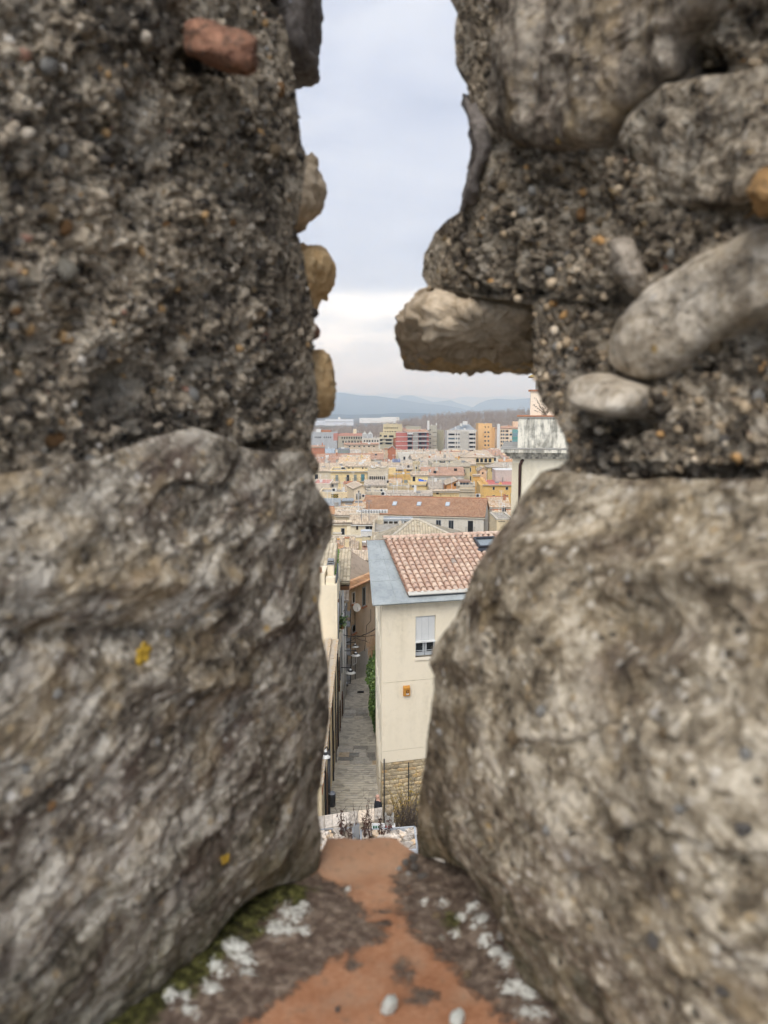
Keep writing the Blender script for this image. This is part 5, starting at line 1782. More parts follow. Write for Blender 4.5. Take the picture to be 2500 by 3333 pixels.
# the window with its roller blind
win = empty('window', hf.at((wu0 + wu1) / 2, 0, wz0), parent=None)
win.parent = house
win.location = Vector(hf.at((wu0 + wu1) / 2, 0, wz0)) - house.location
def hz(py):
    return hf.hit(1385, py)[1]
zbl = hz(2086)
M_ALU = flat_mat('window_grey', (0.42, 0.44, 0.45), 0.45)
MB().fbox(hf, wu0 + .012, wu1 - .012, 0.06, 0.09, zbl, wz1 - .01).build('roller_blind', flat_mat('blind_white', (0.60, 0.61, 0.60), 0.6, var=0.05), win)
b = MB()
for i in range(1, 3):
    uu = wu0 + (wu1 - wu0) * i / 3
    b.fbox(hf, uu - .006, uu + .006, 0.055, 0.061, zbl, wz1 - .02)
b.build('blind_seam', M_ALU, win)
MB().fbox(hf, wu0 - 0.0, wu1, -0.015, 0.1, zbl - .06, zbl).build('blind_bar', M_WHITE, win)
zf0 = hz(2122)
b = MB()
um = (wu0 + wu1) / 2
for a0, a1 in ((wu0, wu0 + .05), (um - .08, um - .012), (um + .012, um + .08), (wu1 - .05, wu1)):
    b.fbox(hf, a0, a1, 0.1, 0.17, wz0 + .03, zbl - .06)
b.fbox(hf, wu0 + .05, um - .08, 0.1, 0.17, wz0 + .03, wz0 + .17).fbox(hf, um + .08, wu1 - .05, 0.1, 0.17, wz0 + .03, wz0 + .17)
b.build('frame', M_ALU, win)
MB().fbox(hf, wu0 + .05, wu1 - .05, 0.14, 0.15, wz0 + .16, zbl - .06).build('pane', M_PANE, win)
MB().fbox(hf, wu0 + .02, wu1 - .02, 0.2, 0.27, wz0 + .02, wz1).build('lining', M_DARK, win)
MB().tube([hf.at(wu0, 0.04, hz(2117)), hf.at(wu1, 0.04, hz(2117))], 0.012, 6).build('rail', M_ALU, win)
MB().fbox(hf, wu0 - .03, wu1 + .03, -0.05, 0.1, wz0 - .12, wz0 + .0).build('sill', plaster((232, 220, 196), 0.1), win)
# alarm box
al = Frame(c0.x, c0.y, 14.5)
au0, az1 = hf.hit(1312, 2232)
au1, _ = hf.hit(1333, 2232)
az0 = hf.hit(1322, 2263)[1]
alarm = empty('alarm_box', hf.at((au0 + au1) / 2, 0, az0), 'small orange alarm box on the cream house wall', 'alarm')
M_ORG = flat_mat('orange_plastic', (0.50, 0.23, 0.04), 0.5)
b = MB()
L = hf.at
b.hexa([L(au0, -.10, az0), L(au1, -.10, az0), L(au1, -.004, az0), L(au0, -.004, az0), L(au0, -.12, az1 - .07), L(au1, -.12, az1 - .07), L(au1, -.004, az1), L(au0, -.004, az1)])
body = b.build('body', M_ORG, alarm)
aw = au1 - au0
MB().fbox(hf, au0 + aw * .38, au0 + aw * .78, -.128, -.11, az0 + .13, az0 + .24).build('emblem', M_BROWN, body)
MB().fbox(hf, au0 + aw * .45, au0 + aw * .71, -.134, -.128, az0 + .16, az0 + .21).build('emblem', M_ORG, body)
MB().fbox(hf, au0 + aw * .36, au0 + aw * .8, -.122, -.105, az0 + .085, az0 + .105).fbox(hf, au0 + aw * .4, au0 + aw * .76, -.122, -.105, az0 + .055, az0 + .07).build('lettering', M_WHITE, body)

# ------------------------------------------------------------------ wall, hedge and reeds on the right of the alley
gw = empty('garden_wall', (0.2, 50, alley_z(50)), 'low rubble garden wall under the ivy, right of the alley', 'wall', kind='thing')
b = MB()
b.hexa([(xR(37.2), 37.2, -20), (3, 37.2, -20), (2, 72, -28), (xR(72), 72, -28), (xR(37.2) - .1, 37.2, -16.0), (3, 37.2, -16.0), (2, 72, -22.5), (xR(72) - .1, 72, -22.5)])
b.build('masonry', plaster((150, 136, 108), 0.6), gw)
M_LEAF, g, bs = new_mat('ivy_leaf')
r_ = g.n('ShaderNodeNewGeometry').outputs['Random Per Island']
g.put(bs.inputs['Base Color'], g.ramp(r_, [(0.0, (0.03, 0.065, 0.018)), (0.45, (0.065, 0.125, 0.03)), (0.8, (0.13, 0.21, 0.055)), (1.0, (0.24, 0.31, 0.12))]))
bs.inputs['Roughness'].default_value = 0.45
bs.inputs['Specular IOR Level'].default_value = 0.4
def leaf_cloud(name, n, fpos, size, mat, par, seed, elong=1.5, hang=0.3):
    rg2 = np.random.default_rng(seed)
    V, Fq = [], []
    for i in range(n):
        p, nrm = fpos(rg2)
        s_ = size * rg2.uniform(0.6, 1.3)
        t = rg2.normal(size=3)
        nrm = np.array(nrm) + rg2.normal(size=3) * 0.55
        nrm /= np.linalg.norm(nrm)
        t = t - nrm * t.dot(nrm)
        t[2] -= hang
        t /= np.linalg.norm(t)
        w = np.cross(nrm, t)
        a = np.array(p)
        V += [a - t * s_ * elong * .5, a + w * s_ * .5 + nrm * s_ * .1, a + t * s_ * elong * .5, a - w * s_ * .5 + nrm * s_ * .1]
        Fq.append([4 * i, 4 * i + 1, 4 * i + 2, 4 * i + 3])
    me = bpy.data.meshes.new(name)
    fill_mesh(me, np.array(V), np.array(Fq))
    me.materials.append(mat)
    return link(name, me, par)
hc = P(1212, 2205, 47.0)
hedge = empty('ivy_hedge', (hc.x, hc.y, alley_z(47)), 'dense green ivy hanging over the wall right of the alley', 'hedge')
def hpos(rg2):
    # an uneven overhanging mass, thick at the top
    t = rg2.uniform(0, 1)
    z = -16.0 - 2.9 * t
    y = rg2.uniform(43.5, 50.5)
    bulge = 0.62 * (1 - 0.55 * t) * (0.75 + 0.35 * math.sin(y * 2.1 + t * 5) + 0.2 * math.sin(t * 13 + y))
    x = xR(y) - bulge * math.sqrt(rg2.uniform(0.25, 1)) * (1.1 if t > .08 else .6)
    if rg2.random() < 0.25:
        x = rg2.uniform(x, 1.2); z = -16.0 + rg2.uniform(-.25, .35)
    return (x, y, z), (-1.0, -0.6, 0.5)
leaf_cloud('foliage', 9000, hpos, 0.11, M_LEAF, hedge, 5)
b = MB()
for i in range(9):
    y = 44 + i * .7
    b.tube([(xR(y) - .05, y, -18.6), (xR(y) - .25, y + .1, -17.4), (xR(y) - .1, y - .1, -16.0)], 0.025, 5)
b.build('stem', M_WOOD, hedge)
reeds = empty('dry_reeds', (xR(50) - .1, 50.5, -16.4), 'dry straw coloured reeds above the ivy', 'reeds', kind='thing')
b = MB()
for i in range(160):
    x, y = xR(51) + rnd.uniform(-.55, .5), rnd.uniform(49.5, 52)
    h = rnd.uniform(.7, 1.9)
    lx = rnd.uniform(-.5, .25)
    b.tube([(x, y, -16.4), (x + lx * .3, y, -16.4 + h * .6), (x + lx, y + rnd.uniform(-.2, .2), -16.4 + h)], 0.012, 3, 0.004, caps=False)
b.build('stalks', flat_mat('dry_straw', (0.38, 0.25, 0.15), 0.9, var=0.4, scale=9), reeds)

# ------------------------------------------------------------------ left of the alley: a tall wall with tiled coping
lw = empty('coping_wall', (-2.6, 31, alley_z(31)), 'tall ochre wall with lichen covered tile coping along the alley', 'wall', kind='thing')
ZW = -13.7
b = MB()
b.hexa([(-7, 26.9, -18), (xL(26.9), 26.9, -18), (xL(45), 45, -22), (-7, 45, -22), (-7, 26.9, ZW), (xL(26.9), 26.9, ZW), (xL(45), 45, ZW), (-7, 45, ZW)])
b.build('masonry', plaster((212, 194, 156), 0.35), lw)
M_COP, g, bs = new_mat('coping_lichen')
co = g.obj()
f_ = g.ramp(g.noise(co, 2.2, 5, 0.65), [(0.5, 0.0), (0.6, 1.0)])
g.put(bs.inputs['Base Color'], g.mix(f_, g.ramp(g.noise(co, 11, 4, 0.6), [(0.3, (0.36, 0.31, 0.25)), (0.7, (0.6, 0.54, 0.45))]), (0.55, 0.32, 0.09)))
yy = 26.75
cv = []
for k in range(4):
    bb = MB().box(-0.5, 0.5, -0.5, 0.5, -0.5, 0.5)
    bb.v = [(x + rnd.uniform(-.04, .04), y + rnd.uniform(-.06, .06), z + rnd.uniform(-.1, .1)) for x, y, z in bb.v]
    cv.append(bb.mesh('coping_tile', M_COP))
while yy < 44.9:
    for k in range(2):
        o = bpy.data.objects.new('coping_tile', cv[rnd.randrange(4)])
        COL.objects.link(o)
        o.parent = lw
        o.location = Vector((xL(yy) + .05 - .2 - k * .42, yy + .14, ZW + .05 + k * .05 + rnd.uniform(0, .015))) - lw.location
        o.scale = (.44, .26, .06)
        o.rotation_euler = (0, -.16, rnd.uniform(-.04, .04))
    yy += 0.28
MB().fbox(Frame(xL(26.9), 26.9, math.degrees(math.atan2(1, -0.0271)) - 0), 0.2, 17.8, -0.03, 0.05, -14.2, -14.05).build('ledge', M_TERR, lw)
b = MB()
for i in range(5):
    y = 28.6 + i * 3.7
    b.tube([(xL(y) + .05, y, ZW - .1), (xL(y) + .06, y, alley_z(y) - .1)], 0.03 if i % 2 else 0.045, 6)
b.build('drain_pipe', M_IRON, lw)
for (y, z0, z1) in ((33.0, -16.6, -14.9), (40.5, -17.6, -15.7)):
    o = MB().box(xL(y) - .02, xL(y) + .035, y - .45, y + .45, z0, z1).build('window', M_GREYM, lw)
    MB().box(xL(y) - .02, xL(y) + .045, y - .38, y + .38, z0 + .07, z1 - .07).build('pane', M_PANE, o)
for (y, z1) in ((31, -15.9), (37.2, -17.0), (43, -18)):
    o = MB().box(xL(y) - .02, xL(y) + .03, y - .55, y + .55, alley_z(y) - .1, alley_z(y) + 2.1).build('door', M_WOOD, lw)
    MB().box(xL(y) + .03, xL(y) + .06, y + .35, y + .4, alley_z(y) + 1.0, alley_z(y) + 1.1).build('handle', M_IRON, o)

# lamp post and bin at the alley foot
lp = P(1070, 2640, 28.0)
lamp = empty('street_lamp', (lp.x, 28.0, alley_z(28.0)), 'street lamp with round metal shade on the wall at the alley foot', 'lamp')
zl = P(1062, 2463, 28.0).z
def lamp_head(par, c, r, mat=M_WHITE):
    c = Vector(c)
    sh = MB().lathe(c, [(0.03, 0.30), (0.05, 0.24), (r * .42, 0.20), (r * .45, 0.10), (r * .5, 0.08), (r, 0.0), (r * .97, -0.02), (r * .45, 0.05)], 20).build('shade', mat, par, smooth=True)
    MB().lathe(c, [(r * .46, 0.09), (r * .48, 0.12), (r * .43, 0.21), (0.02, 0.23)], 16).build('cap', M_IRON, sh, smooth=True)
    MB().lathe(c, [(0.02, 0.06), (r * .3, 0.03), (r * .3, -0.03), (0.02, -0.08)], 12).build('bulb', flat_mat('lamp_glass', (0.6, 0.6, 0.55), 0.3), sh, smooth=True)
MB().tube([(lp.x + .02, 28.0, alley_z(28) - .1), (lp.x + .02, 28.0, zl + .25)], 0.05, 10).build('pole', M_IRON, lamp, smooth=True)
MB().tube([(lp.x + .02, 28.0, zl + .25), (lp.x - .05, 27.98, zl + .42), (lp.x - .1, 27.95, zl + .34)], 0.025, 8).build('arm', M_IRON, lamp, smooth=True)
lamp_head(lamp, (lp.x - .1, 27.95, zl + .02), 0.2)
bp = P(1081, 2602, 27.95)
bin_ = empty('litter_bin', (bp.x, bp.y, bp.z - .28), 'dark litter bin with a bag hung on the lamp post', 'bin')
MB().lathe((bp.x, bp.y, bp.z - .28), [(0.10, 0.0), (0.125, 0.02), (0.14, 0.52), (0.13, 0.53), (0.12, 0.45)], 16).build('drum', flat_mat('bin_black', (0.02, 0.021, 0.023), 0.5), bin_, smooth=True)
MB().lathe((bp.x, bp.y, bp.z + .2), [(0.13, 0.0), (0.142, 0.06), (0.12, 0.085), (0.09, 0.03)], 16).build('bag', flat_mat('bin_bag', (0.16, 0.17, 0.19), 0.35, var=.4, scale=20), bin_, smooth=True)
MB().box(lp.x, bp.x, bp.y - .015, bp.y + .015, bp.z + .05, bp.z + .1).build('bracket', M_IRON, bin_)

# ------------------------------------------------------------------ the left row of houses down the alley
LF = lambda y, rot=91.55: Frame(xL(y), y, rot)           # u runs down the alley, the facade looks right
def row_house(name, label, y0, y1, ztop, col, x_in, zb, front=True, stain=0.35):
    root = empty(name, ((xL(y0) + x_in) / 2, (y0 + y1) / 2, zb), label, 'house')
    b = MB()
    b.hexa([(x_in, y0, zb), (xL(y0), y0, zb), (xL(y1), y1, zb), (x_in, y1, zb), (x_in, y0, ztop), (xL(y0), y0, ztop), (xL(y1), y1, ztop), (x_in, y1, ztop)])
    b.build('wall', plaster(col, stain), root)
    return root
h1 = row_house('tall_cream_house', 'tall cream house front behind the coping wall, left of the alley', 45.05, 51.0, -10.3, (233, 220, 192), -9.0, -22.5, stain=0.12)
# stepped terrace parapets and chimney on its top
b = MB()
b.box(-9, xL(45.05) - 0.75, 45.1, 47.4, -10.297, -9.6).box(xL(45) - .7, xL(45) - .15, 45.2, 45.9, -10.297, -9.9)
b.build('terrace_wall', plaster((236, 222, 192), 0.15), h1)
q0, q1 = P(1066, 1838, 46.0), P(1087, 1905, 46.0)
b = MB().box(q0.x, q1.x, 45.95, 46.6, -10.3, q0.z)
ch = b.build('chimney', plaster((236, 222, 192), 0.15), h1)
MB().box(q0.x - .03, q1.x + .03, 45.92, 46.63, q0.z, q0.z + .06).box(q0.x, q1.x, 45.95, 46.6, q0.z + .12, q0.z + .17).box(q0.x, q1.x, 45.95, 46.6, q0.z + .23, q0.z + .28).build('chimney_cap', M_GREYM, ch)
MB().lathe((xL(45.3) - 1.05, 45.35, -9.6), [(.07, 0), (.12, .05), (.13, .2), (.1, .3), (.14, .33)], 10).build('flower_pot', M_TERR, h1)
b = MB()
b.add([(q1.x + .12, 45.6, -10.3), (q1.x + .12, 47.3, -10.3), (q1.x + .12, 47.3, -9.4), (q1.x + .2, 45.6, -10.3), (q1.x + .2, 47.3, -10.3), (q1.x + .2, 47.3, -9.4)], [(0, 1, 2), (5, 4, 3), (0, 3, 4, 1), (1, 4, 5, 2), (2, 5, 3, 0)])
b.build('stair_side', flat_mat('slate_grey', (0.09, 0.10, 0.11), 0.6), h1)
link('roof', tile_mesh('roof', (-6.5, 47.5, -9.7), (-3.12, 47.5, -9.7), (-3.12, 51.0, -8.8), (-6.5, 51.0, -8.8), 'moss', 0.25, 0.4, amp=.07, seg=6, thick=.7), h1)
f1 = LF(45.05)
for (u, w, z0, z1, st) in ((1.0, .8, -13.6, -11.6, 'wood'), (3.2, .8, -13.6, -11.6, 'dark'), (1.2, .8, -17.4, -15.4, 'wood'), (3.8, .8, -17.6, -15.6, 'dark'), (2.4, 1.0, -21.0, -18.8, 'wood')):
    window(h1, f1, u, u + w, z0, z1, st)
balcony(h1, f1, 2.8, 4.4, -13.65, out=0.4)
MB().tube([(xL(45.2) + .05, 45.2, -11.4), (xL(45.2) + .05, 45.2, -14)], .05, 8).build('drain_pipe', M_GREYM, h1, smooth=True)
bx, by = xL(47.1) + .22, 47.1
pl = empty('potted_plant', (bx, by, -13.6), 'small green potted plant on the alley balcony', 'plant')
MB().lathe((bx, by, -13.6), [(.1, 0), (.16, .3), (.14, .3)], 10).build('pot', M_TERR, pl)
leaf_cloud('leaves', 260, lambda r: ((bx + r.normal() * .13, by + r.normal() * .2, -13.15 + r.normal() * .2), (0, 0, 1)), 0.12, M_LEAF, pl, 9)
h2 = row_house('narrow_grey_house', 'narrow grey house with white drainpipes down the alley', 51.1, 57.5, -11.6, (204, 194, 176), -8.0, -24, stain=0.4)
f2 = LF(51.1)
for (u, z0, z1, st) in ((.8, -14.6, -12.8, 'dark'), (3.0, -14.6, -12.8, 'white'), (5.0, -14.8, -12.8, 'dark'), (.9, -18.2, -16.2, 'dark'), (3.1, -18.2, -16.2, 'wood'), (5.1, -18.4, -16.2, 'dark'), (1.4, -22.2, -20.0, 'wood')):
    window(h2, f2, u, u + .8, z0, z1, st)
for uu in (2.3, 4.4):
    MB().tube([f2.at(uu, -.08, -11.9), f2.at(uu, -.08, -22.5)], .05, 8).build('drain_pipe', M_WHITE, h2, smooth=True)
link('roof', tile_mesh('roof', (-3.30, 50.6, -11.36), (-2.30, 50.6, -11.36), (-2.50, 58.2, -10.5), (-3.45, 58.2, -10.5), 'moss', 0.25, 0.4, amp=.07, seg=6, thick=.2), h2)
link('roof', tile_mesh('roof', (-8.2, 51.2, -10.7), (-3.62, 51.2, -10.7), (-3.62, 58.2, -9.6), (-8.2, 58.2, -9.6), 'moss', 0.25, 0.4, amp=.07, seg=6, thick=.18), h2)
MB().box(-3.1, -2.35, 50.75, 51.09, -11.95, -11.65).build('eave', M_WOOD, h2)
moss = empty('moss_strip', (-3.2, 50, -10.5), 'bright green moss growing in the gutter between two roofs', 'moss', kind='stuff')
leaf_cloud('moss_tufts', 2600, lambda r: ((lambda y: (-3.22 + r.normal() * .09 - (y - 48) * .03, y, -10.2 + (y - 47.5) * .055 + r.uniform(0, .14)))(r.uniform(47.5, 54)), (0, -.3, 1)), 0.08, flat_mat('moss_green', (0.13, 0.26, 0.04), 0.9, var=.5, scale=6), moss, 12)
h3 = row_house('weathered_alley_house', 'weathered beige house with stacked balconies at the end of the alley', 57.6, 66.8, -14.6, (196, 180, 154), -8.0, -27, stain=0.45)
f3 = LF(57.6)
for k in range(4):
    for u in (3.6, 6.6):
        z0 = -17.3 - k * 2.4
        if z0 > alley_z(62) + .5:
            window(h3, f3, u, u + .9, z0, z0 + 1.8, 'dark')
            balcony(h3, f3, u - .4, u + 1.3, z0, out=0.5, mat=M_GREYM)
for z0 in (-17.6, -20.6):
    window(h3, f3, 1.0, 1.9, z0, z0 + 1.8, 'shut')
MB().tube([f3.at(2.6, -.09, -14.7), f3.at(2.6, -.09, -24)], .07, 8).build('drain_pipe', M_WHITE, h3, smooth=True)
MB().tube([f3.at(8.8, -.09, -14.7), f3.at(8.8, -.09, -25)], .06, 8).build('drain_pipe', M_GREYM, h3, smooth=True)
link('roof', tile_mesh('roof', (-8.2, 57.4, -14.4), (xL(57.5) + .45, 57.4, -14.4), (xL(66.9) + .45, 66.9, -12.6), (-8.2, 66.9, -12.6), 'old', 0.25, 0.4, amp=.07, seg=6), h3)

# the brown facade where the alley bends to the right
e0 = on_alley(1122, 2205)
bf = Frame(e0.x - .2, 68.0, 65.0)
bhouse = empty('brown_corner_house', bf.at(4, -1, gz(72)), 'brown plastered house with tiled eave closing the alley', 'house')
uu1 = 9.0
zt0 = bf.hit(1165, 1898)[1]
b = MB().fbox(bf, 0, uu1, 0, 6, -29, zt0)
b.build('wall', plaster((206, 182, 152), 0.5), bhouse)
MB().fbox(bf, 0.0, uu1, -0.03, 0.0, -29, bf.hit(1170, 2125)[1]).build('plinth', plaster((186, 180, 168), 0.4), bhouse)
def bh(px, py):
    return bf.hit(px, py)
for (x0, y0, x1, y1, st) in ((1145, 1921, 1155, 1964, 'white'), (1178, 1905, 1189, 1973, 'dark'), (1145, 2028, 1156, 2060, 'dark')):
    a, z1 = bh(x0, (y0 + 8))
    c2, _ = bh(x1, y0)
    z0 = bh((x0 + x1) / 2, y1)[1]
    o = window(bhouse, bf, a, c2, z0, z1, st)
    MB().fbox(bf, a - .1, c2 + .1, -.18, .02, z0 - .14, z0 - .002).build('sill', M_TERR, o)
a, z1 = bh(1147, 2136)
c2, z0 = bh(1160, 2148)
o = window(bhouse, bf, a, c2, z0 - .3, z1, 'white')
b = MB()
me = tile_mesh('roof', bf.at(-.4, -.45, zt0 - .05), bf.at(uu1, -.45, zt0 - .05), bf.at(uu1, .6, zt0 + .3), bf.at(-.4, .6, zt0 + .3), 'orange', 0.25, 0.4, amp=.07, seg=6)
link('eave_tiles', me, bhouse)
MB().slab([bf.at(-.4, .55, zt0 + .2), bf.at(uu1, .55, zt0 + .2), bf.at(uu1, 4.2, zt0 + 2.2), bf.at(-.4, 4.2, zt0 + 2.2)], (0, 0, .12)).build('flat_roof', plaster((158, 140, 120), 0.7), bhouse)
me = tile_mesh('roof', bf.at(-.4, 4.2, zt0 + 2.2), bf.at(uu1, 4.2, zt0 + 2.2), bf.at(uu1, 6.6, zt0 + 3.3), bf.at(-.4, 6.6, zt0 + 3.3), 'orange', 0.25, 0.4, amp=.07, seg=6)
link('roof', me, bhouse)
MB().tube([bf.at(2.9, -.05, zt0 - 2), bf.at(2.9, -.05, -26)], .03, 6).build('conduit', M_IRON, bhouse)
MB().tube([bf.at(5.8, -.3, zt0 - 3), bf.at(5.8, -.3, zt0 - 4.2), bf.at(4.9, -.3, zt0 - 4.4), bf.at(4.9, -.05, zt0 - 7)], .03, 6).build('bracket', M_IRON, bhouse)
dish_c = Vector(bf.at(2.55, -.4, bh(1150, 1975)[1]))

def dish(label, c, r, toward=(0.3, -1, 0.5)):
    root = empty('satellite_dish', c, label, 'dish')
    d = Vector(toward).normalized()
    a = d.cross(Vector((0, 0, 1))).normalized()
    b2 = d.cross(a)
    V, Fx = [Vector(c)], []
    seg = 14
    for k, rr in enumerate((0.35, 0.7, 1.0)):
        for i in range(seg):
            t = 2 * math.pi * i / seg
            V.append(Vector(c) + (a * math.cos(t) + b2 * math.sin(t) * 1.08) * r * rr + d * (0.22 * r * rr * rr))
    Fx += [(0, 1 + i, 1 + (i + 1) % seg) for i in range(seg)]
    for k in range(2):
        for i in range(seg):
            j = (i + 1) % seg
            Fx.append((1 + k * seg + i, 1 + (k + 1) * seg + i, 1 + (k + 1) * seg + j, 1 + k * seg + j))
    bb = MB()
    bb.add(V, Fx)
    bb.add([v - d * 0.02 for v in V], [tuple(reversed(f)) for f in Fx])
    bb.build('reflector', M_WHITE, root, smooth=True)
    MB().tube([Vector(c) - b2 * r * -1.0, Vector(c) + d * r * 1.1 + b2 * r * .2], 0.02, 5).build('arm', M_GREYM, root)
    MB().tube([Vector(c) - d * .03, Vector(c) - d * .2, Vector(c) - d * .2 - Vector((0, 0, r * 1.4))], 0.03, 5).build('mast', M_GREYM, root)
dish('white satellite dish under the window of the brown house', dish_c, 0.38)

# lamps and cables of the alley
def arm_lamp(label, px, py, Y, wall_x, r=0.3):
    p = P(px, py, Y)
    root = empty('alley_lamp', (wall_x, Y, p.z + .3), label, 'lamp')
    MB().tube([(wall_x, Y, p.z + .36), (p.x + .05, Y, p.z + .38), (p.x, Y, p.z + .3)], 0.03, 6).build('arm', M_IRON, root)
    lamp_head(root, (p.x, Y, p.z), r)
arm_lamp('wall lamp on a long arm with pale shade over the alley', 1141, 2190, 49.5, xL(49.5), 0.36)
arm_lamp('farther wall lamp with broad shade over the alley', 1158, 2133, 58, xL(58), 0.36)
arm_lamp('small dark wall lamp beside the brown house', 1156, 2105, 64, xL(64), 0.32)
def cable(label, pts, r=0.025):
    pp = [P(*q) for q in pts]
    out = []
    for i in range(len(pp) - 1):
        for t in range(6):
            s = t / 6
            q = pp[i].lerp(pp[i + 1], s)
            q.z -= 0.25 * s * (1 - s)
            out.append(q)
    out.append(pp[-1])
    o = MB().tube(out, r, 5).build('overhead_cable', M_IRON)
    tag(o, label, 'cable')
cable('straight black cable across the alley', [(1118, 2066, 54), (1165, 2070, 54), (1222, 2066, 50)])
cable('black cable rising from the alley to the cream house', [(1160, 2071, 54), (1185, 2066, 53), (1222, 2046, 50)], 0.035)
cable('thin slack cable below the others in the alley', [(1130, 2090, 58), (1157, 2075, 57), (1190, 2085, 55), (1222, 2100, 52)], 0.02)

# ------------------------------------------------------------------ the man in the alley
def skin_mesh(name, verts, edges, radii, mat, sub=2):
    me = bpy.data.meshes.new(name)
    me.from_pydata(verts, edges, [])
    o = bpy.data.objects.new(name, me)
    COL.objects.link(o)
    md = o.modifiers.new('skin', 'SKIN')
    md.use_smooth_shade = True
    for i, r in enumerate(radii):
        sv = me.skin_vertices[0].data[i]
        sv.radius = (r, r) if not hasattr(r, '__len__') else r
        sv.use_root = (i == 0)
    o.modifiers.new('sub', 'SUBSURF').levels = sub
    o.modifiers['sub'].render_levels = sub
    dg = bpy.context.evaluated_depsgraph_get()
    ev = o.evaluated_get(dg)
    nm = bpy.data.meshes.new_from_object(ev)
    bpy.data.objects.remove(o)
    nm.materials.clear()
    nm.materials.append(mat)
    nm.polygons.foreach_set('use_smooth', np.ones(len(nm.polygons), dtype=bool))
    return nm
pp = P(1231, 2583, 28.35)
px_, py_ = pp.x, 28.35
gzp = alley_z(py_)
person = empty('person', (px_, py_, gzp), 'bald person in a dark coat walking at the alley foot', 'person')
M_SKIN = flat_mat('skin', (0.55, 0.33, 0.25), 0.55, var=0.06)
M_COAT = flat_mat('coat_black', (0.016, 0.018, 0.024), 0.85, var=0.3, scale=8)
M_TROU = flat_mat('trousers_dark', (0.03, 0.032, 0.04), 0.9)
M_SHOE = flat_mat('shoe_black', (0.012, 0.011, 0.01), 0.5)
# skeleton: facing left and away, mid-stride
bv = [(0, 0, .95), (0, 0, 1.12), (0, 0, 1.32), (0, .01, 1.46), (0, .0, 1.54), (-.015, 0, 1.62), (-.02, 0, 1.72),
      (-.02, -.19, 1.42), (.02, -.25, 1.16), (-.05, -.24, .93), (-.07, -.24, .85),
      (-.02, .19, 1.42), (.0, .25, 1.16), (-.12, .25, .95), (-.15, .24, .87),
      (-.02, -.09, .9), (-.14, -.1, .5), (-.08, -.1, .09), (-.2, -.1, .03),
      (.02, .09, .9), (.08, .1, .5), (.26, .1, .12), (.17, .1, .04)]
be = [(0, 1), (1, 2), (2, 3), (3, 4), (4, 5), (5, 6), (3, 7), (7, 8), (8, 9), (9, 10), (3, 11), (11, 12), (12, 13), (13, 14), (0, 15), (15, 16), (16, 17), (17, 18), (0, 19), (19, 20), (20, 21), (21, 22)]
br = [.13, .13, .15, .08, .058, .082, .078, .065, .045, .035, .04, .065, .045, .035, .04, .09, .06, .045, .04, .09, .06, .045, .04]
bvw = [(px_ + x, py_ + y, gzp + z) for x, y, z in bv]
body = link('body', skin_mesh('body', bvw, be, br, M_SKIN), person)
face = MB()
hx, hy, hz_ = px_ - .018, py_, gzp + 1.665
face.lathe((hx - .095, hy, hz_ - .02), [(.004, .035), (.014, 0), (.017, -.02), (.006, -.03)], 8)
for s in (-1, 1):
    face.lathe((hx + .01, hy + s * .082, hz_ - .015), [(.006, .035), (.018, .01), (.014, -.025), (.004, -.035)], 8)
face.build('face', M_SKIN, body, smooth=True)
eyes = MB()
for s in (-1, 1):
    eyes.lathe((hx - .078, hy + s * .032, hz_ + .01), [(.002, .008), (.009, 0), (.002, -.008)], 8)
eyes.lathe((hx - .082, hy, hz_ - .065), [(.002, .004), (.022, 0), (.002, -.004)], 8)
eyes.build('features', M_BROWN, body)
bm_ = MB().lathe((hx - .05, hy, hz_ - .085), [(.012, -.045), (.045, -.02), (.052, .02), (.03, .03)], 12)
bm_.build('beard', flat_mat('grey_hair', (0.2, 0.18, 0.16), 0.9), body, smooth=True)
cv_ = [(0, 0, .72), (0, 0, .95), (0, 0, 1.12), (0, 0, 1.32), (0, .01, 1.44), (-.02, -.19, 1.42), (.02, -.25, 1.16), (-.05, -.24, .95), (-.02, .19, 1.42), (.0, .25, 1.16), (-.12, .25, .97)]
ce = [(0, 1), (1, 2), (2, 3), (3, 4), (4, 5), (5, 6), (6, 7), (4, 8), (8, 9), (9, 10)]
link('coat', skin_mesh('coat', [(px_ + x, py_ + y, gzp + z) for x, y, z in cv_], ce, [.19, .175, .165, .18, .10, .085, .065, .055, .085, .065, .055], M_COAT), person)
tv = [(0, 0, .95), (-.02, -.09, .88), (-.14, -.1, .5), (-.08, -.1, .1), (.02, .09, .88), (.08, .1, .5), (.26, .1, .13)]
link('trousers', skin_mesh('trousers', [(px_ + x, py_ + y, gzp + z) for x, y, z in tv], [(0, 1), (1, 2), (2, 3), (0, 4), (4, 5), (5, 6)], [.15, .105, .078, .065, .105, .078, .065], M_TROU), person)
for x, y, z in ((-.13, -.1, .05), (.22, .1, .06)):
    link('shoe', skin_mesh('shoe', [(px_ + x + .06, py_ + y, gzp + z), (px_ + x - .1, py_ + y, gzp + z - .012)], [(0, 1)], [.05, .042], M_SHOE), person)

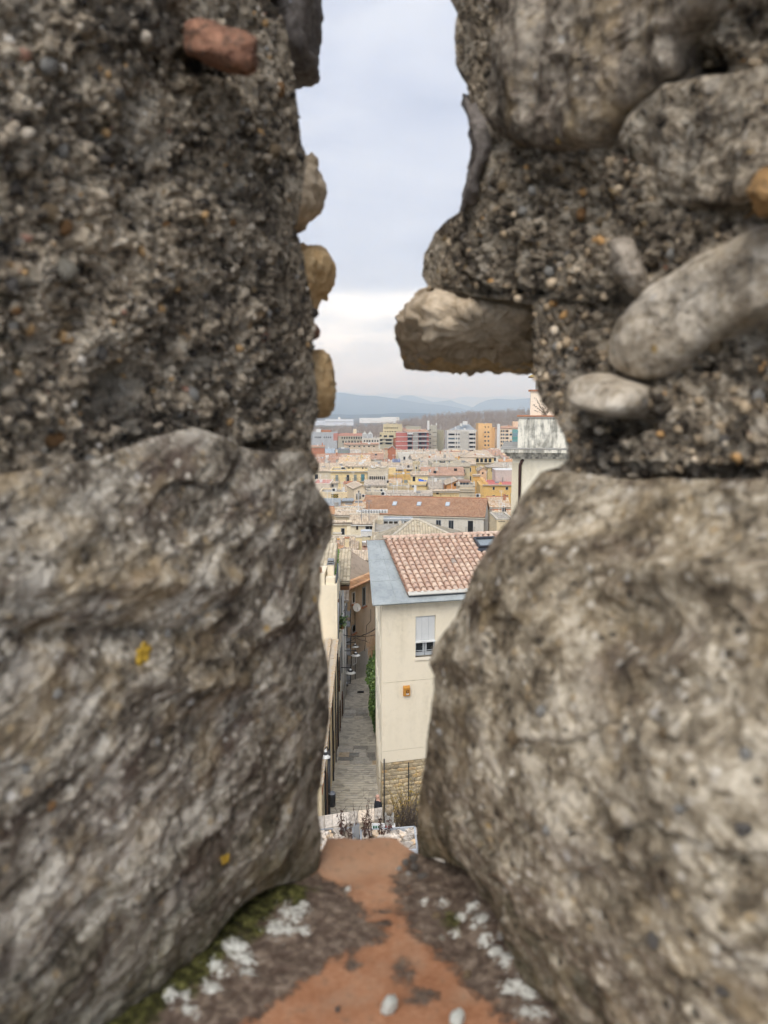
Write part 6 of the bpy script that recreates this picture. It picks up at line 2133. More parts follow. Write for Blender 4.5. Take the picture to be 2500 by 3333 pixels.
# ------------------------------------------------------------------ terrace below the rampart: pale parapet, stone planters, dead plants
par = empty('terrace_parapet', (-1.0, 25.9, -15.3), 'low terrace parapet with broad pale stone coping below the rampart', 'wall', kind='thing')
tA, tB = P(1000, 2662, 25.6), P(1246, 2628, 26.3)
ztp = (tA.z + tB.z) / 2
tA = PZ(1000, 2662, ztp); tB = PZ(1246, 2627, ztp)
tA2 = PZ(1000, 2706, ztp); tB2 = PZ(1246, 2662, ztp)
MB().prism([(tA2.x, tA2.y + .04), (tB2.x, tB2.y + .04), (tB.x, tB.y - .02), (tA.x, tA.y - .02)], -16.6, ztp - .08).build('masonry', plaster((205, 190, 165), 0.35), par)
nst = 9
for i in range(nst):
    s0, s1 = i / nst + .003, (i + 1) / nst - .003
    q = [tA2.lerp(tB2, s0), tA2.lerp(tB2, s1), tA.lerp(tB, s1), tA.lerp(tB, s0)]
    MB().prism([(v.x, v.y) for v in q], ztp - .077, ztp + rnd.uniform(0, .01)).build('coping_stone', M_RUBBLE_W, par)
terr = MB().box(-6, 6, 12, 25.3, -15.32, -15.05).build('terrace', plaster((150, 140, 125), 0.4))
tag(terr, 'paved terrace at the foot of the rampart', kind='structure')
def planter(label, quad, zt, rim=M_GREYM, h=0.9):
    """steel edged trough of pale broken flagstones given by the four pixel corners of its top"""
    c = [PZ(x, y, zt) for x, y in quad]
    ctr = sum(c, Vector()) / 4
    root = empty('stone_planter', (ctr.x, ctr.y, -15.05), label, 'planter')
    b = MB()
    for i in range(4):
        p, q = c[i], c[(i + 1) % 4]
        d = (q - p).normalized()
        inn = Vector((-d.y, d.x, 0))
        if inn.dot(ctr - p) < 0:
            inn = -inn
        b.slab([p, q, q + inn * .06, p + inn * .06], (0, 0, -h))
    b.build('steel_rim', rim, root)
    MB().slab([v.lerp(ctr, .03) - Vector((0, 0, .14)) for v in c], (0, 0, -h + .2)).build('fill', plaster((150, 138, 120), 0.4), root)
    n = 0
    rg3 = random.Random(int(quad[0][0]))
    while n < 70:
        s, t = rg3.random(), rg3.random()
        p = c[0].lerp(c[1], s).lerp(c[3].lerp(c[2], s), t).lerp(ctr, .06)
        o = bpy.data.objects.new('flagstone', FSV[rg3.randrange(5)])
        COL.objects.link(o)
        o.parent = root
        o.location = p + Vector((0, 0, -.10 + rg3.uniform(0, .05))) - root.location
        r = rg3.uniform(.1, .24)
        o.scale = (r, r * rg3.uniform(.6, 1), rg3.uniform(.05, .08))
        o.rotation_euler = (rg3.uniform(-.25, .25), rg3.uniform(-.25, .25), rg3.uniform(0, 6.28))
        n += 1
    return root
FSV = []
for k in range(5):
    n_ = 7
    poly = [(math.cos(2 * math.pi * i / n_ + rnd.uniform(-.25, .25)) * rnd.uniform(.75, 1.05), math.sin(2 * math.pi * i / n_ + rnd.uniform(-.25, .25)) * rnd.uniform(.75, 1.05)) for i in range(n_)]
    FSV.append(MB().prism(poly, -0.5, 0.5).mesh('flagstone', M_RUBBLE_W))
planter('long planter of pale broken flagstones left of the steel post', [(1010, 2800), (1152, 2790), (1152, 2690), (1010, 2700)], -14.15)
planter('steel edged planter of pale flagstones right of the steel post', [(1172, 2775), (1362, 2765), (1352, 2688), (1172, 2700)], -14.2, rim=flat_mat('planter_steel', (0.45, 0.48, 0.52), 0.5))
b0 = P(1160, 2685, 24.3)
b = MB().box(b0.x - .09, b0.x + .1, b0.y - .08, b0.y + .1, -15.05, b0.z)
post = b.build('steel_post', M_GREYM)
tag(post, 'square grey steel post standing between the two planters', 'post')
M_DEAD = flat_mat('dead_leaf', (0.075, 0.032, 0.022), 0.85, var=.5, scale=15)
M_TWIG = flat_mat('bare_twig', (0.09, 0.07, 0.055), 0.9)
def dead_plant(label, px, py0, py1, Y, leaves, seed, spread=.1):
    rg4 = random.Random(seed)
    base, top = P(px, py1, Y), P(px, py0, Y)
    H = top.z - base.z + .35
    root = empty('dead_plant', (base.x, Y, base.z - .35), label, 'plant', 'withered plants in the planters')
    b, lf = MB(), MB()
    for k in range(4 if leaves else 2):
        x, y = base.x + rg4.uniform(-spread, spread), Y + rg4.uniform(-.12, .12)
        pts = []
        for i in range(9):
            t = i / 8
            pts.append(Vector((x + math.sin(t * 5 + k) * .05 + (rg4.uniform(-.1, .1)) * t, y, base.z - .35 + H * t * rg4.uniform(.9, 1.0))))
        b.tube(pts, .014, 4, .004)
        for i in range(int(34 * (1 if leaves else .12))):
            t = rg4.uniform(.2, .82)
            j = min(7, int(t * 8))
            p = pts[j].lerp(pts[j + 1], rg4.random())
            d = Vector((rg4.uniform(-1, 1), rg4.uniform(-1, 1), rg4.uniform(-1.6, -.1))).normalized()
            w = d.cross(Vector((rg4.uniform(-1, 1), rg4.uniform(-1, 1), rg4.uniform(-1, 1)))).normalized()
            ln = rg4.uniform(.07, .16)
            n2 = w.cross(d)
            lf.add([p, p + d * ln * .5 + w * ln * .16 + n2 * .01, p + d * ln, p + d * ln * .5 - w * ln * .16 + n2 * .01], [(0, 1, 2, 3)])
        for i in range(5):
            t = rg4.uniform(.5, .95)
            j = min(7, int(t * 8))
            d = Vector((rg4.uniform(-1, 1), rg4.uniform(-.5, .5), rg4.uniform(.4, 1.4))).normalized() * rg4.uniform(.1, .3)
            b.tube([pts[j], pts[j] + d], .006, 3, .002)
    b.build('stem', M_TWIG, root)
    if lf.v:
        lf.build('leaves', M_DEAD, root)
for a in ((  'withered brown plant, leftmost of the tall ones', 1112, 2618, 2760, 24.4, True, 1), ('withered brown plant close beside the leftmost tall one', 1132, 2640, 2780, 24.0, True, 2),
          ('withered plant just right of the steel post', 1186, 2620, 2770, 24.4, True, 3), ('bushy withered plant in the middle of the planter', 1208, 2600, 2780, 24.2, True, 4, .18),
          ('withered plant with drooping leaves before the person', 1238, 2625, 2770, 24.4, True, 5), ('dark withered plant below the round flower pot', 1262, 2640, 2760, 24.5, True, 6),
          ('thin leafless stalk at the left end of the planters', 1050, 2690, 2790, 24.0, False, 7), ('bare stalk between the leftmost planter plants', 1075, 2680, 2790, 24.0, False, 8), ('low leafy stalk rising at the left sill corner', 1088, 2705, 2780, 23.8, True, 9, .05),
          ('bare stalk at the right of the steel edged planter', 1300, 2690, 2760, 24.4, False, 10), ('bare stalk at the corner of the steel edged planter', 1338, 2715, 2775, 24.2, False, 11),
          ('tall bare stalk above the steel post', 1163, 2600, 2780, 24.3, False, 12), ('slender bare stalk with buds left of the person', 1200, 2560, 2700, 24.6, False, 13)):
    dead_plant(*a)
pc = P(1267, 2630, 25.4)
pot = empty('flower_pot', (pc.x, pc.y, pc.z - .4), 'round woven flower pot with a dry plant by the parapet end', 'pot')
MB().lathe((pc.x, pc.y, pc.z - .4), [(.08, .15), (.13, .28), (.15, .42), (.14, .45), (.115, .42), (.115, .34)], 14).build('pot', flat_mat('pot_straw', (0.3, 0.24, 0.16), .9, var=.3, scale=20), pot, smooth=True)
MB().box(pc.x - .16, pc.x + .16, pc.y - .16, pc.y + .16, -15.1, pc.z - .25).build('pedestal', M_CONC, pot)
# shrub with yellow leaves against the rubble plinth
M_YLEAF = flat_mat('yellow_leaf', (0.42, 0.29, 0.05), 0.8, var=.45, scale=12)
sc_ = P(1318, 2640, 27.6)
shrub = empty('yellow_shrub', (sc_.x, sc_.y, -16.6), 'twiggy shrub with sparse yellow leaves against the rubble plinth', 'shrub')
b, lf = MB(), MB()
for k in range(70):
    p = Vector((sc_.x + rnd.uniform(-.35, .45), sc_.y + rnd.uniform(-.3, .3), -15.9 + rnd.uniform(0, .5)))
    d = Vector((rnd.uniform(-.5, .5), rnd.uniform(-.3, .3), 1)).normalized()
    ln = rnd.uniform(.8, 2.3)
    q = p + d * ln * .5 + Vector((rnd.uniform(-.1, .1), 0, 0))
    e = q + (d + Vector((rnd.uniform(-.5, .5), rnd.uniform(-.3, .3), -.1))) * ln * .5
    b.tube([p, q, e], .012, 3, .003)
    for i in range(20):
        t = rnd.random()
        c = p.lerp(q, t) if rnd.random() < .5 else q.lerp(e, t)
        dd_ = Vector((rnd.uniform(-1, 1), rnd.uniform(-1, 1), rnd.uniform(-1, 1))).normalized()
        w = dd_.cross(Vector((rnd.uniform(-1, 1), rnd.uniform(-1, 1), rnd.uniform(-1, 1)))).normalized()
        l2 = rnd.uniform(.03, .07)
        lf.add([c, c + dd_ * l2 * .5 + w * l2 * .3, c + dd_ * l2, c + dd_ * l2 * .5 - w * l2 * .3], [(0, 1, 2, 3)])
b.build('twigs', M_TWIG, shrub)
lf.build('leaves', M_YLEAF, shrub)
b = MB()
bc = P(1330, 2680, 26.3)
for k in range(160):
    p = Vector((bc.x + rnd.uniform(-.4, .5), bc.y + rnd.uniform(-.3, .3), -15.6))
    b.tube([p, p + Vector((rnd.uniform(-.4, .4), rnd.uniform(-.3, .3), rnd.uniform(.5, 1.4))), p + Vector((rnd.uniform(-.7, .7), rnd.uniform(-.4, .4), rnd.uniform(.6, 1.5)))], .012, 3, .003)
br_ = b.build('bare_bush', M_TWIG)
tag(br_, 'tangled leafless bush in front of the yellow shrub', 'bush')
MB().tube([hf.at(1.08, -.07, zst - .05), hf.at(1.08, -.07, -16.9)], .022, 6).build('cable_duct', M_IRON, house)
# shelf of goods behind the plants, low on the right: red and green slats of a bench
gb = empty('striped_crate', P(1245, 2690, 25.0), 'small crate with red and green slats behind the dead plants', 'crate')
cc = P(1240, 2690, 25.0)
for i in range(8):
    MB().box(cc.x - .28 + i * .085, cc.x - .215 + i * .085, cc.y - .02, cc.y + .02, cc.z - .1, cc.z + .02).build('slat', (flat_mat('slat_green', (.05, .2, .12), .6) if i < 3 else flat_mat('slat_red', (.4, .04, .04), .6) if i > 4 else M_WHITE), gb)
MB().box(cc.x - .32, cc.x + .5, cc.y + .021, cc.y + .4, -15.05, cc.z - .1).build('box', M_WHITE, gb)

# ------------------------------------------------------------------ the tall house at the right with its cornice and chimney
tp0 = P(1668, 1492, 42.0)
tf = Frame(tp0.x, tp0.y, -10.0)
tower = empty('cornice_house', tf.at(4, 3, gz(44)), 'tall cream house with mouldy cornice, parapet and chimney at the right', 'house')
TPL = plaster((232, 224, 200), 0.2)
zc = tp0.z
MB().fbox(tf, 0, 9, 0, 9, -27, zc).build('wall', TPL, tower)
M_MOULD, g, bs = new_mat('mouldy_plaster')
co = g.obj()
s1 = g.noise(g.mapping(co, scale=(3.0, 3.0, 0.35)), 1.0, 5, 0.65)
s2 = g.noise(co, 3, 5, 0.6)
f_ = g.ramp(g.math('ADD', g.math('MULTIPLY', s1, .7), g.math('MULTIPLY', s2, .3)), [(0.44, 1.0), (0.56, 0.0)])
g.put(bs.inputs['Base Color'], g.mix(g.math('MULTIPLY', f_, .7), srgb(226, 222, 208), (0.10, 0.10, 0.085)))
zz = tf.hit(1700, 1445)[1]
b = MB()
for ov_, z0, z1 in ((.15, zc, zc + .12), (.32, zc + .123, zc + .24), (.42, zc + .243, zc + .34), (.62, zc + .343, zc + .52)):
    b.fbox(tf, -ov_, 9.2, -ov_, 9.2, z0, z1)
corn = b.build('cornice', M_MOULD, tower)
MB().fbox(tf, -.64, 9.2, -.64, 9.2, zc + .523, zc + .56).build('cornice_top', M_CONC, corn)
zp1 = tf.hit(1690, 1356, .6)[1]
up0 = tf.hit(1686, 1400, .6)[0]
MB().fbox(tf, up0, 9, .6, 8, zc + .56, zp1).build('parapet', M_MOULD, tower)
MB().fbox(tf, up0 - .07, 9.1, .52, 8.1, zp1, zp1 + .06).build('parapet_tiles', M_TERR, tower)
MB().fbox(tf, up0 - .05, 9.1, .54, 8.05, zp1 - .09, zp1 - .003).build('parapet_band', M_CONC, tower)
uc0 = tf.hit(1727, 1300, 2.5)[0]
zc1 = tf.hit(1727, 1272, 2.5)[1]
MB().fbox(tf, uc0, uc0 + 1.7, 2.5, 4.0, zp1 + .06, zc1).build('chimney', plaster((236, 222, 198), 0.1), tower)
chm = MB().fbox(tf, uc0 - .12, uc0 + 1.8, 2.38, 4.1, zc1, zc1 + .06).build('chimney_slab', M_TERR, tower)
zc2 = tf.hit(1740, 1226, 2.5)[1]
b = MB()
for du in (.28, .75, 1.2):
    b.fbox(tf, uc0 + du, uc0 + du + .12, 2.7, 3.8, zc1 + .06, zc2)
b.build('chimney_legs', M_CONC, tower)
cap = MB()
cap.add([tf.at(uc0 - .15, 2.4, zc2), tf.at(uc0 + 1.8, 2.4, zc2), tf.at(uc0 + 1.8, 4.1, zc2), tf.at(uc0 - .15, 4.1, zc2), tf.at(uc0 + .82, 2.9, zc2 + .55), tf.at(uc0 + .82, 3.6, zc2 + .55)],
        [(3, 2, 1, 0), (0, 1, 4), (1, 2, 5, 4), (2, 3, 5), (3, 0, 4, 5)])
cap.build('chimney_cap', flat_mat('mossy_cap', (.36, .27, .11), .9, var=.35, scale=4), tower)
ud = tf.hit(1692, 1560, -.1)[0]
zd = tf.hit(1692, 1500, -.1)[1]
MB().tube([tf.at(ud + .14, .05, zd + .02), tf.at(ud + .08, -.08, zd - .02), tf.at(ud, -.1, zd - .22), tf.at(ud, -.1, -20)], .085, 10).build('drain_pipe', M_BROWN, tower, smooth=True)
MB().fbox(tf, -.02, .55, -.02, -.001, -27, zc - .25).build('corner_strip', plaster((214, 204, 176), 0.25), tower)
wd = empty('parapet_weed', tf.at(uc0 + .75, 2.2, zp1 + .06), 'small dry weed growing on the parapet by the chimney', 'weed', kind='thing')
b, lf = MB(), MB()
wp = Vector(tf.at(uc0 + .75, 1.6, zp1 + .06))
for k in range(26):
    e = wp + Vector((rnd.uniform(-.7, .5), rnd.uniform(-.2, .2), rnd.uniform(.15, .95)))
    b.tube([wp + Vector((rnd.uniform(-.15, .15), 0, 0)), wp.lerp(e, .6) + Vector((0, 0, .1)), e], .008, 3, .003)
    for i in range(5):
        c = wp.lerp(e, rnd.uniform(.4, 1))
        lf.add([c, c + Vector((.03, 0, .02)), c + Vector((.02, 0, .06)), c + Vector((-.02, .01, .04))], [(0, 1, 2, 3)])
b.build('stem', M_TWIG, wd)
lf.build('leaves', flat_mat('weed_leaf', (.12, .1, .06), .9), wd)

# ------------------------------------------------------------------ the old town
AIRCON_N = [0]
def aircon(label, px, py, Y, s=0.9, rot=0):
    p = P(px, py, Y)
    fr = Frame(p.x, p.y, rot)
    root = empty('air_conditioner', (p.x, p.y, p.z), label, 'air conditioner')
    MB().fbox(fr, -.45 * s, .45 * s, -.16, .16, p.z, p.z + .62 * s).build('casing', M_WHITE, root)
    c = Vector(fr.at(-.1 * s, -.17, p.z + .31 * s))
    b = MB()
    for r in (.1, .18, .25):
        b.tube([c + fr.u * (r * s * math.cos(a)) + Vector((0, 0, r * s * math.sin(a))) for a in [2 * math.pi * i / 12 for i in range(13)]], .018, 4, caps=False)
    b.fbox(fr, -.32 * s, .14 * s, -.168, -.161, p.z + .06 * s, p.z + .56 * s)
    b.build('fan_grille', M_IRON, root)
    MB().fbox(fr, -.4 * s, -.34 * s, -.14, .14, p.z - .12, p.z - .001).fbox(fr, .34 * s, .4 * s, -.14, .14, p.z - .12, p.z - .001).build('foot', M_GREYM, root)

def chimney(info, px0, py0, px1, py1, d, mat, depth=.7, cap=M_TERR):
    fr = info['fr']
    a, z1 = fr.hit(px0, py0, d)
    b_, _ = fr.hit(px1, py0, d)
    z0 = fr.hit(px0, py1, d)[1] - .6
    o = MB().fbox(fr, a, b_, d, d + depth, z0, z1).build('chimney', mat, info['root'])
    MB().fbox(fr, a - .06, b_ + .06, d - .06, d + depth + .06, z1, z1 + .08).build('chimney_cap', cap, o)
    return o

CREAM, YEL, OCH, BEI, GRY, PNK, WHT = (229, 212, 174), (228, 201, 138), (217, 176, 96), (205, 192, 164), (196, 192, 182), (222, 186, 166), (224, 220, 208)

# --- far apartment blocks
i = Bd('flat_block', 'long grey blue flat roofed block at the far left', 1012, 1096, 1411, 470, 2, (176, 180, 184), ('flat', .8), 14, [('g', 1024, 1420, 1046, 1427, 6, 1, .5, .8, 'hole'), ('g', 1052, 1420, 1080, 1427, 4, 1, .4, .8, 'hole')])
pbox(i, 'stair_tower', 1030, 1397, 1044, 1411, 2, 8, M_WHITE)
pbox(i, 'roof_house', 1042, 1400, 1078, 1411, 4, 12, M_TERR)
i = Bd('brick_terrace_block', 'long block with pink roof band and rows of dark windows', 1100, 1180, 1419, 430, -2, (178, 170, 152), ('flat', 1.2, M_TERR, flat_mat('pink_band', (.55, .3, .24), .9)), 13,
       [('g', 1110, 1421, 1180, 1429, 9, 1, .5, .8, 'hole'), ('g', 1112, 1433, 1180, 1442, 7, 1, .45, .75, 'hole')])
pbox(i, 'roof_house', 1150, 1397, 1160, 1411, 5, 9, plaster((226, 214, 180)))
pbox(i, 'red_wing', 1085, 1411, 1099, 1434, -1, 6, plaster((190, 132, 118)))
for k, (xa, xb) in enumerate(((1179, 1196), (1196, 1214))):
    i = Bd('gabled_pavilion', ('white gabled pavilion with slim columns, left of the twin' if k == 0 else 'white gabled pavilion with slim columns, right of the twin'), xa, xb - 1, 1412, 415, 0, (218, 220, 220), ('gable', (xa + xb) / 2, 1402, 'grey'), 6,
           [('g', xa + 1, 1413, xb - 2, 1426, 4, 1, .4, .95, 'hole')])
i = Bd('white_storey_house', 'white balustraded storey under the twin gabled pavilions', 1178, 1236, 1429, 412, 0, (206, 200, 186), ('flat', .5), 10, [('g', 1182, 1431, 1234, 1440, 6, 1, .5, .7, 'hole')])
i = Bd('stepped_apartments', 'beige stepped apartment block with roof terraces', 1247, 1309, 1384, 575, 0, (204, 190, 150), ('flat', .6), 14, [('g', 1250, 1389, 1296, 1397, 7, 1, .45, .75, 'hole'), ('g', 1250, 1402, 1290, 1408, 5, 1, .5, .6, 'hole')])
pbox(i, 'chimney', 1258, 1377, 1264, 1384, 3, 5, plaster((204, 190, 150)))
pbox(i, 'chimney', 1289, 1377, 1292, 1384, 3, 5, plaster((204, 190, 150)))
t2 = pbox(i, 'terrace_storey', 1236, 1408, 1291, 1425, -9, 0, plaster((200, 186, 146)))
pbox(i, 'window', 1249, 1417, 1260, 1423, -9.2, -8.9, M_DARK)
pbox(i, 'window', 1266, 1417, 1281, 1423, -9.2, -8.9, M_DARK)
pbox(i, 'window', 1237, 1415, 1242, 1421, -9.2, -8.9, M_DARK)
pbox(i, 'terrace_storey', 1231, 1426, 1280, 1470, -15, -9.05, plaster((190, 182, 152)))
for yy in (1430, 1441):
    pbox(i, 'window', 1255, yy, 1275, yy + 5, -15.2, -14.9, M_DARK)
    pbox(i, 'window', 1236, yy, 1245, yy + 5, -15.2, -14.9, M_DARK)
    pbox(i, 'balcony', 1231, yy - 4.5, 1278, yy - 1.5, -15.8, -15.05, plaster((206, 198, 170)))
pbox(i, 'side_wing', 1279, 1427, 1290, 1462, -9, -2, plaster((188, 118, 80)))
# red block
RED = plaster((196, 112, 100), 0.15)
i = Bd('red_apartments', 'red apartment block with white floor bands and balconies', 1325, 1396, 1406, 520, 0, (196, 112, 100), ('hip', 1398, 'brown', 14, 1310, 1385), 14)
fr = i['fr']
pbox(i, 'side_wing', 1289, 1406, 1325, 1490, 1.0, 12, RED)
for k in range(6):
    yb_ = 1406 + k * 14.6
    pbox(i, 'floor_band', 1288, yb_ + .3, 1325, yb_ + 1.8, .8, 1.2, M_WHITE)
    pbox(i, 'floor_band', 1325, yb_ + .6, 1397, yb_ + 2.1, -1.3, -.02, M_WHITE)
    if k < 5:
        pbox(i, 'window', 1327, yb_ + 4, 1341, yb_ + 13, -.1, .2, M_DARK)
        pbox(i, 'recess_shade', 1362, yb_ + 3, 1389, yb_ + 13, -.08, .2, flat_mat('red_in_shade', (.16, .05, .045), .8))  # flat panel in darkened wall red: shade of a balcony recess as colour
        pbox(i, 'window', 1383, yb_ + 4, 1388.5, yb_ + 12, -.15, .1, M_PANEB)
        pbox(i, 'window', 1364, yb_ + 4.5, 1372, yb_ + 12, -.15, .1, M_PANE)
        pbox(i, 'balcony_rail', 1361, yb_ + 11.5, 1391, yb_ + 15.2, -1.25, -1.15, flat_mat('grey_rail', (.34, .31, .31), .7))
        pbox(i, 'balcony_rail', 1326, yb_ + 11.5, 1342, yb_ + 15.2, -1.25, -1.15, flat_mat('grey_rail', (.34, .31, .31), .7))
pbox(i, 'stair_core', 1344, 1408, 1361, 1490, -1.0, .5, plaster((168, 164, 156)))
pbox(i, 'awning', 1326, 1409.5, 1344, 1414, -2.2, -1.3, M_WHITE)
pbox(i, 'roof_house', 1322, 1388, 1370, 1400, 8, 13, plaster((176, 172, 150)))
pbox(i, 'chimney', 1311, 1392, 1314, 1402, 3, 4, plaster((200, 150, 120)))
pbox(i, 'chimney', 1318, 1392, 1321, 1402, 3, 4, plaster((200, 150, 120)))
i = Bd('grey_slab_block', 'grey slab block with white chimney beside the red apartments', 1396, 1422, 1388, 530, 0, (182, 178, 160), ('flat', .6), 14)
for k in range(6):
    yb_ = 1395 + k * 14.2
    pbox(i, 'window', 1398.5, yb_ + 2, 1402, yb_ + 6, -.1, .2, M_DARK)
    pbox(i, 'floor_band', 1408, yb_ + 12, 1421, yb_ + 13, -.1, .1, M_DARK)
pbox(i, 'chimney', 1391, 1369, 1398, 1400, -1, 1, M_WHITE)
pbox(i, 'antenna', 1419, 1377, 1422, 1388, 3, 4, M_WHITE)
Bd('olive_slab', 'windowless olive grey slab behind the grey block', 1422, 1445, 1402, 545, 0, (172, 166, 140), ('flat', .4), 14)
# grey apartment house with slate hip roof
i = Bd('slate_roof_apartments', 'pale grey apartment block with blue slate hipped roof', 1456, 1549, 1404, 480, 0, (206, 202, 194), ('flat', .5), 16)
fr, u1 = i['fr'], i['u1']
za = fr.hit(1500, 1400)[1]
apx = Vector(fr.at(fr.hit(1507, 1377, 8)[0], 8, fr.hit(1507, 1378, 8)[1]))
b = MB()
cs = [Vector(fr.at(2.5, 1.5, za)), Vector(fr.at(u1 - .3, 1.5, za)), Vector(fr.at(u1 - .3, 15, za)), Vector(fr.at(2.5, 15, za))]
ap2 = apx + Vector((4, 0, -.6))
b.add(cs + [apx, ap2], [(3, 2, 1, 0), (0, 1, 5, 4), (1, 2, 5), (2, 3, 4, 5), (3, 0, 4)])
b.build('roof', M_GREYR, i['root'])
pbox(i, 'attic', 1468, 1399, 1552, 1404.5, 1, 14, plaster((196, 192, 186)))
pbox(i, 'stair_core', 1500, 1404, 1526, 1478, -1.2, 0, plaster((188, 184, 174)))
for k in range(6):
    yy = 1411 + k * 13.6
    for (x0, x1) in ((1460, 1480), (1484, 1488), (1492, 1496)):
        pbox(i, 'window', x0, yy, x1, yy + 5.5, -.12, .2, M_DARK if (k + x0) % 3 else M_PANEB)
    pbox(i, 'balcony', 1526, yy - 6, 1548, yy - .5, -1.3, 0, plaster((206, 202, 194)))
    pbox(i, 'window', 1528, yy, 1540, yy + 5.5, -.12, .2, M_DARK)
    pbox(i, 'window', 1542, yy, 1546, yy + 5.5, -.12, .2, M_DARK)
for (x0, y0, x1, y1) in ((1498, 1378, 1504, 1388), (1510, 1393, 1515, 1406), (1482, 1388, 1485, 1398), (1507, 1371, 1522, 1382)):
    pbox(i, 'chimney', x0, y0, x1, y1, 2, 4, M_WHITE)
# orange tower
i = Bd('orange_tower', 'bright orange apartment tower with paired small windows', 1557, 1602, 1380, 500, 0, (232, 186, 118), ('flat', .3), 14, [('g', 1574, 1400, 1595, 1470, 2, 5, .55, .42, 'stone')], stain=.1)
pbox(i, 'side_wing', 1602, 1392, 1618, 1470, 1, 12, plaster((228, 182, 116), .1))
pbox(i, 'buttress', 1557, 1394, 1572, 1470, -1.2, -.01, plaster((232, 186, 118), .1))
for x0 in (1578, 1588):
    pbox(i, 'window', x0, 1388, x0 + 3, 1391.5, -.1, .2, M_DARK)
i = Bd('peach_apartments', 'peach apartment block with brown roof and teal glazed corner', 1619, 1690, 1395, 490, 0, (232, 208, 176), ('hip', 1386, 'brown', 12, 1635, 1672), 14)
pbox(i, 'white_pillar', 1619, 1380, 1628, 1460, -1.0, .5, M_WHITE)
for k in range(5):
    yy = 1400 + k * 11.5
    for (x0, x1, st) in ((1630, 1634, M_DARK), (1636, 1641, M_PANEB), (1643, 1645, M_DARK), (1647, 1655, M_PANEB if k % 2 else M_DARK), (1659, 1666, M_DARK if k % 2 else M_WHITE)):
        pbox(i, 'window', x0, yy, x1, yy + 6, -.12, .2, st)
    pbox(i, 'glazed_bay', 1668, yy - 2, 1686, yy + 9, -.9, .2, flat_mat('teal_glass_%d' % (k % 3), [(.16, .34, .33), (.2, .3, .34), (.12, .30, .28)][k % 3], .3))
pbox(i, 'roof_house', 1670, 1372, 1690, 1390, 5, 9, plaster((232, 196, 160)))

# --- middle distance
i = Bd('long_roofed_residence', 'long residence with terracotta roof and rows of small windows', 1030, 1247, 1495, 300, 0, (202, 190, 168), ('tile', 1477, 'brown', 21), wins=[('g', 1080, 1501, 1146, 1509, 5, 1, .45, .85, 'pale'), ('g', 1088, 1519, 1110, 1526, 2, 1, .5, .7, 'hole'), (1170, 1502, 1177, 1507, 'hole'), (1200, 1502, 1207, 1507, 'hole'), (1066, 1501, 1074, 1512, 'hole'), (1222, 1501, 1230, 1509, 'white'), (1233, 1501, 1241, 1509, 'white'), (1228, 1520, 1236, 1527, 'white')])
pbox(i, 'grey_panel', 1219, 1497, 1246, 1518, -.12, .05, plaster((196, 196, 192)))
pbox(i, 'grey_panel', 1079, 1497, 1160, 1514, -.1, .05, plaster((204, 200, 190)))
MB().tube([i['fr'].at(i['fr'].hit(1050, 1490)[0], -.2, i['fr'].hit(1050, 1488)[1]), i['fr'].at(i['fr'].hit(1050, 1490)[0], -.2, -30)], .25, 6).build('drain_pipe', M_WHITE, i['root'])
MB().tube([i['fr'].at(i['fr'].hit(1189, 1490)[0], -.2, i['fr'].hit(1189, 1488)[1]), i['fr'].at(i['fr'].hit(1189, 1490)[0], -.2, -30)], .25, 6).build('drain_pipe', M_WHITE, i['root'])
Bd('rooftop_cabin', 'pale blue corrugated rooftop cabin', 1059, 1089, 1464, 335, 0, (190, 206, 220), ('flat', .2, M_GREYR), 6)
Bd('rooftop_cabin', 'slate grey rooftop cabin with wide shutters', 1099, 1136, 1462, 332, 0, (150, 154, 162), ('flat', .25, M_GREYR), 6, [(1101, 1464, 1111, 1476, 'shut'), (1113, 1465, 1135, 1476, 'shut')])
Bd('brick_gable_house', 'bare red brick gable wall at the far left', 1012, 1056, 1455, 342, 0, (190, 122, 88), ('shed', 1449, 'brown', 14), stain=.4)
Bd('pink_roof_house', 'low house with broad pink roof terrace in the far middle', 1120, 1232, 1447, 385, 0, (204, 186, 160), ('shed', 1441, 'brown', 10), wins=[('g', 1130, 1450, 1225, 1456, 6, 1, .35, .7, 'hole')])
Bd('brick_gabled_house', 'small red brick gabled house before the red apartments', 1262, 1288, 1462, 350, 0, (188, 116, 80), ('gable', 1277, 1452, 'grey'), 10)
Bd('tall_chimney_house', 'narrow house with tall square chimney stack', 1249, 1262, 1480, 318, 0, (206, 190, 160), ('shed', 1475, 'old', 15))
st_ = P(1257, 1462, 316)
cst = empty('chimney_stack', (st_.x, st_.y, gz(316)), 'tall square beige chimney stack right of the long residence', 'chimney')
MB().box(st_.x - .55, st_.x + .55, st_.y - .5, st_.y + .5, gz(316), st_.z).build('shaft', plaster((206, 180, 150)), cst)
MB().box(st_.x - .75, st_.x + .75, st_.y - .7, st_.y + .7, st_.z, st_.z + .3).build('chimney_cap', M_TERR, cst)
i = Bd('terracotta_annex', 'small annex with terracotta roof and arched doorway', 1247, 1274, 1511, 292, 0, (224, 200, 176), ('tile', 1497, 'brown', 24), wins=[(1252, 1516, 1259, 1525, 'arch')])
i = Bd('solar_roof_house', 'low house with blue solar panels on the roof', 1275, 1342, 1508, 285, 0, (196, 184, 160), ('shed', 1497, 'grey', 12))
fr = i['fr']
a0, a1 = fr.hit(1277, 1506)[0], fr.hit(1304, 1506)[0]
tn = math.tan(math.radians(12))
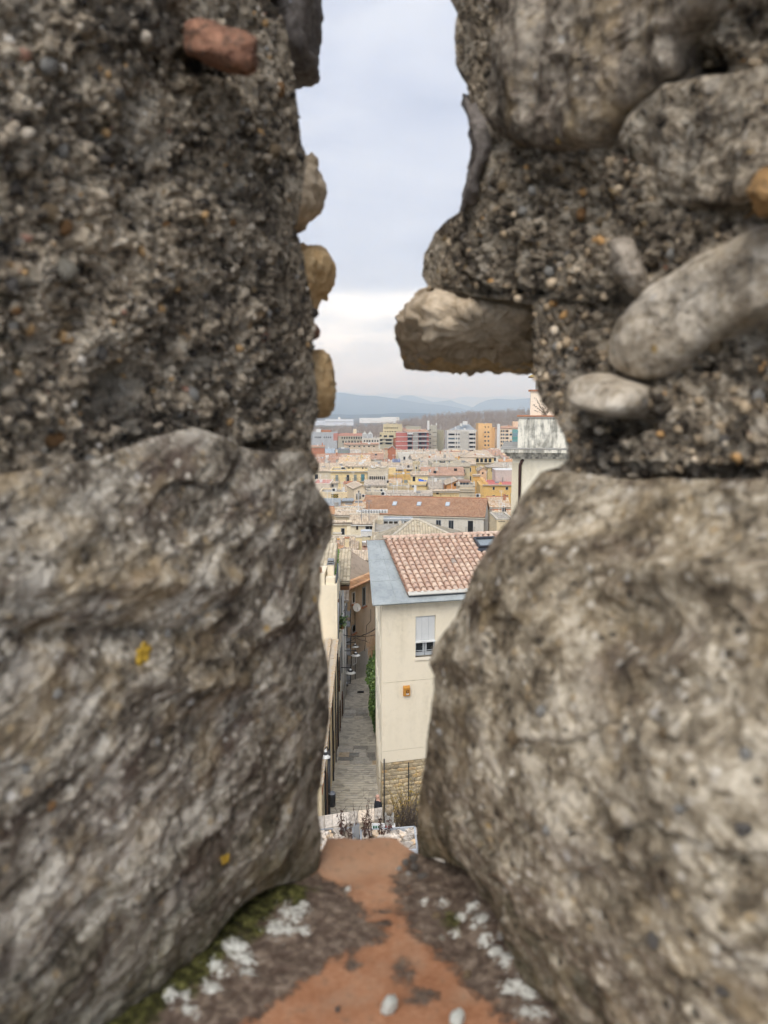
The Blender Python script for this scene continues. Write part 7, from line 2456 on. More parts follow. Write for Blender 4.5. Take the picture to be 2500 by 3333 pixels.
for k in range(3):
    ua, ub = a0 + (a1 - a0) * k / 3 + .05, a0 + (a1 - a0) * (k + 1) / 3 - .05
    MB().slab([fr.at(ua, .6, i['zt'] + .6 * tn + .25), fr.at(ub, .6, i['zt'] + .6 * tn + .25), fr.at(ub, 5, i['zt'] + 5 * tn + .25), fr.at(ua, 5, i['zt'] + 5 * tn + .25)], (0, 0, .08)).build('solar_panel', M_SOLAR, i['root'])
i = Bd('yellow_attic_house', 'long yellow house with wide dark attic windows', 1265, 1343, 1527, 235, 0, (232, 200, 132), ('shed', 1516, 'grey', 16), wins=[(1276, 1529, 1283, 1537, 'hole'), (1287, 1529, 1314, 1537, 'hole'), (1318, 1529, 1340, 1537, 'hole'), (1318, 1552, 1330, 1562, 'pale')], stain=.15)
pbox(i, 'awning', 1275, 1546, 1336, 1550, -1.4, 0, flat_mat('awning_peach', (.58, .36, .2), .8))
i = Bd('grey_slate_house', 'low house with grey sheet roof beside the arched palace', 1366, 1410, 1527, 238, 0, (190, 182, 160), ('shed', 1515, 'grey', 14), wins=[(1375, 1530, 1381, 1535, 'pale'), (1397, 1529, 1401, 1533, 'hole')])
Bd('stub_tower', 'square beige stair tower above the yellow terrace house', 1345, 1368, 1508, 246, 0, (205, 188, 150), ('flat', .4), 5, [(1352, 1520, 1358, 1526, 'hole')])
i = Bd('yellow_balcony_house', 'yellow town house with iron balconies and teal blinds', 1076, 1196, 1535, 212, 0, (230, 206, 148), ('flat', .5), 12,
       [(1092, 1546, 1101, 1566, 'shut', 1), (1128, 1545, 1137, 1566, 'dark', 1), (1152, 1545, 1161, 1566, 'shut', 1), (1175, 1543, 1187, 1566, 'teal', 1)], stain=.15)
pbox(i, 'cornice', 1074, 1533, 1198, 1537, -.5, -.07, M_STONET)
j = Bd('yellow_attic', 'yellow attic storey with tiled roof over the balcony house', 1127, 1197, 1517, 214.5, 0, (236, 214, 160), ('tile', 1506, 'old', 22), wins=[(1132, 1520, 1139, 1525, 'hole'), (1146, 1518, 1151, 1526, 'hole'), (1178, 1518, 1183, 1526, 'hole'), (1190, 1518, 1193, 1526, 'hole')], zb=i['zt'] + .07, stain=.1)
i = Bd('wavy_gable_palace', 'pale stone house with wavy gable and arched arcade', 1197, 1264, 1530, 206, 0, (206, 194, 170), ('flat', .3), 9, stain=.25)
fr = i['fr']
zb_ = fr.hit(1230, 1530)[1]
pts = []
for k in range(25):
    s = k / 24
    pts.append(fr.at(s * i['u1'], -.1, zb_ + .35 + (1.0 * abs(2 * s - 1) ** 3 + .55 * math.exp(-((s - .5) / .12) ** 2))))
MB().slab([fr.at(0, -.1, zb_ + .02)] + pts + [fr.at(i['u1'], -.1, zb_ + .02)], fr.n * .35).build('wavy_gable', plaster((214, 200, 172)), i['root'])
MB().tube(pts, .14, 5).build('gable_moulding', M_STONET, i['root'])
for k in range(8):
    x0 = 1203 + k * 6.6
    a, z1 = fr.hit(x0, 1550)
    bb, _ = fr.hit(x0 + 4.2, 1550)
    window(i['root'], fr, a, bb, fr.hit(x0, 1561)[1], z1, 'arch')
i = Bd('grey_tiled_house', 'long grey tiled roof in front of the arcade', 1187, 1268, 1580, 192, 0, (196, 180, 152), ('shed', 1561, 'grey', 20), wins=[('g', 1195, 1583, 1260, 1590, 5, 1, .3, .8, 'hole')])
Bd('tilted_roof_house', 'small house with striped cream tiled roof', 1268, 1304, 1572, 186, -6, (214, 196, 158), ('tile', 1556, 'mix', 26))
i = Bd('yellow_terrace_house', 'yellow house with tiled attic and walled roof terrace', 1333, 1394, 1577, 178, 0, (230, 204, 140), ('flat', .1), 10, stain=.15)
fr = i['fr']
pbox(i, 'parapet', 1332, 1567, 1395, 1577.3, -.1, .1, plaster((232, 204, 142), .15))
pbox(i, 'ledge', 1331, 1578.5, 1396, 1580.5, -.3, -.01, M_STONET)
j = Bd('terrace_attic', 'yellow attic with tiled roof behind the roof terrace', 1339, 1393, 1546, 182.5, 0, (238, 216, 150), ('tile', 1536, 'old', 22), wins=[(1343, 1551, 1352, 1570, 'wood'), (1362, 1556, 1364, 1570, 'hole')], stain=.1, zb=i['zt'] + .07)
tq = P(1375, 1571, 180)
tarp = MB()
n_ = 12
tv_ = []
for r in range(n_ + 1):
    for c in range(n_ + 1):
        s, t = c / n_, r / n_
        tv_.append((tq.x - 1.0 + 2.0 * s, tq.y - .5 + 1.2 * t, tq.z + .1 + .75 * math.sin(math.pi * t) ** .5 * (0.75 + .25 * math.sin(s * 6) + .1 * math.sin(s * 17 + t * 9)) * (1 if .06 < s < .94 else .35)))
tarp.add(tv_, [(r * (n_ + 1) + c, r * (n_ + 1) + c + 1, (r + 1) * (n_ + 1) + c + 1, (r + 1) * (n_ + 1) + c) for r in range(n_) for c in range(n_)])
tarp.add([(x, y, tq.z - .05) for x, y, z in (tv_[0], tv_[n_], tv_[-1], tv_[-1 - n_])], [(0, 1, 2, 3)])
to = tarp.build('blue_tarpaulin', M_BLUE)
tag(to, 'bright blue tarpaulin on the yellow roof terrace', 'tarpaulin')
i = Bd('arched_palace', 'beige palace with arched windows and flat balustrade', 1408, 1530, 1516, 232, 2, (206, 192, 152), ('flat', .9, M_GRAV, M_STONET), 14, [(1416, 1528, 1432, 1541, 'arch'), (1442, 1529, 1456, 1541, 'arch'), (1473, 1529, 1488, 1541, 'arch'), (1503, 1526, 1513, 1539, 'arch', 1)])
pbox(i, 'cornice', 1406, 1515, 1532, 1519, -.5, -.06, M_STONET)
pbox(i, 'balustrade', 1438, 1533, 1462, 1545, -1.6, -1.3, M_WHITE)
pbox(i, 'side_porch', 1462, 1532, 1479, 1545, -1.5, -.1, flat_mat('cane_blind', (.5, .34, .17), .9))
Bd('roof_pavilion', 'white rooftop pavilion above the arched palace', 1412, 1475, 1497, 238, 0, (224, 214, 184), ('shed', 1487, 'grey', 12), zb=-24, wins=[('g', 1425, 1499, 1470, 1508, 3, 1, .35, .8, 'pale')])
i = Bd('arcaded_loggia_house', 'yellow house with hipped roof over an open arcaded loggia', 1505, 1608, 1489, 300, 0, (220, 196, 132), ('hip', 1466, 'old', 16, 1545, 1580), wins=[(1532, 1517, 1537, 1527, 'stone'), (1545, 1516, 1550, 1530, 'stone', 1), (1562, 1517, 1568, 1528, 'stone')], stain=.15)
fr = i['fr']
for k in range(7):
    x0 = 1509 + k * 13.6
    a, z1 = fr.hit(x0, 1492)
    bb, _ = fr.hit(x0 + 9, 1492)
    o = window(i['root'], fr, a, bb, fr.hit(x0, 1504.5)[1], z1, 'arch')
pbox(i, 'skylight', 1542, 1477, 1572, 1484, 3, 6, M_WHITE)
pbox(i, 'ledge', 1500, 1505.5, 1612, 1508, -.6, -.01, M_STONET)
i = Bd('brown_hip_house', 'brown hipped roof over dark eaves right of the loggia', 1588, 1690, 1521, 262, 0, (206, 182, 120), ('hip', 1505, 'grey', 18, 1620, 1690), wins=[(1600, 1524, 1608, 1536, 'hole'), (1625, 1524, 1645, 1530, 'hole')])
Bd('red_roof_annex', 'red sheet roofed annex behind the brown hipped roof', 1627, 1690, 1503, 285, 0, (198, 150, 120), ('shed', 1494, 'orange', 10))
Bd('cream_flats', 'cream flats with grey shutters right of the orange tower', 1604, 1690, 1473, 380, 0, (228, 214, 172), ('shed', 1464, 'grey', 12), wins=[('g', 1606, 1476, 1660, 1486, 3, 1, .5, .8, 'shut'), ('g', 1630, 1488, 1665, 1496, 2, 1, .4, .8, 'shut')])
i = Bd('peach_gazebo_house', 'small peach house with pointed tiled roof', 1561, 1584, 1530, 225, 0, (224, 180, 138), ('gable', 1573, 1521, 'old'), 6, [(1569, 1537, 1574, 1543, 'wood')])
i = Bd('ochre_tower_house', 'tall narrow ochre house with two small windows', 1541, 1562, 1547, 205, 0, (220, 172, 82), ('shed', 1543, 'old', 14), wins=[(1551, 1571, 1558, 1578, 'white'), (1551, 1594, 1559, 1612, 'wood')], stain=.15)
i = Bd('ochre_palace', 'ochre palace with red roof terrace and white framed windows', 1574, 1700, 1579, 190, -3, (224, 182, 96), ('flat', .05, flat_mat('red_terrace', (.52, .17, .15), .9)), 15, [(1603, 1584, 1611, 1595, 'stone'), (1645, 1584, 1655, 1595, 'stone'), (1602, 1611, 1612, 1625, 'stone'), (1643, 1611, 1655, 1625, 'stone')], stain=.12)
pbox(i, 'cornice', 1572, 1577.5, 1702, 1580.5, -.4, -.07, M_STONET)
fr = i['fr']
for k in range(6):
    q = fr.hit(1577, 1578)
    MB().fbox(fr, .1, .8, 1 + k * 2.3, 2.2 + k * 2.3, i['zt'] + .06, i['zt'] + .75).build('parapet_block', plaster((222, 178, 96)), i['root'])
for x0 in (1580, 1624):
    pbox(i, 'parapet_block', x0, 1571, x0 + 9, 1579, .1, .6, plaster((222, 178, 96)))
MB().fbox(fr, -.8, -.02, 0, 14, -31, i['zt'] - .1).build('side_wall', plaster((216, 176, 100)), i['root'])
Bd('grey_roof_box', 'grey plastered lift house with white edge on the red terrace', 1613, 1690, 1531, 199, 0, (190, 180, 170), ('flat', .15, M_WHITE, M_WHITE), 6, zb=-25)
i = Bd('orange_gable_house', 'bright orange gabled house with one dark window', 1454, 1494, 1577, 172, 0, (206, 142, 70), ('gable', 1490, 1563, 'old'), 9, [(1477, 1573, 1488, 1582, 'wood')], stain=.12)
i = Bd('white_conservatory_house', 'ornate white house with glazed conservatory and balustrade', 1493, 1546, 1585, 166, 0, (206, 190, 160), ('flat', .5, M_GRAV, M_STONET), 8, stain=.3)
pbox(i, 'conservatory', 1497, 1571, 1527, 1585, 1.0, 4, M_PANEB)
for x0 in (1496.5, 1506, 1516, 1526):
    pbox(i, 'mullion', x0, 1571, x0 + 1.2, 1585, .9, 1.0, M_WHITE)
pbox(i, 'lean_to_roof', 1494, 1566, 1532, 1571, .6, 5, tiles('brown'))
for x0 in (1490, 1540):
    fr = i['fr']
    u, z = fr.hit(x0 + 3, 1584)
    MB().lathe(fr.at(u, .1, z), [(.3, 0), (.32, .3), (.2, .4), (.3, .7), (.22, .95), (.1, 1.05), (.14, 1.2), (.02, 1.3)], 10).build('urn', M_STONET, i['root'], smooth=True)
for yy in (1592, 1600):
    pbox(i, 'string_course', 1492, yy, 1547, yy + 1.5, -.25, -.01, M_STONET)
i = Bd('rough_tiled_house', 'beige house with grey brown tiled roof beside the orange gable', 1399, 1440, 1589, 172, 5, (206, 186, 140), ('tile', 1563, 'grey', 30), wins=[(1403, 1591, 1408, 1598, 'hole')])
Bd('beige_wall_house', 'plain beige yellow house wall behind the long hall roof', 1404, 1494, 1598, 160, 0, (214, 186, 128), ('shed', 1592, 'old', 16), wins=[(1420, 1601, 1428, 1608, 'hole')])
i = Bd('back_roof_house', 'long weathered tiled roof just behind the hall', 1258, 1405, 1613, 156, 0, (206, 188, 150), ('tile', 1597, 'grey', 20))
Bd('white_terrace_house', 'cluttered white roof terrace house left of the back roof', 1190, 1260, 1609, 162, 0, (212, 200, 178), ('flat', .6), 8, [('g', 1198, 1612, 1250, 1618, 3, 1, .3, .8, 'hole')])
Bd('stone_terrace_house', 'rough stone walled roof terrace below the tilted roof', 1262, 1333, 1590, 170, 0, (198, 178, 140), ('flat', .5), 8)
i = Bd('pink_terrace_house', 'house with pale pink roof terrace at the left edge', 1016, 1075, 1577, 192, 0, (216, 202, 182), ('flat', .3, M_PINKT), 13, [(1046, 1590, 1052, 1604, 'white'), (1057, 1590, 1063, 1604, 'dark')])
Bd('white_stair_house', 'narrow white stair house by the pink terrace', 1075, 1100, 1572, 197, 0, (212, 204, 188), ('shed', 1566, 'old', 16), wins=[(1080, 1576, 1086, 1584, 'hole')])
i = Bd('lattice_vent_house', 'cream house with yellow lattice vents below a parapet', 1040, 1152, 1607, 166, 0, (226, 206, 166), ('flat', .4), 9, [(1050, 1594, 1052, 1597, 'hole')], stain=.15)
fr = i['fr']
M_LATY = flat_mat('lattice_yellow', (.62, .46, .09), .7)
def lattice(px0, py0, px1, py1, arch):
    a, z1 = fr.hit(px0, py0)
    bb, _ = fr.hit(px1, py0)
    z0 = fr.hit(px0, py1)[1]
    o = MB().fbox(fr, a, bb, -.02, .05, z0, z1).build('lattice_vent', M_DARK, i['root']) if not arch else None
    if arch:
        c, r = (a + bb) / 2, (bb - a) / 2
        o = MB().slab([fr.at(c + r * math.cos(t), -.02, z0 + r * math.sin(t)) for t in [math.pi * k / 12 for k in range(13)]], fr.n * .06).build('lattice_vent', M_DARK, i['root'])
    b = MB()
    step = .2
    nx, nz = int((bb - a) / step), max(1, int((z1 - z0) / step))
    for p in range(nx):
        for q in range(nz):
            if (p + q) % 2 == 0:
                uu, zz = a + (p + .5) * (bb - a) / nx, z0 + (q + .5) * (z1 - z0) / nz
                if arch and math.hypot(uu - (a + bb) / 2, zz - z0) > (bb - a) / 2 - .08:
                    continue
                s = .115
                b.slab([fr.at(uu - s, -.06, zz), fr.at(uu, -.06, zz - s), fr.at(uu + s, -.06, zz), fr.at(uu, -.06, zz + s)], fr.n * .04)
    b.build('lattice', M_LATY, o)
lattice(1079, 1608, 1101, 1621, False)
lattice(1119, 1615.5, 1135, 1627, True)
Bd('brown_roof_box', 'small brown rooftop house with overhanging white edged roof', 1116, 1164, 1575, 171, 0, (200, 178, 150), ('flat', .12, M_TERR, M_TERR), 6, [(1137, 1580, 1143, 1588, 'white')], zb=-22)
i = Bd('gothic_window_house', 'cream side wall with tall pointed windows', 1152, 1189, 1590, 158, 12, (224, 204, 170), ('gable', 1180, 1578, 'old'), 9, [(1160, 1607, 1163, 1626, 'arch'), (1166, 1597, 1169.5, 1625, 'arch'), (1171, 1606, 1174, 1624, 'arch')], stain=.15)
# sheet roof and mixed tiles left of the hall
i = Bd('zinc_roof_house', 'low house with flat grey zinc roof at the left', 1040, 1104, 1648, 136, 0, (206, 196, 170), ('shed', 1622, 'grey', 13), wallmat=None)
for ch in list(i['root'].children):
    if ch.name.startswith('roof'):
        ch.data.materials[0] = M_GREYR
i = Bd('mottled_tile_house', 'house with mottled orange and cream tiles left of the hall', 1098, 1186, 1652, 138, 0, (204, 186, 150), ('tile', 1631, 'mix', 24))
pbox(i, 'dormer', 1114, 1632, 1144, 1651, 1.0, 4, plaster((188, 172, 146)))
pbox(i, 'dormer_roof', 1112, 1629, 1150, 1632, .6, 4.4, M_GREYR)
i = Bd('glazed_strip_house', 'roof with two long strips of pale skylights', 1094, 1176, 1675, 122, 0, (196, 178, 146), ('tile', 1652, 'old', 20))
pbox(i, 'skylight_strip', 1102, 1651, 1175, 1657, 3.2, 4.6, M_PANEB)
pbox(i, 'skylight_strip', 1097, 1660, 1169, 1667, 1.2, 2.8, flat_mat('white_glazing', (.6, .64, .65), .3))
Bd('orange_corner_roof', 'small bright orange tiled roof at the left edge', 1060, 1100, 1671, 126, 0, (206, 186, 150), ('tile', 1649, 'orange', 24))
# the hall
hp0 = P(1171, 1671, 143)
i = Bd('long_hall', 'long stone hall with terracotta roof and three skylights', 1171, 1575, 1671, 143, -11.6, (208, 202, 188), ('tile', 1618, 'new', 24), stain=.2, clutter=False, cornice=flat_mat('hall_cornice', (.62, .58, .48), .85),
       wins=[(1308, 1690, 1323, 1702, 'dark'), (1348, 1690, 1363, 1702, 'dark'), (1419, 1692, 1436, 1716, 'dark'), (1460, 1693, 1477, 1724, 'dark'), (1523, 1695, 1540, 1731, 'hole', 1)])
fr = i['fr']
pit = math.tan(math.radians(24))
for (px, py) in ((1285, 1639), (1364, 1640), (1457, 1641)):
    # find the point on the roof slope
    r = ray(px, py)
    nn = (fr.n * -pit + Vector((0, 0, 1)))
    p0_ = Vector(fr.at(0, 0, i['zt'] + .2))
    t = p0_.dot(nn) / r.dot(nn)
    c = r * t
    uu, dd_ = (c - fr.o).dot(fr.u), (c - fr.o).dot(fr.n)
    q = lambda u, d, h=0: fr.at(u, d, i['zt'] + d * pit + .14 + h)
    sk_ = MB().slab([q(uu - .42, dd_ - .65), q(uu + .42, dd_ - .65), q(uu + .42, dd_ + .65), q(uu - .42, dd_ + .65)], (0, 0, .12)).build('skylight', M_GREYM, i['root'])
    MB().slab([q(uu - .34, dd_ - .55, .12), q(uu + .34, dd_ - .55, .12), q(uu + .34, dd_ + .55, .12), q(uu - .34, dd_ + .55, .12)], (0, 0, .02)).build('pane', flat_mat('skylight_pane', (.5, .55, .6), .15), sk_)
b = MB()
for k in range(12):
    uu = i['u1'] * (k + .5) / 12
    z_ = i['zt'] + i['depth'] / 2 * pit + .1
    b.tube([fr.at(uu, i['depth'] / 2, z_), fr.at(uu, i['depth'] / 2, z_ + .6)], .03, 4)
b.tube([fr.at(.5, i['depth'] / 2, i['zt'] + i['depth'] / 2 * pit + .7), fr.at(i['u1'] - .5, i['depth'] / 2, i['zt'] + i['depth'] / 2 * pit + .7)], .02, 4)
b.build('safety_rail', M_IRON, i['root'])
hall = i
# stone house right of the hall
i = Bd('stripe_tiled_house', 'stone house with boldly striped tiled roof right of the hall', 1597, 1660, 1650, 150, 4, (176, 160, 132), ('tile', 1616, 'mix', 26), stain=.5, wins=[(1608, 1657, 1618, 1664, 'hole')])
Bd('lower_striped_roof', 'lower cream striped tiled roof beside the tall cornice house', 1607, 1664, 1682, 138, 0, (190, 172, 140), ('tile', 1659, 'mix', 24), stain=.4)
Bd('cream_corner_house', 'plain cream house with dark eave gap beside the hall gable', 1617, 1670, 1693, 118, 0, (222, 202, 160), ('flat', .25, M_GRAV, M_STONET), 8, [(1622, 1697, 1645, 1699, 'hole')])
Bd('pink_gap_house', 'pale pink house in the gap behind the hall gable', 1597, 1622, 1706, 128, 0, (222, 194, 172), ('shed', 1700, 'old', 18))
# buildings before the hall
i = Bd('cream_roof_house', 'cream house with grey white tiled roof and dark terrace doors', 1142, 1228, 1703, 106, 0, (232, 220, 190), ('tile', 1673, 'old', 25), stain=.12, wins=[(1159, 1711, 1166, 1724, 'wood'), (1189, 1711, 1216, 1735, 'dark')], cornice=M_WHITE)
aw_ = pbox(i, 'skylight_strip', 1180, 1661, 1262, 1670, 5.5, 6.4, M_WHITE)
for k in range(9):
    x0 = 1181 + k * 9
    pbox(i, 'glazing_bar', x0, 1661, x0 + 1.5, 1670.5, 5.3, 5.5, M_IRON)
i = Bd('cream_block_house', 'cream flat topped house with one dark doorway at the left', 1060, 1141, 1701, 97, 0, (234, 214, 168), ('shed', 1694, 'old', 12), stain=.1, wins=[(1110, 1719, 1122, 1742, 'dark')])
pbox(i, 'side_panel', 1129, 1694, 1141.5, 1745, -.15, 0, plaster((238, 224, 190), .1))
sb = P(1193, 1745, 96)
bx_ = empty('rooftop_box', (sb.x, sb.y, sb.z), 'shiny white metal box on the terrace before the dark doors', 'box')
MB().box(sb.x - .72, sb.x + .72, sb.y, sb.y + 1.3, sb.z, sb.z + .62).build('casing', M_WHITE, bx_)
MB().add([(sb.x - .76, sb.y - .04, sb.z + .62), (sb.x + .76, sb.y - .04, sb.z + .62), (sb.x + .76, sb.y + 1.34, sb.z + .62), (sb.x - .76, sb.y + 1.34, sb.z + .62), (sb.x - .3, sb.y + .5, sb.z + .8), (sb.x + .4, sb.y + .5, sb.z + .8)], [(0, 1, 5, 4), (1, 2, 5), (2, 3, 4, 5), (3, 0, 4), (3, 2, 1, 0)]).build('lid', flat_mat('lid_silver', (.5, .53, .56), .4), bx_)
i = Bd('gravel_roof_house', 'house with flat gravel roof and plant terrace before the hall', 1212, 1310, 1745, 92, 0, (190, 176, 150), ('flat', .5, M_GRAV), 11)
fr = i['fr']
gt = i['zt']
b = MB()
uA, uB = fr.hit(1248, 1700, 10)[0], fr.hit(1345, 1700, 10)[0]
zA = fr.hit(1290, 1697, 10)[1]
MB().fbox(fr, uA, uB, 10, 13, zA, zA + .25).build('canopy', M_GREYR, i['root'])
for k in range(7):
    uu = uA + (uB - uA) * k / 6
    b.fbox(fr, uu - .06, uu + .06, 10, 10.12, gt - .5, zA)
b.fbox(fr, uA, uB, 10.01, 10.1, (gt + zA) / 2 + .5, (gt + zA) / 2 + .6)
b.build('frame_post', M_WHITE, i['root'])
MB().fbox(fr, uA - .8, uA, 9.6, 13, gt - .5, zA + .3).build('pier', plaster((196, 184, 158)), i['root'])
aircon('air conditioner under the canopy, first from the pier', 1263, 1722, 104.5)
aircon('air conditioner under the canopy, second from the pier', 1280, 1722, 104.5)
aircon('tall air conditioner cabinet under the canopy', 1295, 1724, 104.5, 1.3)
aircon('air conditioner under the canopy close to the hip', 1311, 1718, 104.5)
aircon('white air conditioner at the left end of the hall ridge', 1184, 1618, 152)
aircon('air conditioner at the edge of the back roof', 1248, 1612, 153, 1.1)
aircon('air conditioner on the ledge under the blue tarpaulin', 1346, 1587, 176)
aircon('air conditioners on the lattice vent house roof', 1088, 1600, 171, 1.2)
aircon('air conditioner right of the white conservatory', 1556, 1618, 160, 1.1)
aircon('air conditioner high on the stone terrace house', 1243, 1600, 164)
# hipped roof in front of the hall
i = Bd('hipped_roof_house', 'big hipped roof of worn grey brown tiles behind the cream house', 1225, 1575, 1796, 64, 0, (200, 180, 140), ('hip', 1692, 'moss', 24, 1343, 1362), stain=.3)
# roof with chimneys before the cream blocks
i = Bd('chimney_roof_house', 'house with worn cream tiled roof and four tall chimneys', 1080, 1160, 1789, 85, 0, (224, 206, 164), ('tile', 1744, 'old', 24))
chimney(i, 1088, 1757, 1104, 1790, -.2, plaster((224, 186, 160)), .6, flat_mat('orange_cap', (.55, .32, .1), .8))
chimney(i, 1123, 1752, 1136, 1787, .3, plaster((226, 206, 160)), .5)
chimney(i, 1158, 1750, 1178, 1778, 1.5, plaster((228, 208, 158)), .7, M_STONET)
chimney(i, 1084, 1738, 1110, 1755, 3.0, plaster((230, 212, 170)), .8, M_STONET)
chimney(i, 1105, 1780, 1116, 1797, -2.0, M_WOOD, .4)
dish('white satellite dish beside the pink chimney', P(1081, 1772, 83), 0.5)
i = Bd('brown_terrace_house', 'low house with stained brown terrace behind the zinc roof edge', 1148, 1225, 1806, 89, 0, (190, 165, 140), ('shed', 1770, 'brown', 14), stain=.5)
Bd('beige_slope_house', 'small house with pale pinkish tiled slope above the brown house', 1146, 1215, 1822, 81, 0, (200, 180, 150), ('shed', 1790, 'old', 20))
Bd('yellow_parapet_house', 'low yellow parapet house behind the chimneys', 1174, 1204, 1760, 96, 0, (214, 202, 166), ('flat', .4), 6, [])
pw = P(1192, 1776, 91)
planter_ = MB().lathe((pw.x, pw.y, pw.z), [(.35, 0), (.5, .1), (.55, .45), (.6, .5), (.5, .5), (.48, .3)], 12).build('stone_urn', M_WHITE, smooth=True)
tag(planter_, 'white round urn on the brown terrace', 'urn')

# --- houses that fill the crowd between the ones told apart above
rgf = random.Random(77)
F_COL = [('cream', CREAM), ('yellow', YEL), ('beige', BEI), ('grey', GRY), ('white', WHT), ('ochre', OCH), ('pink', PNK)]
F_ROOF = [('weathered tiled', 'old'), ('grey tiled', 'grey'), ('brown tiled', 'brown'), ('mottled tiled', 'mix'), ('greyish tiled', 'grey'), ('worn tiled', 'old')]
def clash(x0, x1, y0, y1):
    return any(x0 < b_ and x1 > a_ and y0 < d_ and y1 > c_ for a_, b_, c_, d_ in FOOT)
made = 0
used_labels = {}
for Y in (150, 176, 196, 218, 244, 262, 284, 312, 328, 352, 372, 392, 408, 430, 452, 474):
    x = (1000 - 1250) / FPX * Y
    xe = (1720 - 1250) / FPX * Y
    while x < xe:
        w = rgf.uniform(7, 14)
        dpt = rgf.uniform(7, 11)
        yv = Y + rgf.uniform(-5, 5)
        if not clash(x - .5, x + w + .5, yv - .5, yv + dpt + 1.5):
            cn, cc_ = F_COL[rgf.randrange(len(F_COL))]
            rn, rp_ = F_ROOF[rgf.randrange(6)]
            ztop = P(1250, float(np.interp(yv, [140, 150, 176, 200, 244, 280, 350, 400, 474], [1640, 1628, 1592, 1563, 1522, 1501, 1483, 1474, 1473])) + rgf.uniform(0, 12), yv).z
            px0, py0 = proj((x, yv, ztop))
            px1, _ = proj((x + w, yv, ztop))
            kindr = rgf.choice(('tile', 'tile', 'flat', 'shed'))
            if kindr == 'flat':
                rf_ = ('flat', rgf.uniform(.3, .8))
                rname = 'flat'
            else:
                pt = (x + w / 2, yv + (dpt / 2 if kindr == 'tile' else dpt), ztop + (dpt / 2 if kindr == 'tile' else dpt) * math.tan(math.radians(20 if kindr == 'tile' else 14)))
                rf_ = (kindr, proj(pt)[1], rp_, 20 if kindr == 'tile' else 14)
                rname = rn
            ww = []
            nw = rgf.randint(2, 4)
            hh = 2.0 / yv * FPX
            for k in range(nw):
                mx = px0 + (px1 - px0) * (k + .5) / nw
                for s in range(2):
                    ww.append((mx - .5 / yv * FPX, py0 + hh * (.5 + 1.5 * s), mx + .5 / yv * FPX, py0 + hh * (1.3 + 1.5 * s), rgf.choice(('dark', 'hole', 'hole', 'shut', 'white'))))
            where = 'behind the long residence' if yv > 315 else ('in mid town' if yv > 200 else 'near the long hall')
            where += ', left' if (px0 + px1) / 2 < 1240 else (', right' if (px0 + px1) / 2 > 1480 else ', centre')
            size_ = 'narrow' if w < 9 else ('wide' if w > 11.8 else 'square')
            inf = Bd('old_town_house', '%s %s walled house with %s roof %s' % (size_, cn, rname, where), px0, px1, py0, yv, rgf.uniform(-8, 8), cc_, rf_, dpt, ww, group='small houses crowding the old town', stain=.35)
            has_ch = rgf.random() < .7
            lb_ = inf['root']['label']
            if lb_ in used_labels:
                inf['root']['label'] = lb_ + (', with a chimney' if has_ch else ', without chimney')
            used_labels[lb_] = 1
            if has_ch:
                fr = inf['fr']
                u = rgf.uniform(.15, .8) * inf['u1']
                dd_ = inf['depth'] * .55
                MB().fbox(fr, u, u + .8, dd_, dd_ + .7, inf['zt'] - .3, inf['zt'] + rgf.uniform(1.6, 2.6)).build('chimney', plaster(cc_), inf['root'])
            if rgf.random() < .6:
                fr = inf['fr']
                u = rgf.uniform(.15, .8) * inf['u1']
                b = MB()
                zz = inf['zt'] + rgf.uniform(2, 3.6)
                b.tube([fr.at(u, inf['depth'] * .5, inf['zt'] - .2), fr.at(u, inf['depth'] * .5, zz)], .05, 4)
                for q in range(4):
                    b.tube([fr.at(u - .5 + q * .02, inf['depth'] * .5, zz - .2 * q), fr.at(u + .5, inf['depth'] * .5, zz - .2 * q)], .025, 3)
                b.build('antenna', M_GREYM, inf['root'])
            if rgf.random() < .5 and kindr == 'flat':
                fr = inf['fr']
                u = rgf.uniform(.1, .5) * inf['u1']
                MB().fbox(fr, u, u + rgf.uniform(1.8, 3.2), 2, 4.6, inf['zt'], inf['zt'] + 2.2).build('roof_house', plaster(F_COL[rgf.randrange(7)][1]), inf['root'])
            made += 1
        x += w + rgf.uniform(.3, 2.0)

# ------------------------------------------------------------------ factories on the plain
i = Bd('white_factory', 'long white factory hall on the plain at the left', 1058, 1150, 1366, 2500, 0, (214, 220, 230), ('flat', .6, M_WHITE), 60, zb=-46, stain=.06)
pbox(i, 'tower', 1100, 1358, 1108, 1366, 10, 18, M_WHITE)
pbox(i, 'roof_band', 1058, 1372, 1150, 1374, -1, 0, M_GREYR)
Bd('distant_factory', 'low white factory far off on the plain, centre', 1240, 1300, 1358, 3000, 0, (228, 228, 222), ('flat', .5, M_WHITE), 60, zb=-46, stain=.06)
Bd('distant_warehouse', 'very long low white warehouse far off on the plain', 1170, 1240, 1361, 3050, 0, (224, 226, 226), ('flat', .5, M_WHITE), 60, zb=-46, stain=.06)
Bd('pale_factory_wing', 'pale blue factory wing left of the white factory', 1025, 1057, 1370, 2550, 0, (206, 214, 224), ('flat', .5, M_WHITE), 40, zb=-46, stain=.06)

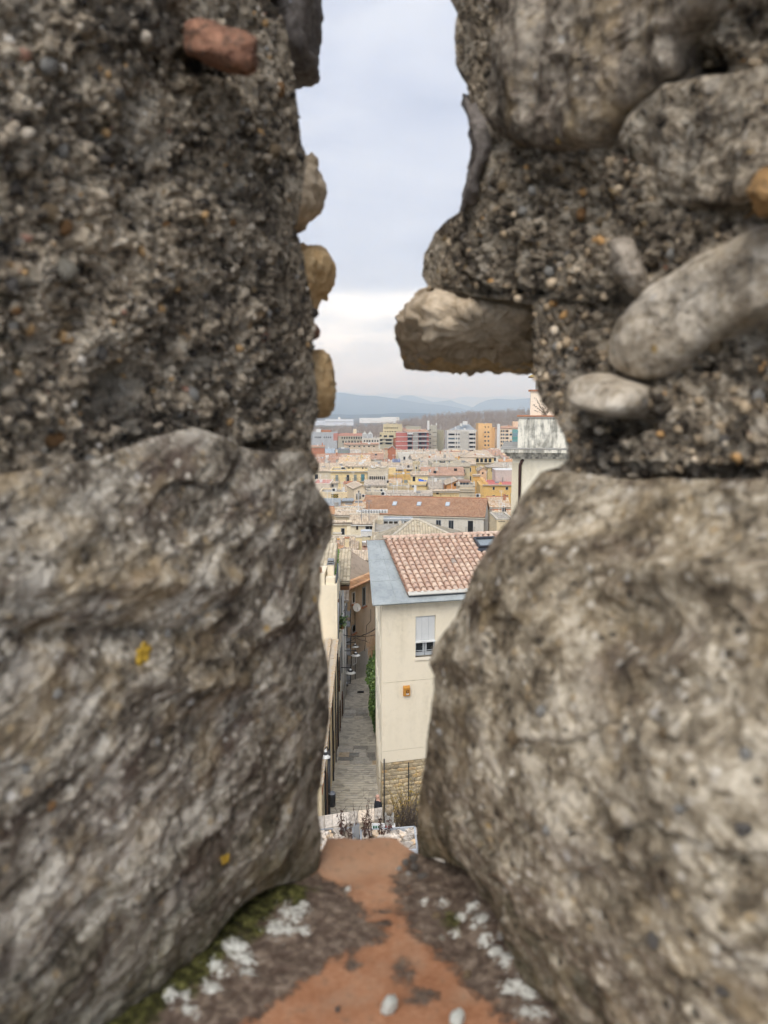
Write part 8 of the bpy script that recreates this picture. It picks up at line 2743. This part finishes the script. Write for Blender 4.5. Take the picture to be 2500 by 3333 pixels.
# ------------------------------------------------------------------ wooded hill with bare trees
CAN = [(-3000, 1400), (900, 1398), (1040, 1391), (1180, 1384), (1290, 1371), (1350, 1359), (1400, 1348), (1450, 1344), (1520, 1338), (1600, 1336), (1725, 1331), (2300, 1326), (6000, 1350)]
def crest_z(x, Y=1200.0):
    px = 1250 + FPX * x / Y
    py = float(interp(px, CAN))
    return P(px, py, Y).z - 13.0
hx_ = np.linspace(-1500, 1900, 90)
hy_ = np.array([640, 700, 780, 860, 940, 1020, 1100, 1160, 1200, 1260, 1400, 1700, 2100])
prof_ = np.array([0.0, .12, .28, .44, .6, .75, .89, .96, 1.0, .97, .8, .4, 0.0])
hp = np.zeros((len(hy_), len(hx_), 3))
for r in range(len(hy_)):
    for c in range(len(hx_)):
        cz = max(crest_z(hx_[c]), -44.5)
        b0_ = gz(hy_[r]) - .4
        hp[r, c] = (hx_[c], hy_[r], b0_ + (cz - b0_) * prof_[r])
def mat_hill():
    m, g, b = new_mat('hill_floor')
    n = g.noise(g.obj(), 0.05, 5, 0.6)
    g.put(b.inputs['Base Color'], g.ramp(n, [(0.35, (0.2, 0.16, 0.125)), (0.65, (0.32, 0.26, 0.205))]))
    return m
hill = link('hill', grid_mesh('hill', hp, mat_hill()))
tag(hill, 'low brown hill beyond the town', kind='structure')
def hill_z(x, y):
    t = float(np.interp(y, hy_, prof_))
    b0_ = gz(y) - .4
    return b0_ + (max(crest_z(x), -44.5) - b0_) * t
# one bare tree: trunk, forking limbs and a haze of twigs; a few variants, then thousands of them as one wood
def bare_tree(seed):
    rg5 = random.Random(seed)
    b = MB()
    H = rg5.uniform(11, 15)
    b.tube([(0, 0, -1), (0, 0, H * .45), (rg5.uniform(-.4, .4), 0, H * .95)], .28, 4, .04, caps=False)
    for k in range(11):
        z = H * rg5.uniform(.25, .8)
        a = rg5.uniform(0, 6.28)
        ln = H * rg5.uniform(.2, .38)
        e = Vector((math.cos(a) * ln * .6, math.sin(a) * ln * .6, z + ln * .9))
        b.tube([(0, 0, z), e], .13, 3, .03, caps=False)
        for q in range(3):
            s = Vector((0, 0, z)).lerp(e, rg5.uniform(.4, .9))
            b.tube([s, s + Vector((rg5.uniform(-1.4, 1.4), rg5.uniform(-1.4, 1.4), rg5.uniform(.6, 2.2)))], .07, 3, .02, caps=False)
    tris = []
    for f in b.f:
        tris.append((f[0], f[1], f[2]))
        tris.append((f[0], f[2], f[3]))
    return np.array(b.v), np.array(tris)
TV = [bare_tree(s) for s in range(6)]
rgw = np.random.default_rng(8)
V, Fq, off = [], [], 0
for k in range(2900):
    y = 690 + 560 * rgw.random() ** .8
    px = rgw.uniform(950, 1800)
    x = (px - 1250) / FPX * y
    z = hill_z(x, y)
    tv_, tf_ = TV[rgw.integers(6)]
    a, s = rgw.uniform(0, 6.28), rgw.uniform(.75, 1.15)
    R_ = np.array([[math.cos(a), -math.sin(a), 0], [math.sin(a), math.cos(a), 0], [0, 0, 1]])
    V.append((tv_ * s) @ R_.T + np.array([x, y, z]))
    Fq.append(tf_ + off)
    off += len(tv_)
me = bpy.data.meshes.new('bare_wood')
fill_mesh(me, np.concatenate(V), np.concatenate(Fq))
m, g, bs = new_mat('bare_wood')
r_ = g.n('ShaderNodeNewGeometry').outputs['Random Per Island']
g.put(bs.inputs['Base Color'], g.ramp(r_, [(0.0, (0.24, 0.19, 0.15)), (0.5, (0.38, 0.31, 0.25)), (0.85, (0.50, 0.43, 0.36)), (1.0, (0.7, 0.64, 0.56))]))
me.materials.append(m)
wood = link('bare_wood', me)
tag(wood, 'wood of bare winter trees covering the hill', 'wood', kind='stuff')

# ------------------------------------------------------------------ mountains
def mat_mount(name, c0, c1):
    m, g, b = new_mat(name)
    n = g.noise(g.obj(), 0.0012, 6, 0.6)
    g.put(b.inputs['Base Color'], g.ramp(n, [(0.35, c0), (0.65, c1)]))
    return m
M_MT = mat_mount('forested_mountain', (0.022, 0.03, 0.022), (0.055, 0.062, 0.042))
def ridge(name, label, Y, pts, seed, half=3200.0, amp=14.0):
    pxs = np.concatenate([np.linspace(-2600, 1000, 40), np.linspace(1010, 1760, 160), np.linspace(1780, 5200, 40)])
    top = interp(pxs, pts)
    zc_ = np.array([P(a, t, Y).z for a, t in zip(pxs, top)])
    xc_ = np.array([P(a, t, Y).x for a, t in zip(pxs, top)])
    ds = np.array([-1, -.85, -.7, -.55, -.4, -.28, -.18, -.09, 0, .15, .4, .7, 1.0])
    pr = np.array([0, .05, .14, .27, .44, .6, .76, .9, 1.0, .85, .5, .18, 0])
    out = np.zeros((len(ds), len(pxs), 3))
    for r in range(len(ds)):
        yv = Y + ds[r] * half
        out[r, :, 0] = xc_ * yv / Y
        out[r, :, 1] = yv
        out[r, :, 2] = -46 + (zc_ + 46) * pr[r]
    nz = fbm(out * 0.0011, 5, seed)
    out[..., 2] += nz * amp * np.where(np.abs(ds) < .01, .5, 4.0)[:, None] * pr[:, None]
    o = link(name, grid_mesh(name, out, M_MT))
    tag(o, label, kind='structure')
ridge('mountain_ridge', 'near blue mountain ridge at the left', 11500, [(-2600, 1300), (400, 1290), (900, 1282), (1085, 1277), (1119, 1279), (1171, 1287), (1223, 1288), (1290, 1297), (1363, 1311), (1441, 1318), (1498, 1328), (1530, 1338), (1580, 1352), (1700, 1362), (5200, 1362)], 3)
ridge('mountain_ridge', 'second blue mountain ridge in the middle', 15500, [(-2600, 1330), (1100, 1310), (1240, 1302), (1290, 1296), (1311, 1287), (1342, 1287), (1378, 1298), (1410, 1309), (1467, 1302), (1487, 1311), (1540, 1325), (1600, 1335), (2200, 1340), (5200, 1340)], 5)
ridge('mountain_ridge', 'blue mountain ridge at the right', 13500, [(-2600, 1362), (1480, 1350), (1520, 1336), (1539, 1327), (1560, 1314), (1586, 1303), (1617, 1298), (1669, 1301), (1726, 1296), (1900, 1290), (2600, 1295), (5200, 1310)], 7)
ridge('mountain_ridge', 'palest far mountain ridge along the horizon', 27000, [(-2600, 1290), (900, 1278), (1104, 1273), (1171, 1280), (1223, 1287), (1238, 1283), (1259, 1278), (1290, 1283), (1337, 1285), (1400, 1291), (1470, 1298), (1520, 1290), (1570, 1294), (1650, 1287), (1720, 1295), (2300, 1285), (5200, 1290)], 9, half=5200)
ridge('foothill', 'low wooded foothills on the plain', 6500, [(-2600, 1352), (1000, 1352), (1085, 1351), (1160, 1353), (1240, 1350), (1300, 1345), (1380, 1347), (1450, 1352), (1600, 1356), (5200, 1356)], 13, half=1500, amp=5)

# ------------------------------------------------------------------ haze
hz_me = MB().box(-46000, 46000, -300, 46000, -62, 760).mesh('haze', None)
m = bpy.data.materials.new('haze_air')
m.use_nodes = True
m.node_tree.nodes.clear()
g = G(m.node_tree)
out = g.n('ShaderNodeOutputMaterial')
pv = g.n('ShaderNodeVolumePrincipled')
pv.inputs['Color'].default_value = (0.56, 0.75, 1.0, 1)
pv.inputs['Absorption Color'].default_value = (1, 1, 1, 1)
pv.inputs['Density'].default_value = 1.6e-4
pv.inputs['Anisotropy'].default_value = 0.0
m.node_tree.links.new(pv.outputs[0], out.inputs['Volume'])
hz_me.materials.append(m)
haze = link('haze', hz_me)
tag(haze, 'pale blue haze over the plain', kind='stuff')
